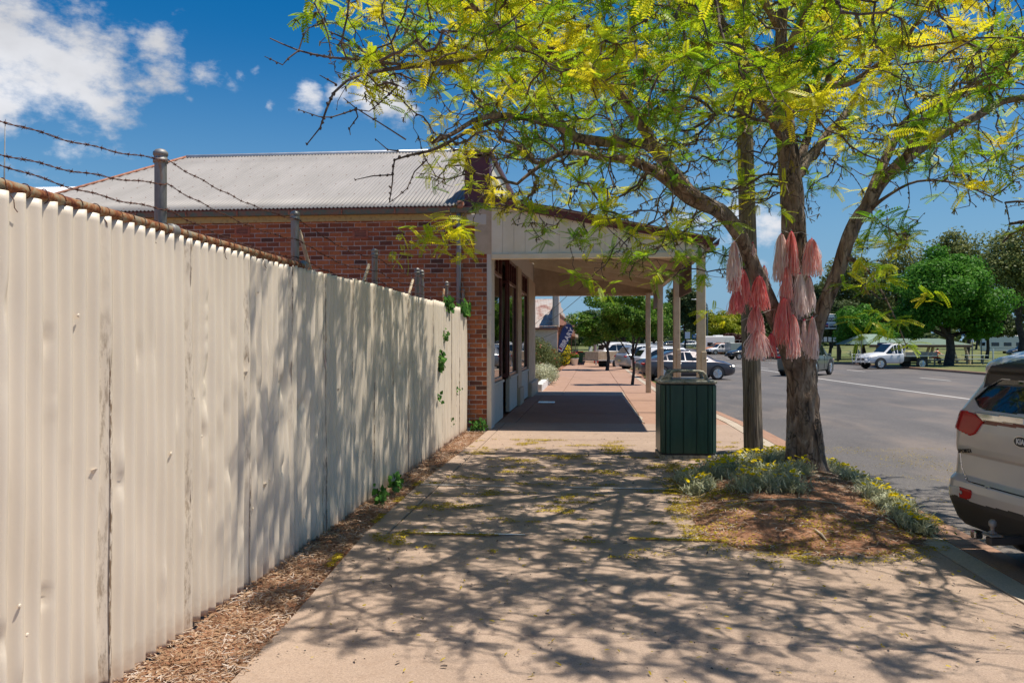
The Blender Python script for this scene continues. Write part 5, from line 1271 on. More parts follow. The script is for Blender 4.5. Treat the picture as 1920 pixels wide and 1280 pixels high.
def lights(t, L, w, zt, zh, col='redlens', front=True, sc=1.0):
    for s in (1, -1):
        MB().bbox(-.012,.13*sc,s*(w-.24),s*(w+.003),zt-.045,zt+.05,.02).build('tail_light', M[col], t)
        if front:
            MB().bbox(L-.26,L-.06,s*(w-.30),s*(w-.03),zh-.045,zh+.045,.03).build('headlight', M['clearlens'], t)
            MB().bbox(L-.33,L-.27,s*(w-.12),s*(w+.002),zh-.02,zh+.03,.01).build('indicator', M['amber'], t)
    MB().bbox(-.035,-.015,-.18,.18,zt-.32,zt-.21,.004).build('number_plate', M['plate'], t)
def handles(t, xs, w, z, mat='chrome'):
    for s in (1,-1):
        for x in xs: MB().bbox(x,x+.16,s*(w-.01),s*(w+.03),z,z+.03,.008).build('door_handle', M[mat], t)
        for x in xs: 
            MB().box(x-.03,x-.022,s*(w-.01),s*(w+.0035),.38,z+.14).build('door_gap', M['blacks'], t)
def mirror(t, x, w, z, mat):
    for s in (1,-1): MB().bbox(x,x+.16,s*(w+.0),s*(w+.19),z,z+.13,.03).build('wing_mirror', M[mat], t)
def sedan(label, p, hd, paint):
    t = thing('parked_sedan', label, 'car', p, hd)
    st = [(0,.42,.72,.78,.68,.52),(.08,.30,.88,.96,.82,.66),(.35,.22,.93,1.03,.895,.70),(.78,.19,.945,1.06,.915,.70),(1.28,.19,.94,1.30,.92,.60),(1.62,.18,.935,1.41,.92,.575),(2.15,.18,.93,1.45,.92,.57),(2.65,.18,.92,1.44,.92,.575),(3.0,.18,.915,1.37,.92,.59),(3.65,.18,.90,.99,.92,.70),(4.15,.19,.83,.91,.905,.66),(4.5,.24,.72,.79,.86,.60),(4.66,.30,.60,.66,.76,.5),(4.72,.36,.52,.56,.6,.4)]
    body_shell(t, st, paint, side=[(3,4),(4,6),(6,8),(8,9)], wind=(9,8), rearw=(3,5)); finish(t, 4.7, .92, .325, .98, 3.72, 5)
    lights(t, 4.66, .87, .80, .66); handles(t, (1.75,2.85), .92, .80); mirror(t, 3.05, .9, .93, paint)
    return t
def suv(label, p, hd, paint, name='parked_suv', H=1.7, L=4.6, sp=5, group=None, r=.35):
    k = H/1.7; q = L/4.6
    t = thing(name, label, 'car', p, hd, group=group)
    st = [(0,.45,.85,.95,.80,.66),(.05,.34,1.02,1.06,.88,.72),(.12,.30,1.05,1.12,.90,.74),(.42,.26,1.06,1.52,.92,.68),(.62,.25,1.05,1.64,.925,.67),(1.3,.24,1.04,1.69,.925,.66),(2.1,.24,1.02,1.70,.925,.66),(2.75,.24,1.0,1.64,.925,.66),(3.4,.24,.98,1.10,.92,.74),(4.0,.25,.93,1.03,.91,.70),(4.35,.30,.82,.90,.87,.62),(4.55,.36,.64,.72,.75,.5),(4.6,.42,.56,.60,.6,.4)]
    st = [(a*q,b,c*k,d*k,e,f) for a,b,c,d,e,f in st]
    body_shell(t, st, paint, side=[(3,5),(5,6),(6,7),(7,8)], wind=(8,7), rearw=(2,3)); finish(t, L, .925, r, .85*q, 3.55*q, sp)
    lights(t, L-.05, .90, .93*k, .78*k); handles(t, (1.45*q,2.45*q), .925, .88*k); mirror(t, 2.9*q, .92, 1.0*k, paint)
    for s in (1,-1): MB().tube([(.8*q,s*.58,1.70*k+.03),(2.6*q,s*.58,1.70*k+.03)], .018, 6).build('roof_rail', M['steel'], t)
    return t
def ute(label, p, hd, paint, cab='dual', bullbar=False, group=None, name='parked_ute'):
    t = thing(name, label, 'ute', p, hd, group=group); L = 5.2
    x0 = 1.65 if cab == 'dual' else 2.45
    st = [(x0,.45,1.05,1.70,.90,.68),(x0+.12,.40,1.06,1.76,.90,.67),((x0+3.35)/2,.38,1.05,1.79,.90,.66),(3.15,.38,1.04,1.74,.90,.66),(3.80,.38,1.03,1.16,.90,.72),(4.5,.38,.98,1.08,.89,.70),(4.95,.42,.86,.94,.86,.62),(5.15,.48,.62,.70,.76,.5),(5.2,.5,.58,.62,.6,.45)]
    body_shell(t, st, paint, side=[(1,2),(2,3),(3,4)], wind=(4,3), rearw=None); finish(t, L, .905, .37, 1.05, 4.25, 6)
    if cab == 'dual': MB().bbox(0,x0-.02,-.88,.88,.55,.62,.01).bbox(0,x0-.02,.80,.885,.621,1.08,.015).bbox(0,x0-.02,-.885,-.80,.621,1.08,.015).bbox(-.02,.05,-.79,.79,.55,1.06,.015).build('tub', M[paint], t)
    else:
        tr = MB().bbox(-.1,2.35,-.93,.93,.86,.95,.01).build('tray', M['steel'], t)
        for s in (1,-1): MB().bbox(-.1,2.35,s*.90,s*.93,.951,1.18,.006).build('tray_side', M['galv'], t)
        MB().bbox(-.12,-.09,-.93,.93,.86,1.18,.006).build('tail_board', M['galv'], t)
        MB().tube([(2.36,-.85,.95),(2.36,-.85,1.82),(2.36,.85,1.82),(2.36,.85,.95)], .025, 8).build('headboard', M['white'], t); MB().bbox(.2,2.3,-.4,.4,.5,.85,.02).build('chassis', M['blacks'], t)
        MB().bbox(1.0,1.7,-.3,.3,.96,1.25,.03).build('yellow_toolbox', M['plate'], t)
    lights(t, 5.12, .86, .80, .82, front=True); handles(t, (2.0,2.9) if cab == 'dual' else (2.8,), .90, .93); mirror(t, 3.25, .9, 1.05, paint)
    MB().bbox(5.10,5.22,-.40,.40,.62,.82,.02).build('grille', M['blacks'], t)
    MB().bbox(5.0,5.24,-.80,.80,.40,.56,.03).build('bumper', M['plastic'], t)
    if bullbar:
        bb = MB()
        for zz in (.5,.78,1.02): bb.tube([(5.08,-.88,zz),(5.34,-.70,zz),(5.40,0,zz),(5.34,.70,zz),(5.08,.88,zz)], .03, 8)
        for yy in (-.72,-.28,.28,.72): bb.tube([(5.35,yy,.38),(5.37,yy,1.05)], .028, 8)
        bb.build('bull_bar', M['white'], t, True)
        for yy in (-.15,.15): MB().lathe([(.08,0),(.09,.04),(.03,.07)], 14).build('driving_light', M['clearlens'], t, loc=(5.42,yy,.90), rot=(0,R(90),0))
    return t
def rp(x, y): p = gpt(x, y, -.12); return p
def place(fn, label, x, y, hd, paint, Ln, **k):           # x, y: ground point under the middle of the vehicle
    p = rp(x, y); h = R(hd); return fn(label, (p.x-math.cos(h)*Ln/2, p.y-math.sin(h)*Ln/2, gz(p.y)-.12), h, paint, **k)
place(sedan, 'dark grey sedan parked rear to kerb behind the veranda posts', 1283, 711, 11, 'grey_car', 4.7)
place(suv, 'white hatchback with red tail light parked just beyond the dark grey sedan', 1262, 702, 14, 'white_car', 4.5, H=1.58, L=4.5)
place(suv, 'silver wagon parked left of the white hatchback near the street trees', 1222, 694, 22, 'silver_car', 4.6, name='parked_wagon')
place(suv, 'grey green four wheel drive driving off on the road behind the tree trunk', 1513, 703, 58, 'green_car', 4.7, name='driving_suv', H=1.85, L=4.7, sp=6, r=.42)
place(ute, 'white single cab tray ute with bull bar facing the camera by the park', 1676, 691, 196, 'white_car', 5.2, cab='single', bullbar=True)
place(ute, 'white dual cab ute parked across the road in front of the caravan', 1352, 664.5, 205, 'white_car', 5.2)
place(suv, 'distant silver wagon seen between two veranda posts', 1289, 652.5, 190, 'silver_car', 4.6, H=1.85, L=4.8)
place(suv, 'distant dark wagon left of the distant silver wagon', 1254, 651, 200, 'black_car', 4.6)
place(suv, 'orange four wheel drive half hidden behind the white dual cab ute', 1345, 659, 205, 'orange_car', 4.3, H=1.85)
place(ute, 'black ute parked across the road just left of the timber pole', 1402, 674, 200, 'black_car', 5.2)
place(sedan, 'black car parked across the road seen between pole and tree trunk', 1446, 676, 195, 'black_car', 4.7)
place(suv, 'black four wheel drive at the far right edge behind the silver beige hatch', 1922, 669, 185, 'black_car', 4.6, H=1.8)
place(suv, 'white van parked under the street trees behind the silver wagon', 1168, 683, 25, 'white_car', 4.6, H=1.9)
# caravan, motorhome, trailers
def van(label, x, y, hd, L, H, name='caravan'):
    p = rp(x, y); t = thing(name, label, 'caravan', (p.x, p.y, gz(p.y)-.12), R(hd))
    MB().prism([(-L/2,.5),(L/2,.5),(L/2+.1,1.2),(L/2-.15,H-.15),(L/2-.5,H),(-L/2+.2,H),(-L/2,H-.3)], -1.15, 1.15, 'y').build('body', M['white'], t).modifiers.new('b','BEVEL').width = .08
    for s in (1,-1):
        for xx in (-L*.32,-L*.05,L*.22): MB().bbox(xx,xx+L*.17,s*1.15,s*1.17,1.35,1.95,.02).build('window', M['carglass'], t)
        MB().box(-L/2+.05,L/2-.05,s*1.152,s*1.158,.95,1.08).build('stripe', M['silver_car'], t)
    MB().bbox(L/2+.03,L/2+.10,-.8,.8,1.4,1.95,.02).build('front_window', M['carglass'], t); MB().bbox(-L*.2,L*.05,-.4,.4,H+.001,H+.18,.04).build('roof_unit', M['white'], t)
    for s in (1,-1): wheel_parts(t, -.3, s*1.0, .34, side=s)
    return t
van('white caravan parked beyond the white dual cab ute', 1342, 660, 205, 6.2, 3.0)
van('white motorhome among trees at the far right', 1886, 664, 178, 7.0, 3.1, 'motorhome')
def trailer(label, x, y, hd, L, H, mat):
    p = rp(x, y); t = thing('box_trailer', label, 'trailer', (p.x, p.y, gz(p.y)-.12), R(hd)); MB().bbox(-L/2,L/2,-.95,.95,.55,.62,.01).build('floor', M['steel'], t)
    for a in ((-L/2,L/2,-.95,-.92),(-L/2,L/2,.92,.95),(-L/2,-L/2+.03,-.91,.91),(L/2-.03,L/2,-.91,.91)): MB().bbox(*a,.621,H,.006).build('side_panel', M[mat], t)
    for k in range(5): MB().tube([(-L/2+k*L/4,-.93,H),(-L/2+k*L/4,-.93,H+.5)], .02, 5).build('cage_bar', M['steel'], t)
    MB().tube([(-L/2,-.93,H+.5),(L/2,-.93,H+.5)], .02, 5).build('cage_rail', M['steel'], t)
    for s in (1,-1): wheel_parts(t, 0, s*.98, .33, side=s)
trailer('grey box trailer behind the white dual cab ute', 1383, 665, 200, 3.5, 1.9, 'silver_car')
trailer('brown timber sided trailer parked under the street trees', 1143, 690, 30, 3.0, 1.2, 'tan')
trailer('caged truck tray far down the road', 1226, 652, 190, 4.5, 1.5, 'steel')
# ---------------------------------------------------------------- near hatch at the right edge
KH = R(10); KB = Vector((2.888, 5.80)); 
kc = thing('parked_suv', 'dusty silver beige SUV cut by the right edge, parked tail to the kerb', 'car', (KB.x, KB.y, -.12), KH)
kz = [.20,.28,.36,.50,.60,.655,.675,.70,.86,.875,.92,1.05,1.15,1.20,1.30,1.40,1.475,1.482,1.50,1.53,1.56,1.60,1.645]
kd0= [.24,.12,.05,.00,.00,.01,.03,.055,.070,.060,.055,.055,.072,.082,.13,.18,.178,.176,.165,.165,.18,.245,.40]
kw = [.84,.88,.905,.925,.93,.93,.93,.93,.93,.93,.93,.925,.905,.885,.835,.785,.745,.742,.735,.73,.72,.69,.60]
zs = sorted(set(list(np.arange(.31,1.645,.0072))+[1.645])); RC = .24
plan = [i*.0085 for i in range(int(.70/.0085)+1)]
def plan_pt(s, w):                  # s along the plan curve: flat, corner, side
    fl = w-RC; 
    if s <= .69: y = s/.69*fl; return (.035*(y/w)**2, y)
    a = s-.69
    if a <= .377: t = a/RC/1.0; t = min(t, math.pi/2); return (.035*(fl/w)**2+RC*(1-math.cos(t)), fl+RC*math.sin(t))
    return (.035*(fl/w)**2+RC+(a-.377), w)
ss_ = list(np.arange(0,.69,.0085))+list(np.arange(.69,.69+.377,.0085))+[.69+.377+q for q in (.0,.02,.05,.1,.2,.35,.6,.9,1.3,1.8,2.4,3.2)]
polys = {
 'rear_window': [(1827,747),(1835,762),(1850,770),(1880,774),(1925,777),(2300,800),(2300,716),(1925,716),(1878,711),(1853,724)],
 'tail_light': [(1780,769),(1806,768),(1832,776),(1844,789),(1838,800),(1829,813),(1820,816),(1802,807),(1780,792)],
 'red_strip': [(1841,788),(1920,797),(2300,826),(2300,833),(1920,803),(1842,795)],
 'chrome_strip': [(1830,772),(1920,783),(2300,806),(2300,824),(1920,796),(1842,788)],
 'lower_bumper': [(1700,925),(1790,927),(1806,933),(1830,944),(1920,964),(2300,1040),(2300,1500),(1700,1500)],
 'reflector': [(1770,908),(1800,912),(1823,920),(1820,934),(1807,936),(1770,928)],
 'spoiler': [(1845,727),(1850,700),(1858,686),(1925,672),(2300,640),(2300,714),(1925,714),(1878,710),(1853,724)]}
shut = [(1800,846),(1803,875),(1814,901),(1850,913),(1920,930),(2300,1010)]
def inside(p, poly):
    x, y = p; c = False; n = len(poly)
    for i in range(n):
        x1, y1 = poly[i]; x2, y2 = poly[i-1]
        if (y1 > y) != (y2 > y) and x < (x2-x1)*(y-y1)/(y2-y1)+x1: c = not c
    return c
def near_line(p, L, w):
    P2 = Vector(p)
    for a, b in zip(L[:-1], L[1:]):
        a, b = Vector(a), Vector(b); t = max(0, min(1, (P2-a).dot(b-a)/(b-a).length_squared))
        if (a+(b-a)*t-P2).length < w: return True
    return False
ck, sk = math.cos(KH), math.sin(KH)
def kpt(s, z):
    w = float(np.interp(z, kz, kw)); d = float(np.interp(z, kz, kd0)); x, y = plan_pt(s, w)
    f = min(1, max(0, 1-(x-.2)/.8)) if x > .2 else 1; return Vector((x+d*f, y, z))
def kpix(p): q = Vector((KB.x+ck*p.x-sk*p.y, KB.y+sk*p.x+ck*p.y, p.z-.12)); return pix(q)[:2]
ns = len(ss_); KV = [kpt(s, z) for z in zs for s in ss_]; regs = {}
for j in range(len(zs)-1):
    for i in range(ns-1):
        a = j*ns+i; q = (a, a+ns, a+ns+1, a+1); c = (KV[q[0]]+KV[q[1]]+KV[q[2]]+KV[q[3]])/4; rg = 'body'
        if c.x < .75 and ss_[i] < 1.25:
            pp = kpix(c)
            for nm, po in polys.items():
                if inside(pp, po): rg = nm; break
            else:
                if c.z > .55 and near_line(pp, shut, 1.1): rg = 'shut_line'
            if rg == 'reflector' and pp[0] > 1800: rg = 'reflector_red'
            if c.z < .52 and rg == 'body' : rg = 'lower_bumper'
        elif c.z < .42: rg = 'lower_bumper'
        elif c.x > .9 and 1.03 < c.z < 1.45: rg = 'side_window'
        regs.setdefault(rg, []).append(q)
kmat = {'body':'beige_car','rear_window':'carglass','tail_light':'redlens','red_strip':'reddark','chrome_strip':'chrome','lower_bumper':'plastic','reflector':'clearlens','reflector_red':'redlens','spoiler':'blacks','shut_line':'blacks','side_window':'carglass'}
for rg in ('chrome_strip','reflector','reflector_red','tail_light','red_strip','rear_window'):
    fs = regs.get(rg, []); par = {}
    def fnd(a):
        while par.setdefault(a, a) != a: par[a] = par[par[a]]; a = par[a]
        return a
    for f in fs:
        for v in f[1:]: par[fnd(v)] = fnd(f[0])
    grp = {}
    for f in fs: grp.setdefault(fnd(f[0]), []).append(f)
    big = max(grp.values(), key=len) if grp else []
    for g in grp.values():
        if g is not big: regs['body'] += g
    regs[rg] = big
for rg, fs in regs.items():
    used = sorted({v for f in fs for v in f}); mp_ = {v: k for k, v in enumerate(used)}
    V1 = [tuple(KV[v]) for v in used]; F1 = [tuple(mp_[v] for v in f) for f in fs]; n1 = len(V1)
    off = {'shut_line':.010,'rear_window':.012,'reflector':-.006,'reflector_red':-.006,'tail_light':-.012,'chrome_strip':-.012}.get(rg, 0)
    V2 = [(x+off, y, z) for x,y,z in V1]; Vm = [(x,-y,z) for x,y,z in V2]; Fm = [tuple(reversed(f)) for f in F1]
    if rg in ('tail_light','reflector','reflector_red','shut_line','side_window'): sets = [(V2, F1), (Vm, Fm)]
    else: sets = [(V2+Vm, F1+[tuple(v+n1 for v in f) for f in Fm])]
    for va, fa in sets:
        o = link(rg, np_mesh(rg, va, fa, True), M[kmat[rg]], kc)
        if off < 0: o.modifiers.new('s','SOLIDIFY').thickness = -.02; o.modifiers['s'].offset = 1
MB().bbox(.6,4.4,-.8,.8,.22,.30,.02).build('floor_pan', M['blacks'], kc)
MB().prism([(.40,1.63),(.55,1.655),(1.6,1.69),(2.6,1.66),(3.6,1.15),(4.4,1.0),(4.48,.4),(.9,.3)], -.585, .585, 'y').build('cabin', M['beige_car'], kc)
MB().bbox(3.0,4.45,-.9,.9,.3,.98,.12).build('bonnet', M['beige_car'], kc)
for s in (1,-1):
    for x in (.86,3.53): wheel_parts(kc, x, s*.80, .35, .235, 7, s)
    # tyre tread grooves facing the camera
# badge, name, sensor, tow ball
def on_rear(me, s, z, mat, name, push=.012, rot=0, parent=None):
    p = kpt(abs(s), z); y = p.y if s >= 0 else -p.y
    sl = (kpt(abs(s), z+.03).x-kpt(abs(s), z-.03).x)/.06
    o = link(name, me, M[mat], kc); Mx = Matrix(((0, sl, -1),(-1,0,0),(0,1,0))).to_4x4(); o.matrix_local = Matrix.Translation(Vector((p.x-push, y, z))) @ Mx; return o
el = MB().lathe([(.075,0),(.075,.006)], 32); me = el.mesh('badge'); [setattr(v, 'co', Vector((v.co.x, v.co.y*.55, v.co.z))) for v in me.vertices]; on_rear(me, 0, 1.03, 'chrome', 'badge_ring', .008)
el = MB().lathe([(.068,0),(.068,.009)], 32); me = el.mesh('badge'); [setattr(v, 'co', Vector((v.co.x, v.co.y*.50, v.co.z))) for v in me.vertices]; on_rear(me, 0, 1.03, 'blacks', 'badge', .009)
on_rear(text_mesh('KIA', .052, .003, .001), 0, 1.03, 'white', 'badge_letters', .021)
o = on_rear(text_mesh('SPORTAGE', .040, .004, .001), .615, .885, 'blacks', 'model_letters', .006)
on_rear(MB().lathe([(.016,0),(.016,.004)], 16).mesh('sensor'), .60, .575, 'plastic', 'parking_sensor', .004)
on_rear(MB().lathe([(.012,0),(.012,.006)], 16).mesh('sensor'), .60, .575, 'beige_car', 'parking_sensor_face', .005)
th_ = MB().bbox(-.20,.25,-.03,.03,.33,.39,.01).build('tow_bar', M['plastic'], kc, label='black tow bar under the bumper'); MB().bbox(-.21,-.12,-.05,.05,.392,.405,.004).build('tow_plate', M['galv'], th_)
MB().lathe([(.028,0),(.028,.012),(.012,.02),(.014,.045),(.025,.058),(.025,.082),(.012,.098)], 16, (-.165,0,.406)).build('tow_ball', M['galv'], th_, True)
MB().bbox(.05,.12,.5,.56,.24,.30,.01).build('exhaust_tip', M['chrome'], kc)
# ================================================================ trees beyond
def leaves_in(blobs, n, size, seed, base, shell=.55, flat=.5):
    rr = np.random.RandomState(seed); vol = np.array([b[3]*b[4]*b[5] for b in blobs])**.72; vol /= vol.sum(); k = rr.choice(len(blobs), n, p=vol); B = np.array(blobs)[k]
    d = rr.normal(0,1,(n,3)); d /= np.linalg.norm(d,axis=1,keepdims=True); r = shell+(1-shell)*rr.random_sample(n)**.6; r *= rr.uniform(.82,1.12,n)
    P = B[:,:3]+d*B[:,3:6]*r[:,None]
    N = d*.8+rr.normal(0,.6,(n,3))+np.array((0,0,.5)); N /= np.linalg.norm(N,axis=1,keepdims=True); D = np.cross(N, rr.normal(0,1,(n,3))); S = size*rr.uniform(.55,1.4,n)
    tv = np.array([(-.5,0,0),(-.05,-.33,.05),(.5,0,-.05),(-.05,.33,.05)]); tf = np.array([(0,1,2,3)])
    V, F = scatter(tv, tf, P, D, N, S); return V, F, np.repeat(np.clip(rr.normal(.45,.25,n)+.15*d[:,2], 0, 1), 4)
def bgtree(name, label, base, H, crown, mat, leaf, n, seed, trunk_r=.18, bark='darkbark', group=None, fork=2, sub=11, cat='tree', zt=.30):
    rr = random.Random(seed); t = thing(name, label, cat, (base[0], base[1], gz(base[1])+(base[2] if len(base) > 2 else 0)), 0, group)
    blobs = []
    for (cx, cy, cz, rx, ry, rz) in crown:
        for k in range(sub):
            d = Vector((rr.gauss(0,1), rr.gauss(0,1), rr.gauss(0,1))).normalized()*rr.uniform(.35,.86); s = rr.uniform(.22,.46)
            blobs.append((cx+d.x*rx, cy+d.y*ry, cz+d.z*rz, rx*s, ry*s, rz*s*.85))
    mb = MB(); hz = H*zt; mb.tube([(0,0,-.1),(.02*H,0,hz*.5),(rr.uniform(-.02,.02)*H,0,hz)], [trunk_r*1.25,trunk_r,trunk_r*.85], 10, cap=False)
    for k in range(fork+3):
        b = rr.choice(blobs); e = Vector(b[:3]); m_ = Vector((e.x*.4, e.y*.4, hz+(e.z-hz)*.5)); mb.tube([(0,0,hz*.92), m_, e], [trunk_r*.7,trunk_r*.4,trunk_r*.1], 7, cap=False)
    mb.build('trunk', M[bark], t, True, fix=False)
    V, F, T = leaves_in(blobs, n, leaf, seed, base); link('crown', np_mesh('crown', V, F, False, {'tint': T}), M[mat], t, kind='stuff')
    return t
def gp(x, y): p = gpt(x, y); return (p.x, p.y)
S1 = gp(1185,721); bgtree('street_tree', 'slim street tree nearest the veranda, dark trunk in the footpath', S1, 3.6, [(0,0,2.75,1.35,1.2,1.0),(.5,-.1,2.3,.8,.7,.6),(-.7,0,2.3,.7,.7,.6)], 'maple', .085, 18000, 21, .055, group='street trees in the footpath', sub=16)
S2 = gp(1138,694); bgtree('street_tree', 'second street tree with forked trunk beyond the slim one', S2, 5, [(-.3,0,3.4,2.0,1.8,1.5),(-1.1,0,2.4,1.1,1.1,.9),(.9,0,2.7,1.2,1,1.0)], 'maple', .13, 17000, 22, .10, group='street trees in the footpath', sub=16)
S3 = gp(1150,678); bgtree('street_tree', 'third street tree hidden mostly by the two nearer ones', (S3[0]+1,S3[1]), 6.5, [(0,0,4.4,3.2,2.5,2.3)], 'maple', .24, 5000, 23, .12, group='street trees in the footpath', sub=18)
S4 = gp(1225,676); bgtree('street_tree', 'leafy street tree beyond the parked cars, right of the other street trees', S4, 6.5, [(0,0,4.4,2.6,2.5,2.4)], 'maple', .22, 5000, 24, .12, sub=16)
PT = gp(1778,686); bgtree('park_tree', 'round bright green shade tree on the park lawn beside the shelter', PT, 9, [(-.1,0,5.4,3.9,3.9,2.9),(-2.0,0,3.5,2.1,2.2,1.6),(1.9,0,3.5,2.2,2.2,1.6),(-.2,0,7.2,2.5,2.5,1.8)], 'elm', .21, 62000, 31, .30, sub=40, zt=.26)
def far_t(x, y, d): p = wpt(x, y, d); return (p.x, p.y)
def T(name, label, x, d, H, w, mat, leaf, n, seed, **k):
    b = far_t(x, 640, d); zc = H*.62; k.setdefault('sub', 20); return bgtree(name, label, b, H, [(0,0,zc,w,w,H*.33),(w*.3,0,zc-H*.14,w*.8,w*.8,H*.24),(-w*.3,0,zc+H*.10,w*.7,w*.7,H*.24)], mat, leaf*.72, int(n*1.5), seed, **k)
T('pine_tree', 'dark grey green pine behind the distant silver wagon', 1283, 150, 13.5, 4.2, 'elmdark', .6, 8000, 41)
T('street_tree', 'yellow green tree behind the white caravan', 1352, 160, 8.6, 4.8, 'yellowtree', .45, 8000, 42)
T('street_tree', 'yellow green tree just left of the timber pole', 1385, 165, 9.0, 4.6, 'yellowtree', .45, 7000, 43)
T('plum_tree', 'dark purple leaved tree low beside the yellow trees', 1376, 145, 3.6, 2.6, 'plum', .4, 3000, 44)
T('gum_tree', 'dark tree far down the street right of the street trees', 1238, 170, 11, 5, 'elmdark', .6, 6000, 45)
T('park_tree', 'tall thin olive tree left of the bright green shade tree', 1602, 92, 13.0, 4.2, 'olive', .42, 8000, 46)
T('park_tree', 'olive green tree behind the town sign', 1555, 105, 10.5, 4.2, 'elmdark', .5, 9000, 47)
T('park_tree', 'open crowned olive tree peeking over the left of the shade tree', 1690, 88, 13.6, 4.0, 'olive', .38, 7000, 48)
T('park_tree', 'tallest olive tree rising behind the right of the shade tree', 1812, 84, 15.2, 3.9, 'olive', .36, 9000, 49)
T('park_tree', 'dark trunked tree at the right edge above the motorhome', 1912, 70, 13.0, 4.3, 'olive', .34, 11000, 50, trunk_r=.28)
T('park_tree', 'low bright green tree between the town sign and the shelter', 1618, 72, 5.6, 2.7, 'elm', .28, 9000, 51)
T('park_tree', 'low dark green tree directly behind the town sign', 1572, 84, 6.6, 3.2, 'elmdark', .32, 9000, 52)
T('park_tree', 'dark tree behind the tassels left of the tree trunk', 1455, 120, 9, 4.5, 'elmdark', .5, 6000, 53)
T('park_tree', 'green tree behind the green four wheel drive', 1510, 110, 8.0, 4.5, 'elm', .45, 6000, 54)
T('park_tree', 'dark green tree behind the shelter on its left', 1672, 100, 9, 4.5, 'elmdark', .45, 8000, 55)
T('park_tree', 'dark green tree behind the shelter on its right', 1850, 95, 8, 4, 'elmdark', .45, 7000, 56)
for i, (x, d, h) in enumerate(((1180,190,9),(1140,170,9),(1560,180,13),(1700,170,13),(1830,160,13),(1950,150,14),(2080,120,14),(2200,100,13))):
    T('background_tree', ['far dark tree seen through the street trees','far dark tree left of the gap in the street trees','far tree behind the town sign trees','far tree behind the left park trees','far tree behind the tallest olive tree','far tree at the right edge of the photo','tree beyond the right edge of the lawn','outermost tree right of the lawn'][i], x, d, h, 6, 'elmdark', .7, 5000, 60+i, group='distant trees')
# far woodland and low hills
V, F = [], []; 
rw = np.random.RandomState(77); blobs = []
for k in range(240): 
    x = rw.uniform(-330,420); blobs.append((x, rw.uniform(250,330), rw.uniform(1,6), rw.uniform(7,14), 7, rw.uniform(4,8)))
V, F, Tt = leaves_in(blobs, 30000, 2.6, 78, (0,0)); link('far_woodland', np_mesh('far_woodland', V, F, False, {'tint': Tt}), M['elmdark'], kind='stuff')
# shrubs in the white planter
def bush(name, label, x, y, blobs, mat, n, leaf, seed, flowers=None):
    p = gpt(x, y); t = thing(name, label, 'shrub', (p.x, p.y, gz(p.y))); V, F, Tt = leaves_in(blobs, n, leaf, seed, (0,0), shell=.35)
    link('foliage', np_mesh('foliage', V, F, False, {'tint': Tt}), M[mat], t, kind='stuff'); mb = MB()
    for b in blobs[:4]: mb.tube([(0,0,-.1),(b[0]*.5,b[1]*.5,b[2]*.5),(b[0],b[1],b[2])], [.03,.02,.008], 6)
    mb.build('stems', M['darkbark'], t)
    if flowers:
        V, F, Tt = leaves_in([(b[0],b[1],b[2],b[3]*1.06,b[4]*1.06,b[5]*1.06) for b in blobs], flowers[1], flowers[2], seed+1, (0,0), shell=.9); link('flowers', np_mesh('flowers', V, F, False, {'tint': Tt}), M[flowers[0]], t, kind='stuff')
    return t
PK = gpt(1008, 716)
bush('shrub', 'large olive brown shrub with tiny red flowers behind the white planter kerb', 1017, 712, [(.0,0,1.1,.55,.9,.75),(.1,1.5,1.0,.6,1.0,.7),(-.3,.5,1.5,.5,.8,.5),(.2,3,.8,.6,1.0,.6),(-.2,-.6,.8,.4,.6,.6)], 'shrub', 11000, .06, 81, ('redflower', 90, .05))
bush('shrub', 'low silver grey shrub at the near end of the white planter', 1012, 722, [(.05,-.8,.45,.38,.6,.45),(.20,.4,.45,.45,.8,.42),(.3,1.8,.35,.4,.8,.35)], 'silver', 7000, .05, 82)
bush('shrub', 'bush covered in yellow flowers beside the library banner', 1059, 685, [(0,0,.8,.42,.5,.6),(.1,.3,1.2,.35,.4,.4),(-.05,-.2,.4,.4,.4,.4)], 'shrub', 2600, .09, 83, ('yflower', 900, .085))
kb = thing('planter_kerb', 'low whitewashed kerb edging the planter beyond the veranda', 'kerb', (-1.75, 27, 0))
y = 26.6; k = 0
while y < 38.5:
    x = -1.75-.02*(y-27)*.5; MB().bbox(x+1.75-.10,x+1.75+.10,y-27,y-27+.72,gz(y)-.1,gz(y)+.24+.03*(k%2),.02).build('kerb_block', M['whitewall'], kb); y += .74; k += 1
struct('planter_soil', strip_mesh('planter_soil', -5, -1.85, [26.4,30,34,38.6], .06), M['soil'])
# library feather banner
fp = [(1047,660),(1047.5,645),(1050,628),(1054,617),(1059,610),(1064,607),(1069,607.5),(1073,611),(1075,617),(1073,625),(1067,639),(1061,651),(1055,661)]
BD = 40.0; b0 = wpt(1047, 690, BD); bt = thing('library_banner', 'navy feather banner lettered LIBRARY beside the yellow bush', 'banner', (b0.x, b0.y, gz(b0.y)))
def bl(x, y): p = wpt(x, y, BD); return (Vector((p.x-b0.x, p.y-b0.y, p.z-gz(b0.y))))
q = [bl(x, y) for x, y in fp]; n = len(q); f3 = Vector((-ST, CT, 0))
MB().add([p-f3*.004 for p in q]+[p+f3*.004 for p in q], [tuple(range(n)), tuple(range(2*n-1,n-1,-1))]+[(i,(i+1)%n,(i+1)%n+n,i+n) for i in range(n)]).build('sail', M['blue'], bt)
MB().tube([bl(1046.5,692), bl(1046.5,650)]+[p+Vector((-.02,0,.02)) for p in q[1:9]], .016, 8).build('flag_pole', M['blacks'], bt, True)
me = text_mesh('LIBRARY', .335, .002, .008); o = link('banner_letters', me, M['white'], bt); c = bl(1061.5,637)
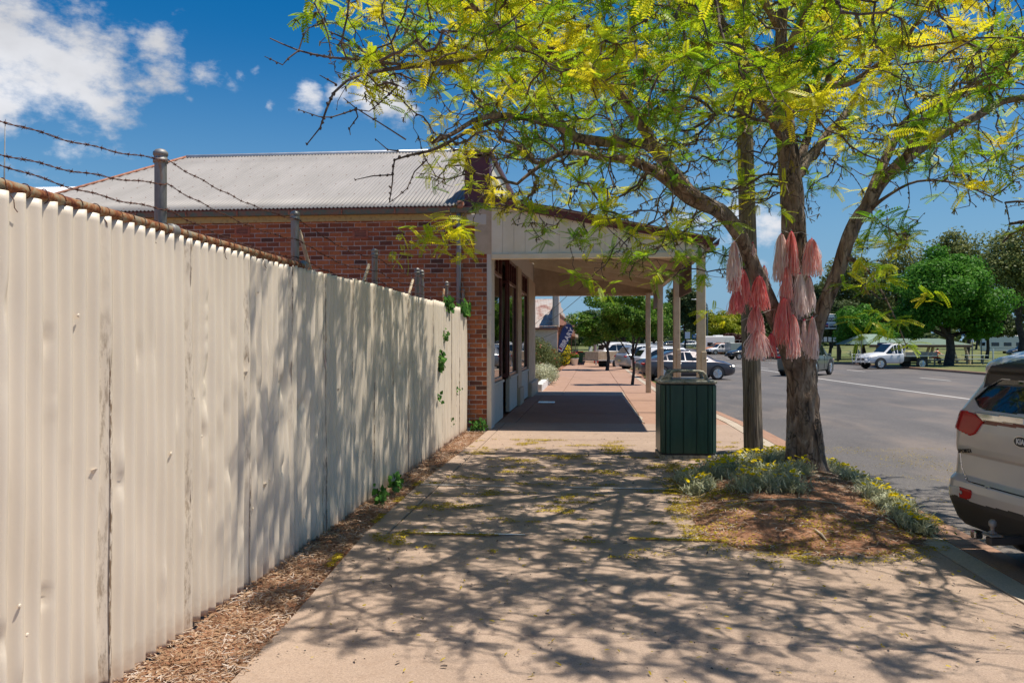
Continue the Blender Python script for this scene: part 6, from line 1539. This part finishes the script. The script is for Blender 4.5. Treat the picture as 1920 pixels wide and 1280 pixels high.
a = math.atan2(41, 23.5); Rx = Matrix(((CT,0,ST),(ST,0,-CT),(0,1,0))).to_4x4() @ Matrix.Rotation(a, 4, 'Z'); o.matrix_local = Matrix.Translation(c-f3*.012) @ Rx
mb = MB()
for k in range(4): mb.add([(.0+.01*k,-.02*k,0),(.05,-.05+.04*k,0),(.11-.01*k,.03*k,0),(.05,.01+.03*k,0)], [(0,1,2,3)])
o = mb.build('banner_emblem', M['white'], bt); o.matrix_local = Matrix.Translation(bl(1062,616)-f3*.012) @ Rx
mb = MB()
for k in range(3): a1, a2 = bl(1048+k*1.2,651-k*.6), bl(1052+k*1.3,659.5-k*.3); s_ = bl(1048.6+k*1.2,651-k*.6)-a1; mb.add([a1-f3*.010, a1+s_-f3*.010, a2+s_-f3*.010, a2-f3*.010], [(0,1,2,3)])
mb.build('banner_stripes', M['red'], bt)
# far shops on the left side of the street
FB = thing('rusty_roofed_shop', 'pale shop with rusty streaked iron roof beyond the planter', 'shop', (-2.6, 60, gz(60)))
MB().box(-12,0,.0,.3,0,2.85).build('side_wall', M['pinkwall'], FB); MB().box(-5.0,-3.5,-.02,.0,0,2.85).build('brick_panel', M['shopbrick'], FB)
MB().box(-.3,0,.31,22,0,4.0).build('street_wall', M['shopbrick'], FB)
for k in range(14):
    x0 = -12+k*.86
    def f(u, v, x0=x0): return (x0+.855*u, -.25+4.2*v, 2.85+2.35*v+.010*math.cos(u*.855/.12*2*math.pi))
    link('roof_sheet', grid_mesh('roof_sheet', f, 40, 3), M['old_roof'], FB)
MB().bbox(-12,.05,-.32,-.24,2.68,2.82,.01).build('gutter', M['gutter_red'], FB)
for k, (y0, y1, z) in enumerate(((0.0,1.6,5.35),(1.6,4.5,4.9),(4.5,9,4.6),(9,14,4.3),(14,22,4.1))): MB().bbox(-.35,.12,y0+.002,y1-.002,2.9 if k == 0 else 4.01,z+.35*(k == 0),.02).build('parapet_step', M['pinkwall'], FB)
MB().bbox(-.2,.15,-.45,-.05,3.0,5.9,.02).build('chimney', M['pinkwall'], FB)
for y0 in (3,8,13,18): MB().bbox(0,.05,y0,y0+2.6,.8,2.3,.01).build('window', M['carglass'], FB)
MB().add([(0,2,3.1),(3.0,2,2.7),(3.0,22,2.7),(0,22,3.1)], [(0,1,2,3)]).build('awning', M['old_roof'], FB)
for y0 in (2,8.6,15.2,21.8): MB().bbox(2.85,2.97,y0,y0+.12,-.1,2.7,.01).build('awning_post', M['riser'], FB)
for i, (y0, L, h, m_, lb) in enumerate(((84,16,4.2,'riser','cream shop building past the rusty roofed shop'),(102,22,5.0,'shopbrick','brick shop building near the end of the street'),(126,26,4.4,'peach','peach building farthest along the left side'))):
    t = thing('street_shop', lb, 'shop', (-2.6, y0, gz(y0))); MB().box(-12,0,0,L,0,h).build('wall', M[m_], t); MB().bbox(-.1,.15,-.05,L,h+.002,h+.5,.03).build('parapet', M['pinkwall'], t)
    MB().add([(.16,0,3.2),(3.0,0,2.8),(3.0,L,2.8),(.16,L,3.2)], [(0,1,2,3)]).build('awning', M['old_roof'], t)
    for k in range(int(L/5)): MB().bbox(2.85,2.97,k*5+.5,k*5+.62,-.1,2.8,.01).build('awning_post', M['riser'], t); MB().bbox(.0,.06,k*5+1,k*5+3.8,.7,2.4,.01).build('window', M['carglass'], t)
# things on the far footpath
def wheelie(x, y, lidm, bodym, lab):
    p = gpt(x, y); t = thing('street_bin', lab, 'bin', (p.x,p.y,gz(p.y))); mb = MB().add([(-.24,-.26,.06),(.24,-.26,.06),(.24,.26,.06),(-.24,.26,.06),(-.30,-.33,.95),(.30,-.33,.95),(.30,.33,.95),(-.30,.33,.95)], [(0,3,2,1),(4,5,6,7),(0,1,5,4),(1,2,6,5),(2,3,7,6),(3,0,4,7)]); mb.build('body', M[bodym], t)
    MB().bbox(-.32,.32,-.36,.34,.952,1.02,.03).build('lid', M[lidm], t)
    for s in (-.2,.2): MB().lathe([(.10,-.03),(.10,.03)], 12).build('wheel', M['black'], t, loc=(s,.3,.10), rot=(0,R(90),0))
wheelie(1087, 681, 'red', 'green', 'green wheelie bin with red lid against the far shops')
wheelie(1126, 681, 'green', 'green', 'dark green bin at the kerb beyond the second street tree')
wheelie(1119, 681, 'red', 'red', 'red bin at the kerb left of the dark green one')
p = gpt(1077, 685); t = thing('flower_tub', 'pale blue tub of red flowers beside the yellow bush', 'planter', (p.x,p.y,gz(p.y))); MB().lathe([(.22,0),(.30,.5),(.32,.5),(.32,.55)], 16).build('tub', M['white'], t, True)
V, F, Tt = leaves_in([(0,0,.72,.36,.36,.22)], 500, .10, 5, (0,0)); link('foliage', np_mesh('f', V, F, False, {'tint': Tt}), M['maple'], t, kind='stuff'); V, F, Tt = leaves_in([(0,0,.80,.36,.36,.2)], 60, .11, 6, (0,0)); link('flowers', np_mesh('f', V, F, False, {'tint': Tt}), M['redflower'], t, kind='stuff')
p = gpt(1107, 655.5); t = thing('sandwich_board', 'white sandwich board standing far along the footpath', 'sign', (p.x,p.y,gz(p.y))); 
for s in (-1,1): MB().add([(-.35,s*.25,0),(.35,s*.25,0),(.35,s*.02,1.1),(-.35,s*.02,1.1),(-.35,s*.28,0),(.35,s*.28,0),(.35,s*.05,1.1),(-.35,s*.05,1.1)], [(0,1,2,3),(4,5,6,7),(0,1,5,4),(2,3,7,6),(0,3,7,4),(1,2,6,5)]).build('board', M['white'], t)
p = gpt(1044, 700); t = thing('red_sign', 'small red sign standing at the foot of the library banner', 'sign', (p.x-.2,p.y+1,gz(p.y))); MB().bbox(-.16,.12,-.02,.02,.45,1.35,.01).build('panel', M['red'], t); MB().tube([(0,0,0),(0,0,.5)], .02, 6).build('leg', M['blacks'], t); o = MB().tube([(-.11,-.03,.7),(.05,-.03,.95),(-.08,-.03,1.2)], .014, 5).build('white_curve', M['white'], t)
p = gpt(1009, 722); t = MB().tube([(0,0,0),(0,0,.55)], .02, 8).build('garden_stake', M['maroon'], None, loc=(p.x,p.y,gz(p.y))); tag(t, 'short dark red stake in the silver shrub', 'stake')
p = gpt(1100, 676); t = thing('cafe_table', 'dark outdoor table far along the footpath', 'table', (p.x,p.y,gz(p.y))); MB().bbox(-.7,.9,-.35,.35,.70,.74,.01).build('top', M['brown'], t)
for x in (-.6,.8):
    for y in (-.3,.3): MB().tube([(x,y,0),(x,y,.7)], .02, 6).build('leg', M['blacks'], t)
# street lamp, road signs
p = gpt(1326, 655); t = thing('street_lamp', 'tall blue grey street lamp in front of the yellow trees', 'street lamp', (p.x,p.y,gz(p.y))); MB().tube([(0,0,0),(0,0,8.6),(-.4,0,9.2),(-1.9,0,9.6)], [.16,.11,.08,.06], 10).build('pole', M['cond'], t, True); MB().bbox(-2.9,-1.8,-.15,.15,9.5,9.68,.05).build('lamp_head', M['steel'], t)
def rsign(x, y, zc, w, h, mat, lab, txt=None):
    p = gpt(x, y); t = thing('road_sign', lab, 'sign', (p.x,p.y,gz(p.y))); MB().tube([(0,0,0),(0,0,zc+h/2)], .035, 8).build('post', M['galv'], t); MB().bbox(-w/2,w/2,-.06,-.04,zc-h/2,zc+h/2,.008).build('plate', M[mat], t); return t
rsign(1289, 655, 3.0, .9, 1.2, 'white', 'white road sign above the distant silver wagon')
t = rsign(1302, 654, 2.6, 1.1, .9, 'bluesign', 'blue arrow sign right of the distant silver wagon'); MB().prism([(-.35,2.6),(.0,2.9),(.0,2.7),(.35,2.7),(.35,2.5),(0,2.5),(0,2.3)], -.068, -.062, 'y').build('arrow', M['white'], t)
# town sign
p = gpt(1571, 677.5); D_t = pix((p.x,p.y,0))[2]; k_ = D_t/FPX; t = thing('town_sign', 'black town sign reading DUNEDOO with two pictures and notice plates on the lawn', 'sign', (p.x,p.y,gz(p.y)), TH)
zt = lambda y: HC+(640-y)*k_-gz(p.y)
for x in (0, -46*k_): MB().bbox(x-.09,x+.09,-.09,.09,-.1,zt(588),.01).build('post', M['blacks'], t)
MB().bbox(-45*k_,-2*k_,-.03,.03,zt(617.5),zt(588.5),.01).build('board', M['blacks'], t)
MB().bbox(-44*k_,-3*k_,-.045,-.031,zt(595.5),zt(589.3),.003).build('header_panel', M['white'], t); MB().bbox(-44*k_,-3*k_,-.045,-.031,zt(616.5),zt(603),.003).build('picture_panel', M['white'], t)
def tw(txt, size, x, z, mat, nm): o = link(nm, text_mesh(txt, size, .006, .004), M[mat], t, (x,-.05,z), (R(90),0,0)); return o
tw('DUNEDOO', 6.4*k_, -20.5*k_, zt(599), 'white', 'sign_letters')
MB().lathe([(1.4*k_,0),(1.4*k_,.01)], 16).build('emblem', M['blacks'], t, loc=(-5.5*k_,-.046,zt(592.6)), rot=(R(90),0,0))
tm = NT('sunset_picture'); sx = tm.N.new('ShaderNodeSeparateXYZ'); tm.L.new(tm.co('Generated'), sx.inputs[0]); tm.color(tm.ramp(sx.outputs[2], [(0,(.03,.012,.04)),(.3,(.10,.02,.10)),(.48,(.85,.30,.05)),(.6,(.30,.08,.25)),(.8,(.05,.04,.30)),(1,(.04,.05,.35))])); M['sunset'] = tm.m
tm = NT('hill_picture'); sx = tm.N.new('ShaderNodeSeparateXYZ'); tm.L.new(tm.co('Generated'), sx.inputs[0]); nn = tm.noise(tm.co('Generated',(3,1,1)), 3, 4); tm.color(tm.mix(tm.rng(tm.math('SUBTRACT', sx.outputs[2], tm.math('MULTIPLY', nn, .9)), -.06, .0), (.02,.02,.03), (.30,.36,.42))); M['hillpic'] = tm.m
MB().box(-31*k_,-18*k_,-.055,-.046,zt(614.5),zt(606)).build('sunset_picture', M['sunset'], t); MB().box(-16.5*k_,-3.8*k_,-.055,-.046,zt(614.5),zt(606)).build('hill_picture', M['hillpic'], t)
MB().bbox(-36*k_,-1*k_,-.03,.03,zt(641.5),zt(631.5),.01).build('notice_rail', M['blacks'], t)
for k in range(4): MB().bbox((-9.6-k*8.6)*k_,(-3.4-k*8.6)*k_,-.045,-.031,zt(640.5),zt(632),.003).build('notice', M['white'], t)
# library finger sign
p = gpt(1823, 683); D_t = pix((p.x,p.y,0))[2]; k_ = D_t/FPX; zt = lambda y: HC+(640-y)*k_-gz(p.y); t = thing('library_finger_sign', 'blue LIBRARY finger sign with left arrow on a grey post', 'sign', (p.x,p.y,gz(p.y)), TH)
MB().tube([(0,0,-.1),(0,0,zt(620))], .05, 8).build('post', M['galv'], t, True); MB().prism([(-22*k_,zt(626)),(-20*k_,zt(623.4)),(-.8*k_,zt(621.5)),(-.8*k_,zt(627.2)),(-20*k_,zt(629))], -.05, -.02, 'y').build('blade', M['bluesign'], t); tw('LIBRARY', 4.6*k_, -10*k_, zt(625.2), 'white', 'sign_letters').location.y = -.06
MB().prism([(-21.2*k_,zt(626)),(-18.6*k_,zt(624)),(-18.6*k_,zt(628))], -.058, -.052, 'y').build('arrow', M['white'], t)
for x, y, h, lb in ((1615,682,2.3,'thin grey post on the lawn left of the tray ute'),(1610,673,1.1,'white bollard on the lawn behind the thin grey post'),(1862,683,1.3,'white bollard on the lawn right of the picnic table'),(1840,681,2.3,'pale blue post beside the picnic table')):
    p = gpt(x, y); o = MB().tube([(0,0,-.1),(0,0,h)], .07 if h < 2 else .05, 8).build('lawn_post', M['white'] if h < 2 else M['galv'], None, loc=(p.x,p.y,gz(p.y))); tag(o, lb, 'post')
# picnic shelter
p = gpt(1742, 682); D_t = pix((p.x,p.y,0))[2]; k_ = D_t/FPX; zt = lambda y: HC+(640-y)*k_-gz(p.y); sh = thing('picnic_shelter', 'open park shelter with pale green roof on splayed timber legs', 'shelter', (p.x,p.y,gz(p.y)), TH)
for (a, b, nm) in ((-118,-48,'left'),(-60,75,'main')):
    mid = (a+b)/2; z0, z1 = zt(646), zt(626 if nm == 'left' else 634)
    MB().add([(a*k_,-.6,z0),(b*k_,-.6,z0),((b-20)*k_,3.0,z1),((a+20)*k_,3.0,z1),(b*k_,6.6,z0),(a*k_,6.6,z0)], [(0,1,2,3),(3,2,4,5),(0,3,5),(1,4,2)]).build('roof', M['green_roof' if nm == 'left' else 'dark_roof'], sh, loc=(0,0,0 if nm == 'main' else .02))
    MB().bbox(a*k_,b*k_,-.62,-.56,z0-.22,z0-.02,.01).build('fascia', M['brown'], sh)
for x0, x1, z in ((0,9,zt(650)),(42,54,zt(650)),(76,66,zt(650)),(-10,2,zt(650))): MB().tube([(x0*k_,.0,0),(x1*k_,0,zt(644))] if x0 != 42 else [(54*k_,0,0),(42*k_,0,zt(644))], .11, 6).build('leg', M['tan'], sh)
MB().box(-36*k_,12*k_,6,6.2,0,zt(646)).build('rear_wall', M['peach'], sh); MB().box(-45*k_,-37*k_,5,5.2,0,zt(646)).build('side_panel', M['tan'], sh); MB().bbox(-104*k_,-86*k_,-.68,-.64,zt(648),zt(642),.01).build('shelter_sign', M['blue'], sh)
def table(x, y, lb):
    p = gpt(x, y); t = thing('picnic_table', lb, 'picnic table', (p.x,p.y,gz(p.y)), TH, 'picnic tables on the lawn'); MB().bbox(-.9,.9,-.35,.35,.70,.76,.01).build('top', M['benchgreen'], t)
    for s in (-1,1): MB().bbox(-.9,.9,s*.60,s*.85,.42,.46,.01).build('seat', M['benchgreen'], t)
    for x_ in (-.65,.65): MB().bbox(x_-.04,x_+.04,-.72,.72,.30,.36,.01).bbox(x_-.05,x_+.05,-.06,.06,0,.70,.01).build('leg', M['galv'], t)
table(1768,684,'grey green picnic table beside the park tree trunk'); table(1828,683,'pale picnic table in front of the hedge'); table(1603,668,'picnic table on the lawn behind the town sign')
# seated person in hi-vis
p = gpt(1752, 684); pr = thing('person', 'person in orange hi-vis shirt and dark trousers seated at the picnic table', 'person', (p.x,p.y,gz(p.y)), TH)
bm = bmesh.new(); J = {'pel':(0,0,.52,.15),'ch':(.10,0,.88,.15),'sh':(.16,0,1.06,.12),'nk':(.20,0,1.14,.055),'hd':(.26,0,1.24,.095),'hd2':(.27,0,1.33,.085)}
for s, q in (('L',.12),('R',-.12)): J.update({'k'+s:(.42,q*1.1,.52,.075),'a'+s:(.38,q*1.1,.10,.05),'t'+s:(.54,q*1.1,.05,.045),'s'+s:(.17,q*1.55,1.02,.065),'e'+s:(.36,q*1.8,.86,.048),'w'+s:(.58,q*1.2,.84,.035),'f'+s:(.67,q*1.1,.84,.03)})
ed = [('pel','ch'),('ch','sh'),('sh','nk'),('nk','hd'),('hd','hd2')]+[e for s in 'LR' for e in (('pel','k'+s),('k'+s,'a'+s),('a'+s,'t'+s),('sh','s'+s),('s'+s,'e'+s),('e'+s,'w'+s),('w'+s,'f'+s))]
nm = list(J); me = bpy.data.meshes.new('body'); me.from_pydata([J[k][:3] for k in nm], [(nm.index(a), nm.index(b)) for a,b in ed], []); ob = link('body', me, M['skin'], pr)
sk_ = ob.modifiers.new('skin','SKIN'); sl_ = me.skin_vertices[0].data
for i, k in enumerate(nm): sl_[i].radius = (J[k][3],)*2
sl_[0].use_root = True; ob.modifiers.new('sub','SUBSURF').levels = 1; ob.modifiers['sub'].render_levels = 1
dg = bpy.context.evaluated_depsgraph_get(); dg.update(); me2 = bpy.data.meshes.new_from_object(ob.evaluated_get(dg)); ob.modifiers.clear(); ob.data = me2; me2.materials.clear(); me2.materials.append(M['skin'])
def cloth(name, test, mat, off=.012):
    keep = [q for q in me2.polygons if test(q.center)]; used = sorted({v for q in keep for v in q.vertices}); mp_ = {v:i for i,v in enumerate(used)}
    m3 = bpy.data.meshes.new(name); m3.from_pydata([tuple(me2.vertices[v].co+me2.vertices[v].normal*off) for v in used], [], [tuple(mp_[v] for v in q.vertices) for q in keep]); m3.shade_smooth(); link(name, m3, M[mat], pr)
cloth('shirt', lambda c: .56 < c.z < 1.12 and c.x < .44, 'hivis'); cloth('trousers', lambda c: c.z <= .60 and c.z > .12 and c.x < .6, 'denim'); cloth('hair', lambda c: c.z > 1.26 and c.x < .32, 'hair')
# overhead cables (their shadows cross the road) and far service wires
for k, (y, z) in enumerate(((7.1,7.4),(7.6,7.5),(8.2,7.5),(8.9,7.6))):
    o = MB().tube([(-30,y-3+.2*k,z),(0,y,z-.5),(30,y+3,z)], .012, 5).build('overhead_cable', M['cable'], None); tag(o, 'x', 'cable', 'cables over the street'); o['label'] = ['overhead cable crossing the street nearest the camera','overhead cable crossing the street, second nearest the camera','overhead cable crossing the street, second farthest','overhead cable crossing the street farthest from the camera'][k]
for k, (a, b) in enumerate((((1000,610),(1090,530)),((1000,626),(1110,538)),((1000,640),(1230,545)),((1316,514),(1370,521)))):
    d0, d1 = (50,30) if k < 3 else (34,40); o = MB().tube([wpt(*a,d0)+Vector((0,0,0)), wpt((a[0]+b[0])/2,(a[1]+b[1])/2+2,(d0+d1)/2), wpt(*b,d1)], .012, 5).build('service_wire', M['cable'], None)
    tag(o, ['upper thin wire crossing the rusty roof','middle thin wire crossing the rusty roof','lowest wire sloping past the rusty roof to the right','thin wire between the veranda gutter and the left limb'][k], 'wire')
# ivy and weeds
def ivy(label, pts, n, leaf, seed, name='ivy', cat='climbing plant', mat='ivy'):
    rr = np.random.RandomState(seed); pts = np.array([tuple(p) for p in pts]); c = pts.mean(0); t = thing(name, label, cat, tuple(c))
    k = rr.choice(len(pts), n); P = pts[k]+rr.normal(0,1,(n,3))*np.array((.03,.05,.05)); N = np.tile((1.0,-.5,.4),(n,1))+rr.normal(0,.45,(n,3)); N /= np.linalg.norm(N,axis=1,keepdims=True); D = np.cross(N, rr.normal(0,1,(n,3)))
    tv = np.array([(-.5,0,0),(-.25,-.42,.06),(.15,-.28,.02),(.5,0,-.06),(.15,.28,.02),(-.25,.42,.06)]); tf = np.array([(0,1,2,5),(5,2,3,4)]); V, F = scatter(tv, tf, P-c, D, N, leaf*rr.uniform(.6,1.4,n))
    link('leaves', np_mesh('leaves', V, F, False, {'tint': np.repeat(rr.uniform(0,1,n), 6)}), M[mat], t, kind='stuff')
    q = sorted([tuple(p-c) for p in pts], key=lambda a: a[2]+a[1]*.3); MB().tube([Vector(a)+Vector((-.01,0,0)) for a in q], .003, 5).build('stem', M['darkbark'], t)
def fy(Y, z, dx=.03): return Vector((FX+dx, Y, z))
ivy('glossy ivy tuft on top of the fence nearest the brick pillar', [fy(13.6+.09*k, 2.17+.03*math.sin(k)) for k in range(9)], 130, .085, 1)
ivy('glossy ivy tuft on top of the fence left of the other one', [fy(12.1+.09*k, 2.20-.015*k) for k in range(5)], 80, .085, 2)
ivy('small ivy sprig high on the fence below the tufts', [fy(12.0, 1.62+.05*k) for k in range(4)], 26, .06, 3)
ivy('ivy sprig with a hanging tail halfway up the fence', [fy(11.6+.02*k, 1.22+.05*k) for k in range(5)], 50, .075, 4)
ivy('tiny ivy sprout low in the middle of the fence panels', [fy(11.5, .78+.03*k) for k in range(2)], 12, .06, 5)
ivy('tiny ivy sprout at knee height near the brick pillar', [fy(13.1, .80+.03*k) for k in range(2)], 12, .06, 6)
ivy('small ivy sprout near the fence bottom', [fy(12.6, .32+.03*k) for k in range(2)], 12, .06, 7)
ivy('leafy weed at the foot of the fence beside the first path joint', [Vector((-2.10, 8.3+.05*k, .05+.03*(k%2))) for k in range(6)], 60, .06, 8, 'weed', 'weed')
ivy('second leafy weed at the foot of the fence nearer the camera', [Vector((-2.10, 7.75+.05*k, .04+.03*(k%2))) for k in range(5)], 45, .06, 9, 'weed', 'weed')
ivy('bright green weed growing against the brick pillar', [Vector((-2.12+.03*k, 14.2+.02*(k%3), .05+.04*(k%2))) for k in range(8)], 110, .06, 10, 'weed', 'weed')
ivy('small weed at the kerb under the silver beige SUV', [Vector((3.05+.0*k, 7.4+.06*k, -.08)) for k in range(5)], 60, .03, 12, 'weed', 'weed')
# antenna behind the fence at the left
p = wpt(6, 300, 8); o = MB().tube([p-Vector((0,0,1.0)), p+Vector((.02,0,.35))], [.012,.004], 6).build('antenna', M['galv'], None, True); tag(o, 'thin antenna rod standing behind the fence at the left edge', 'antenna')
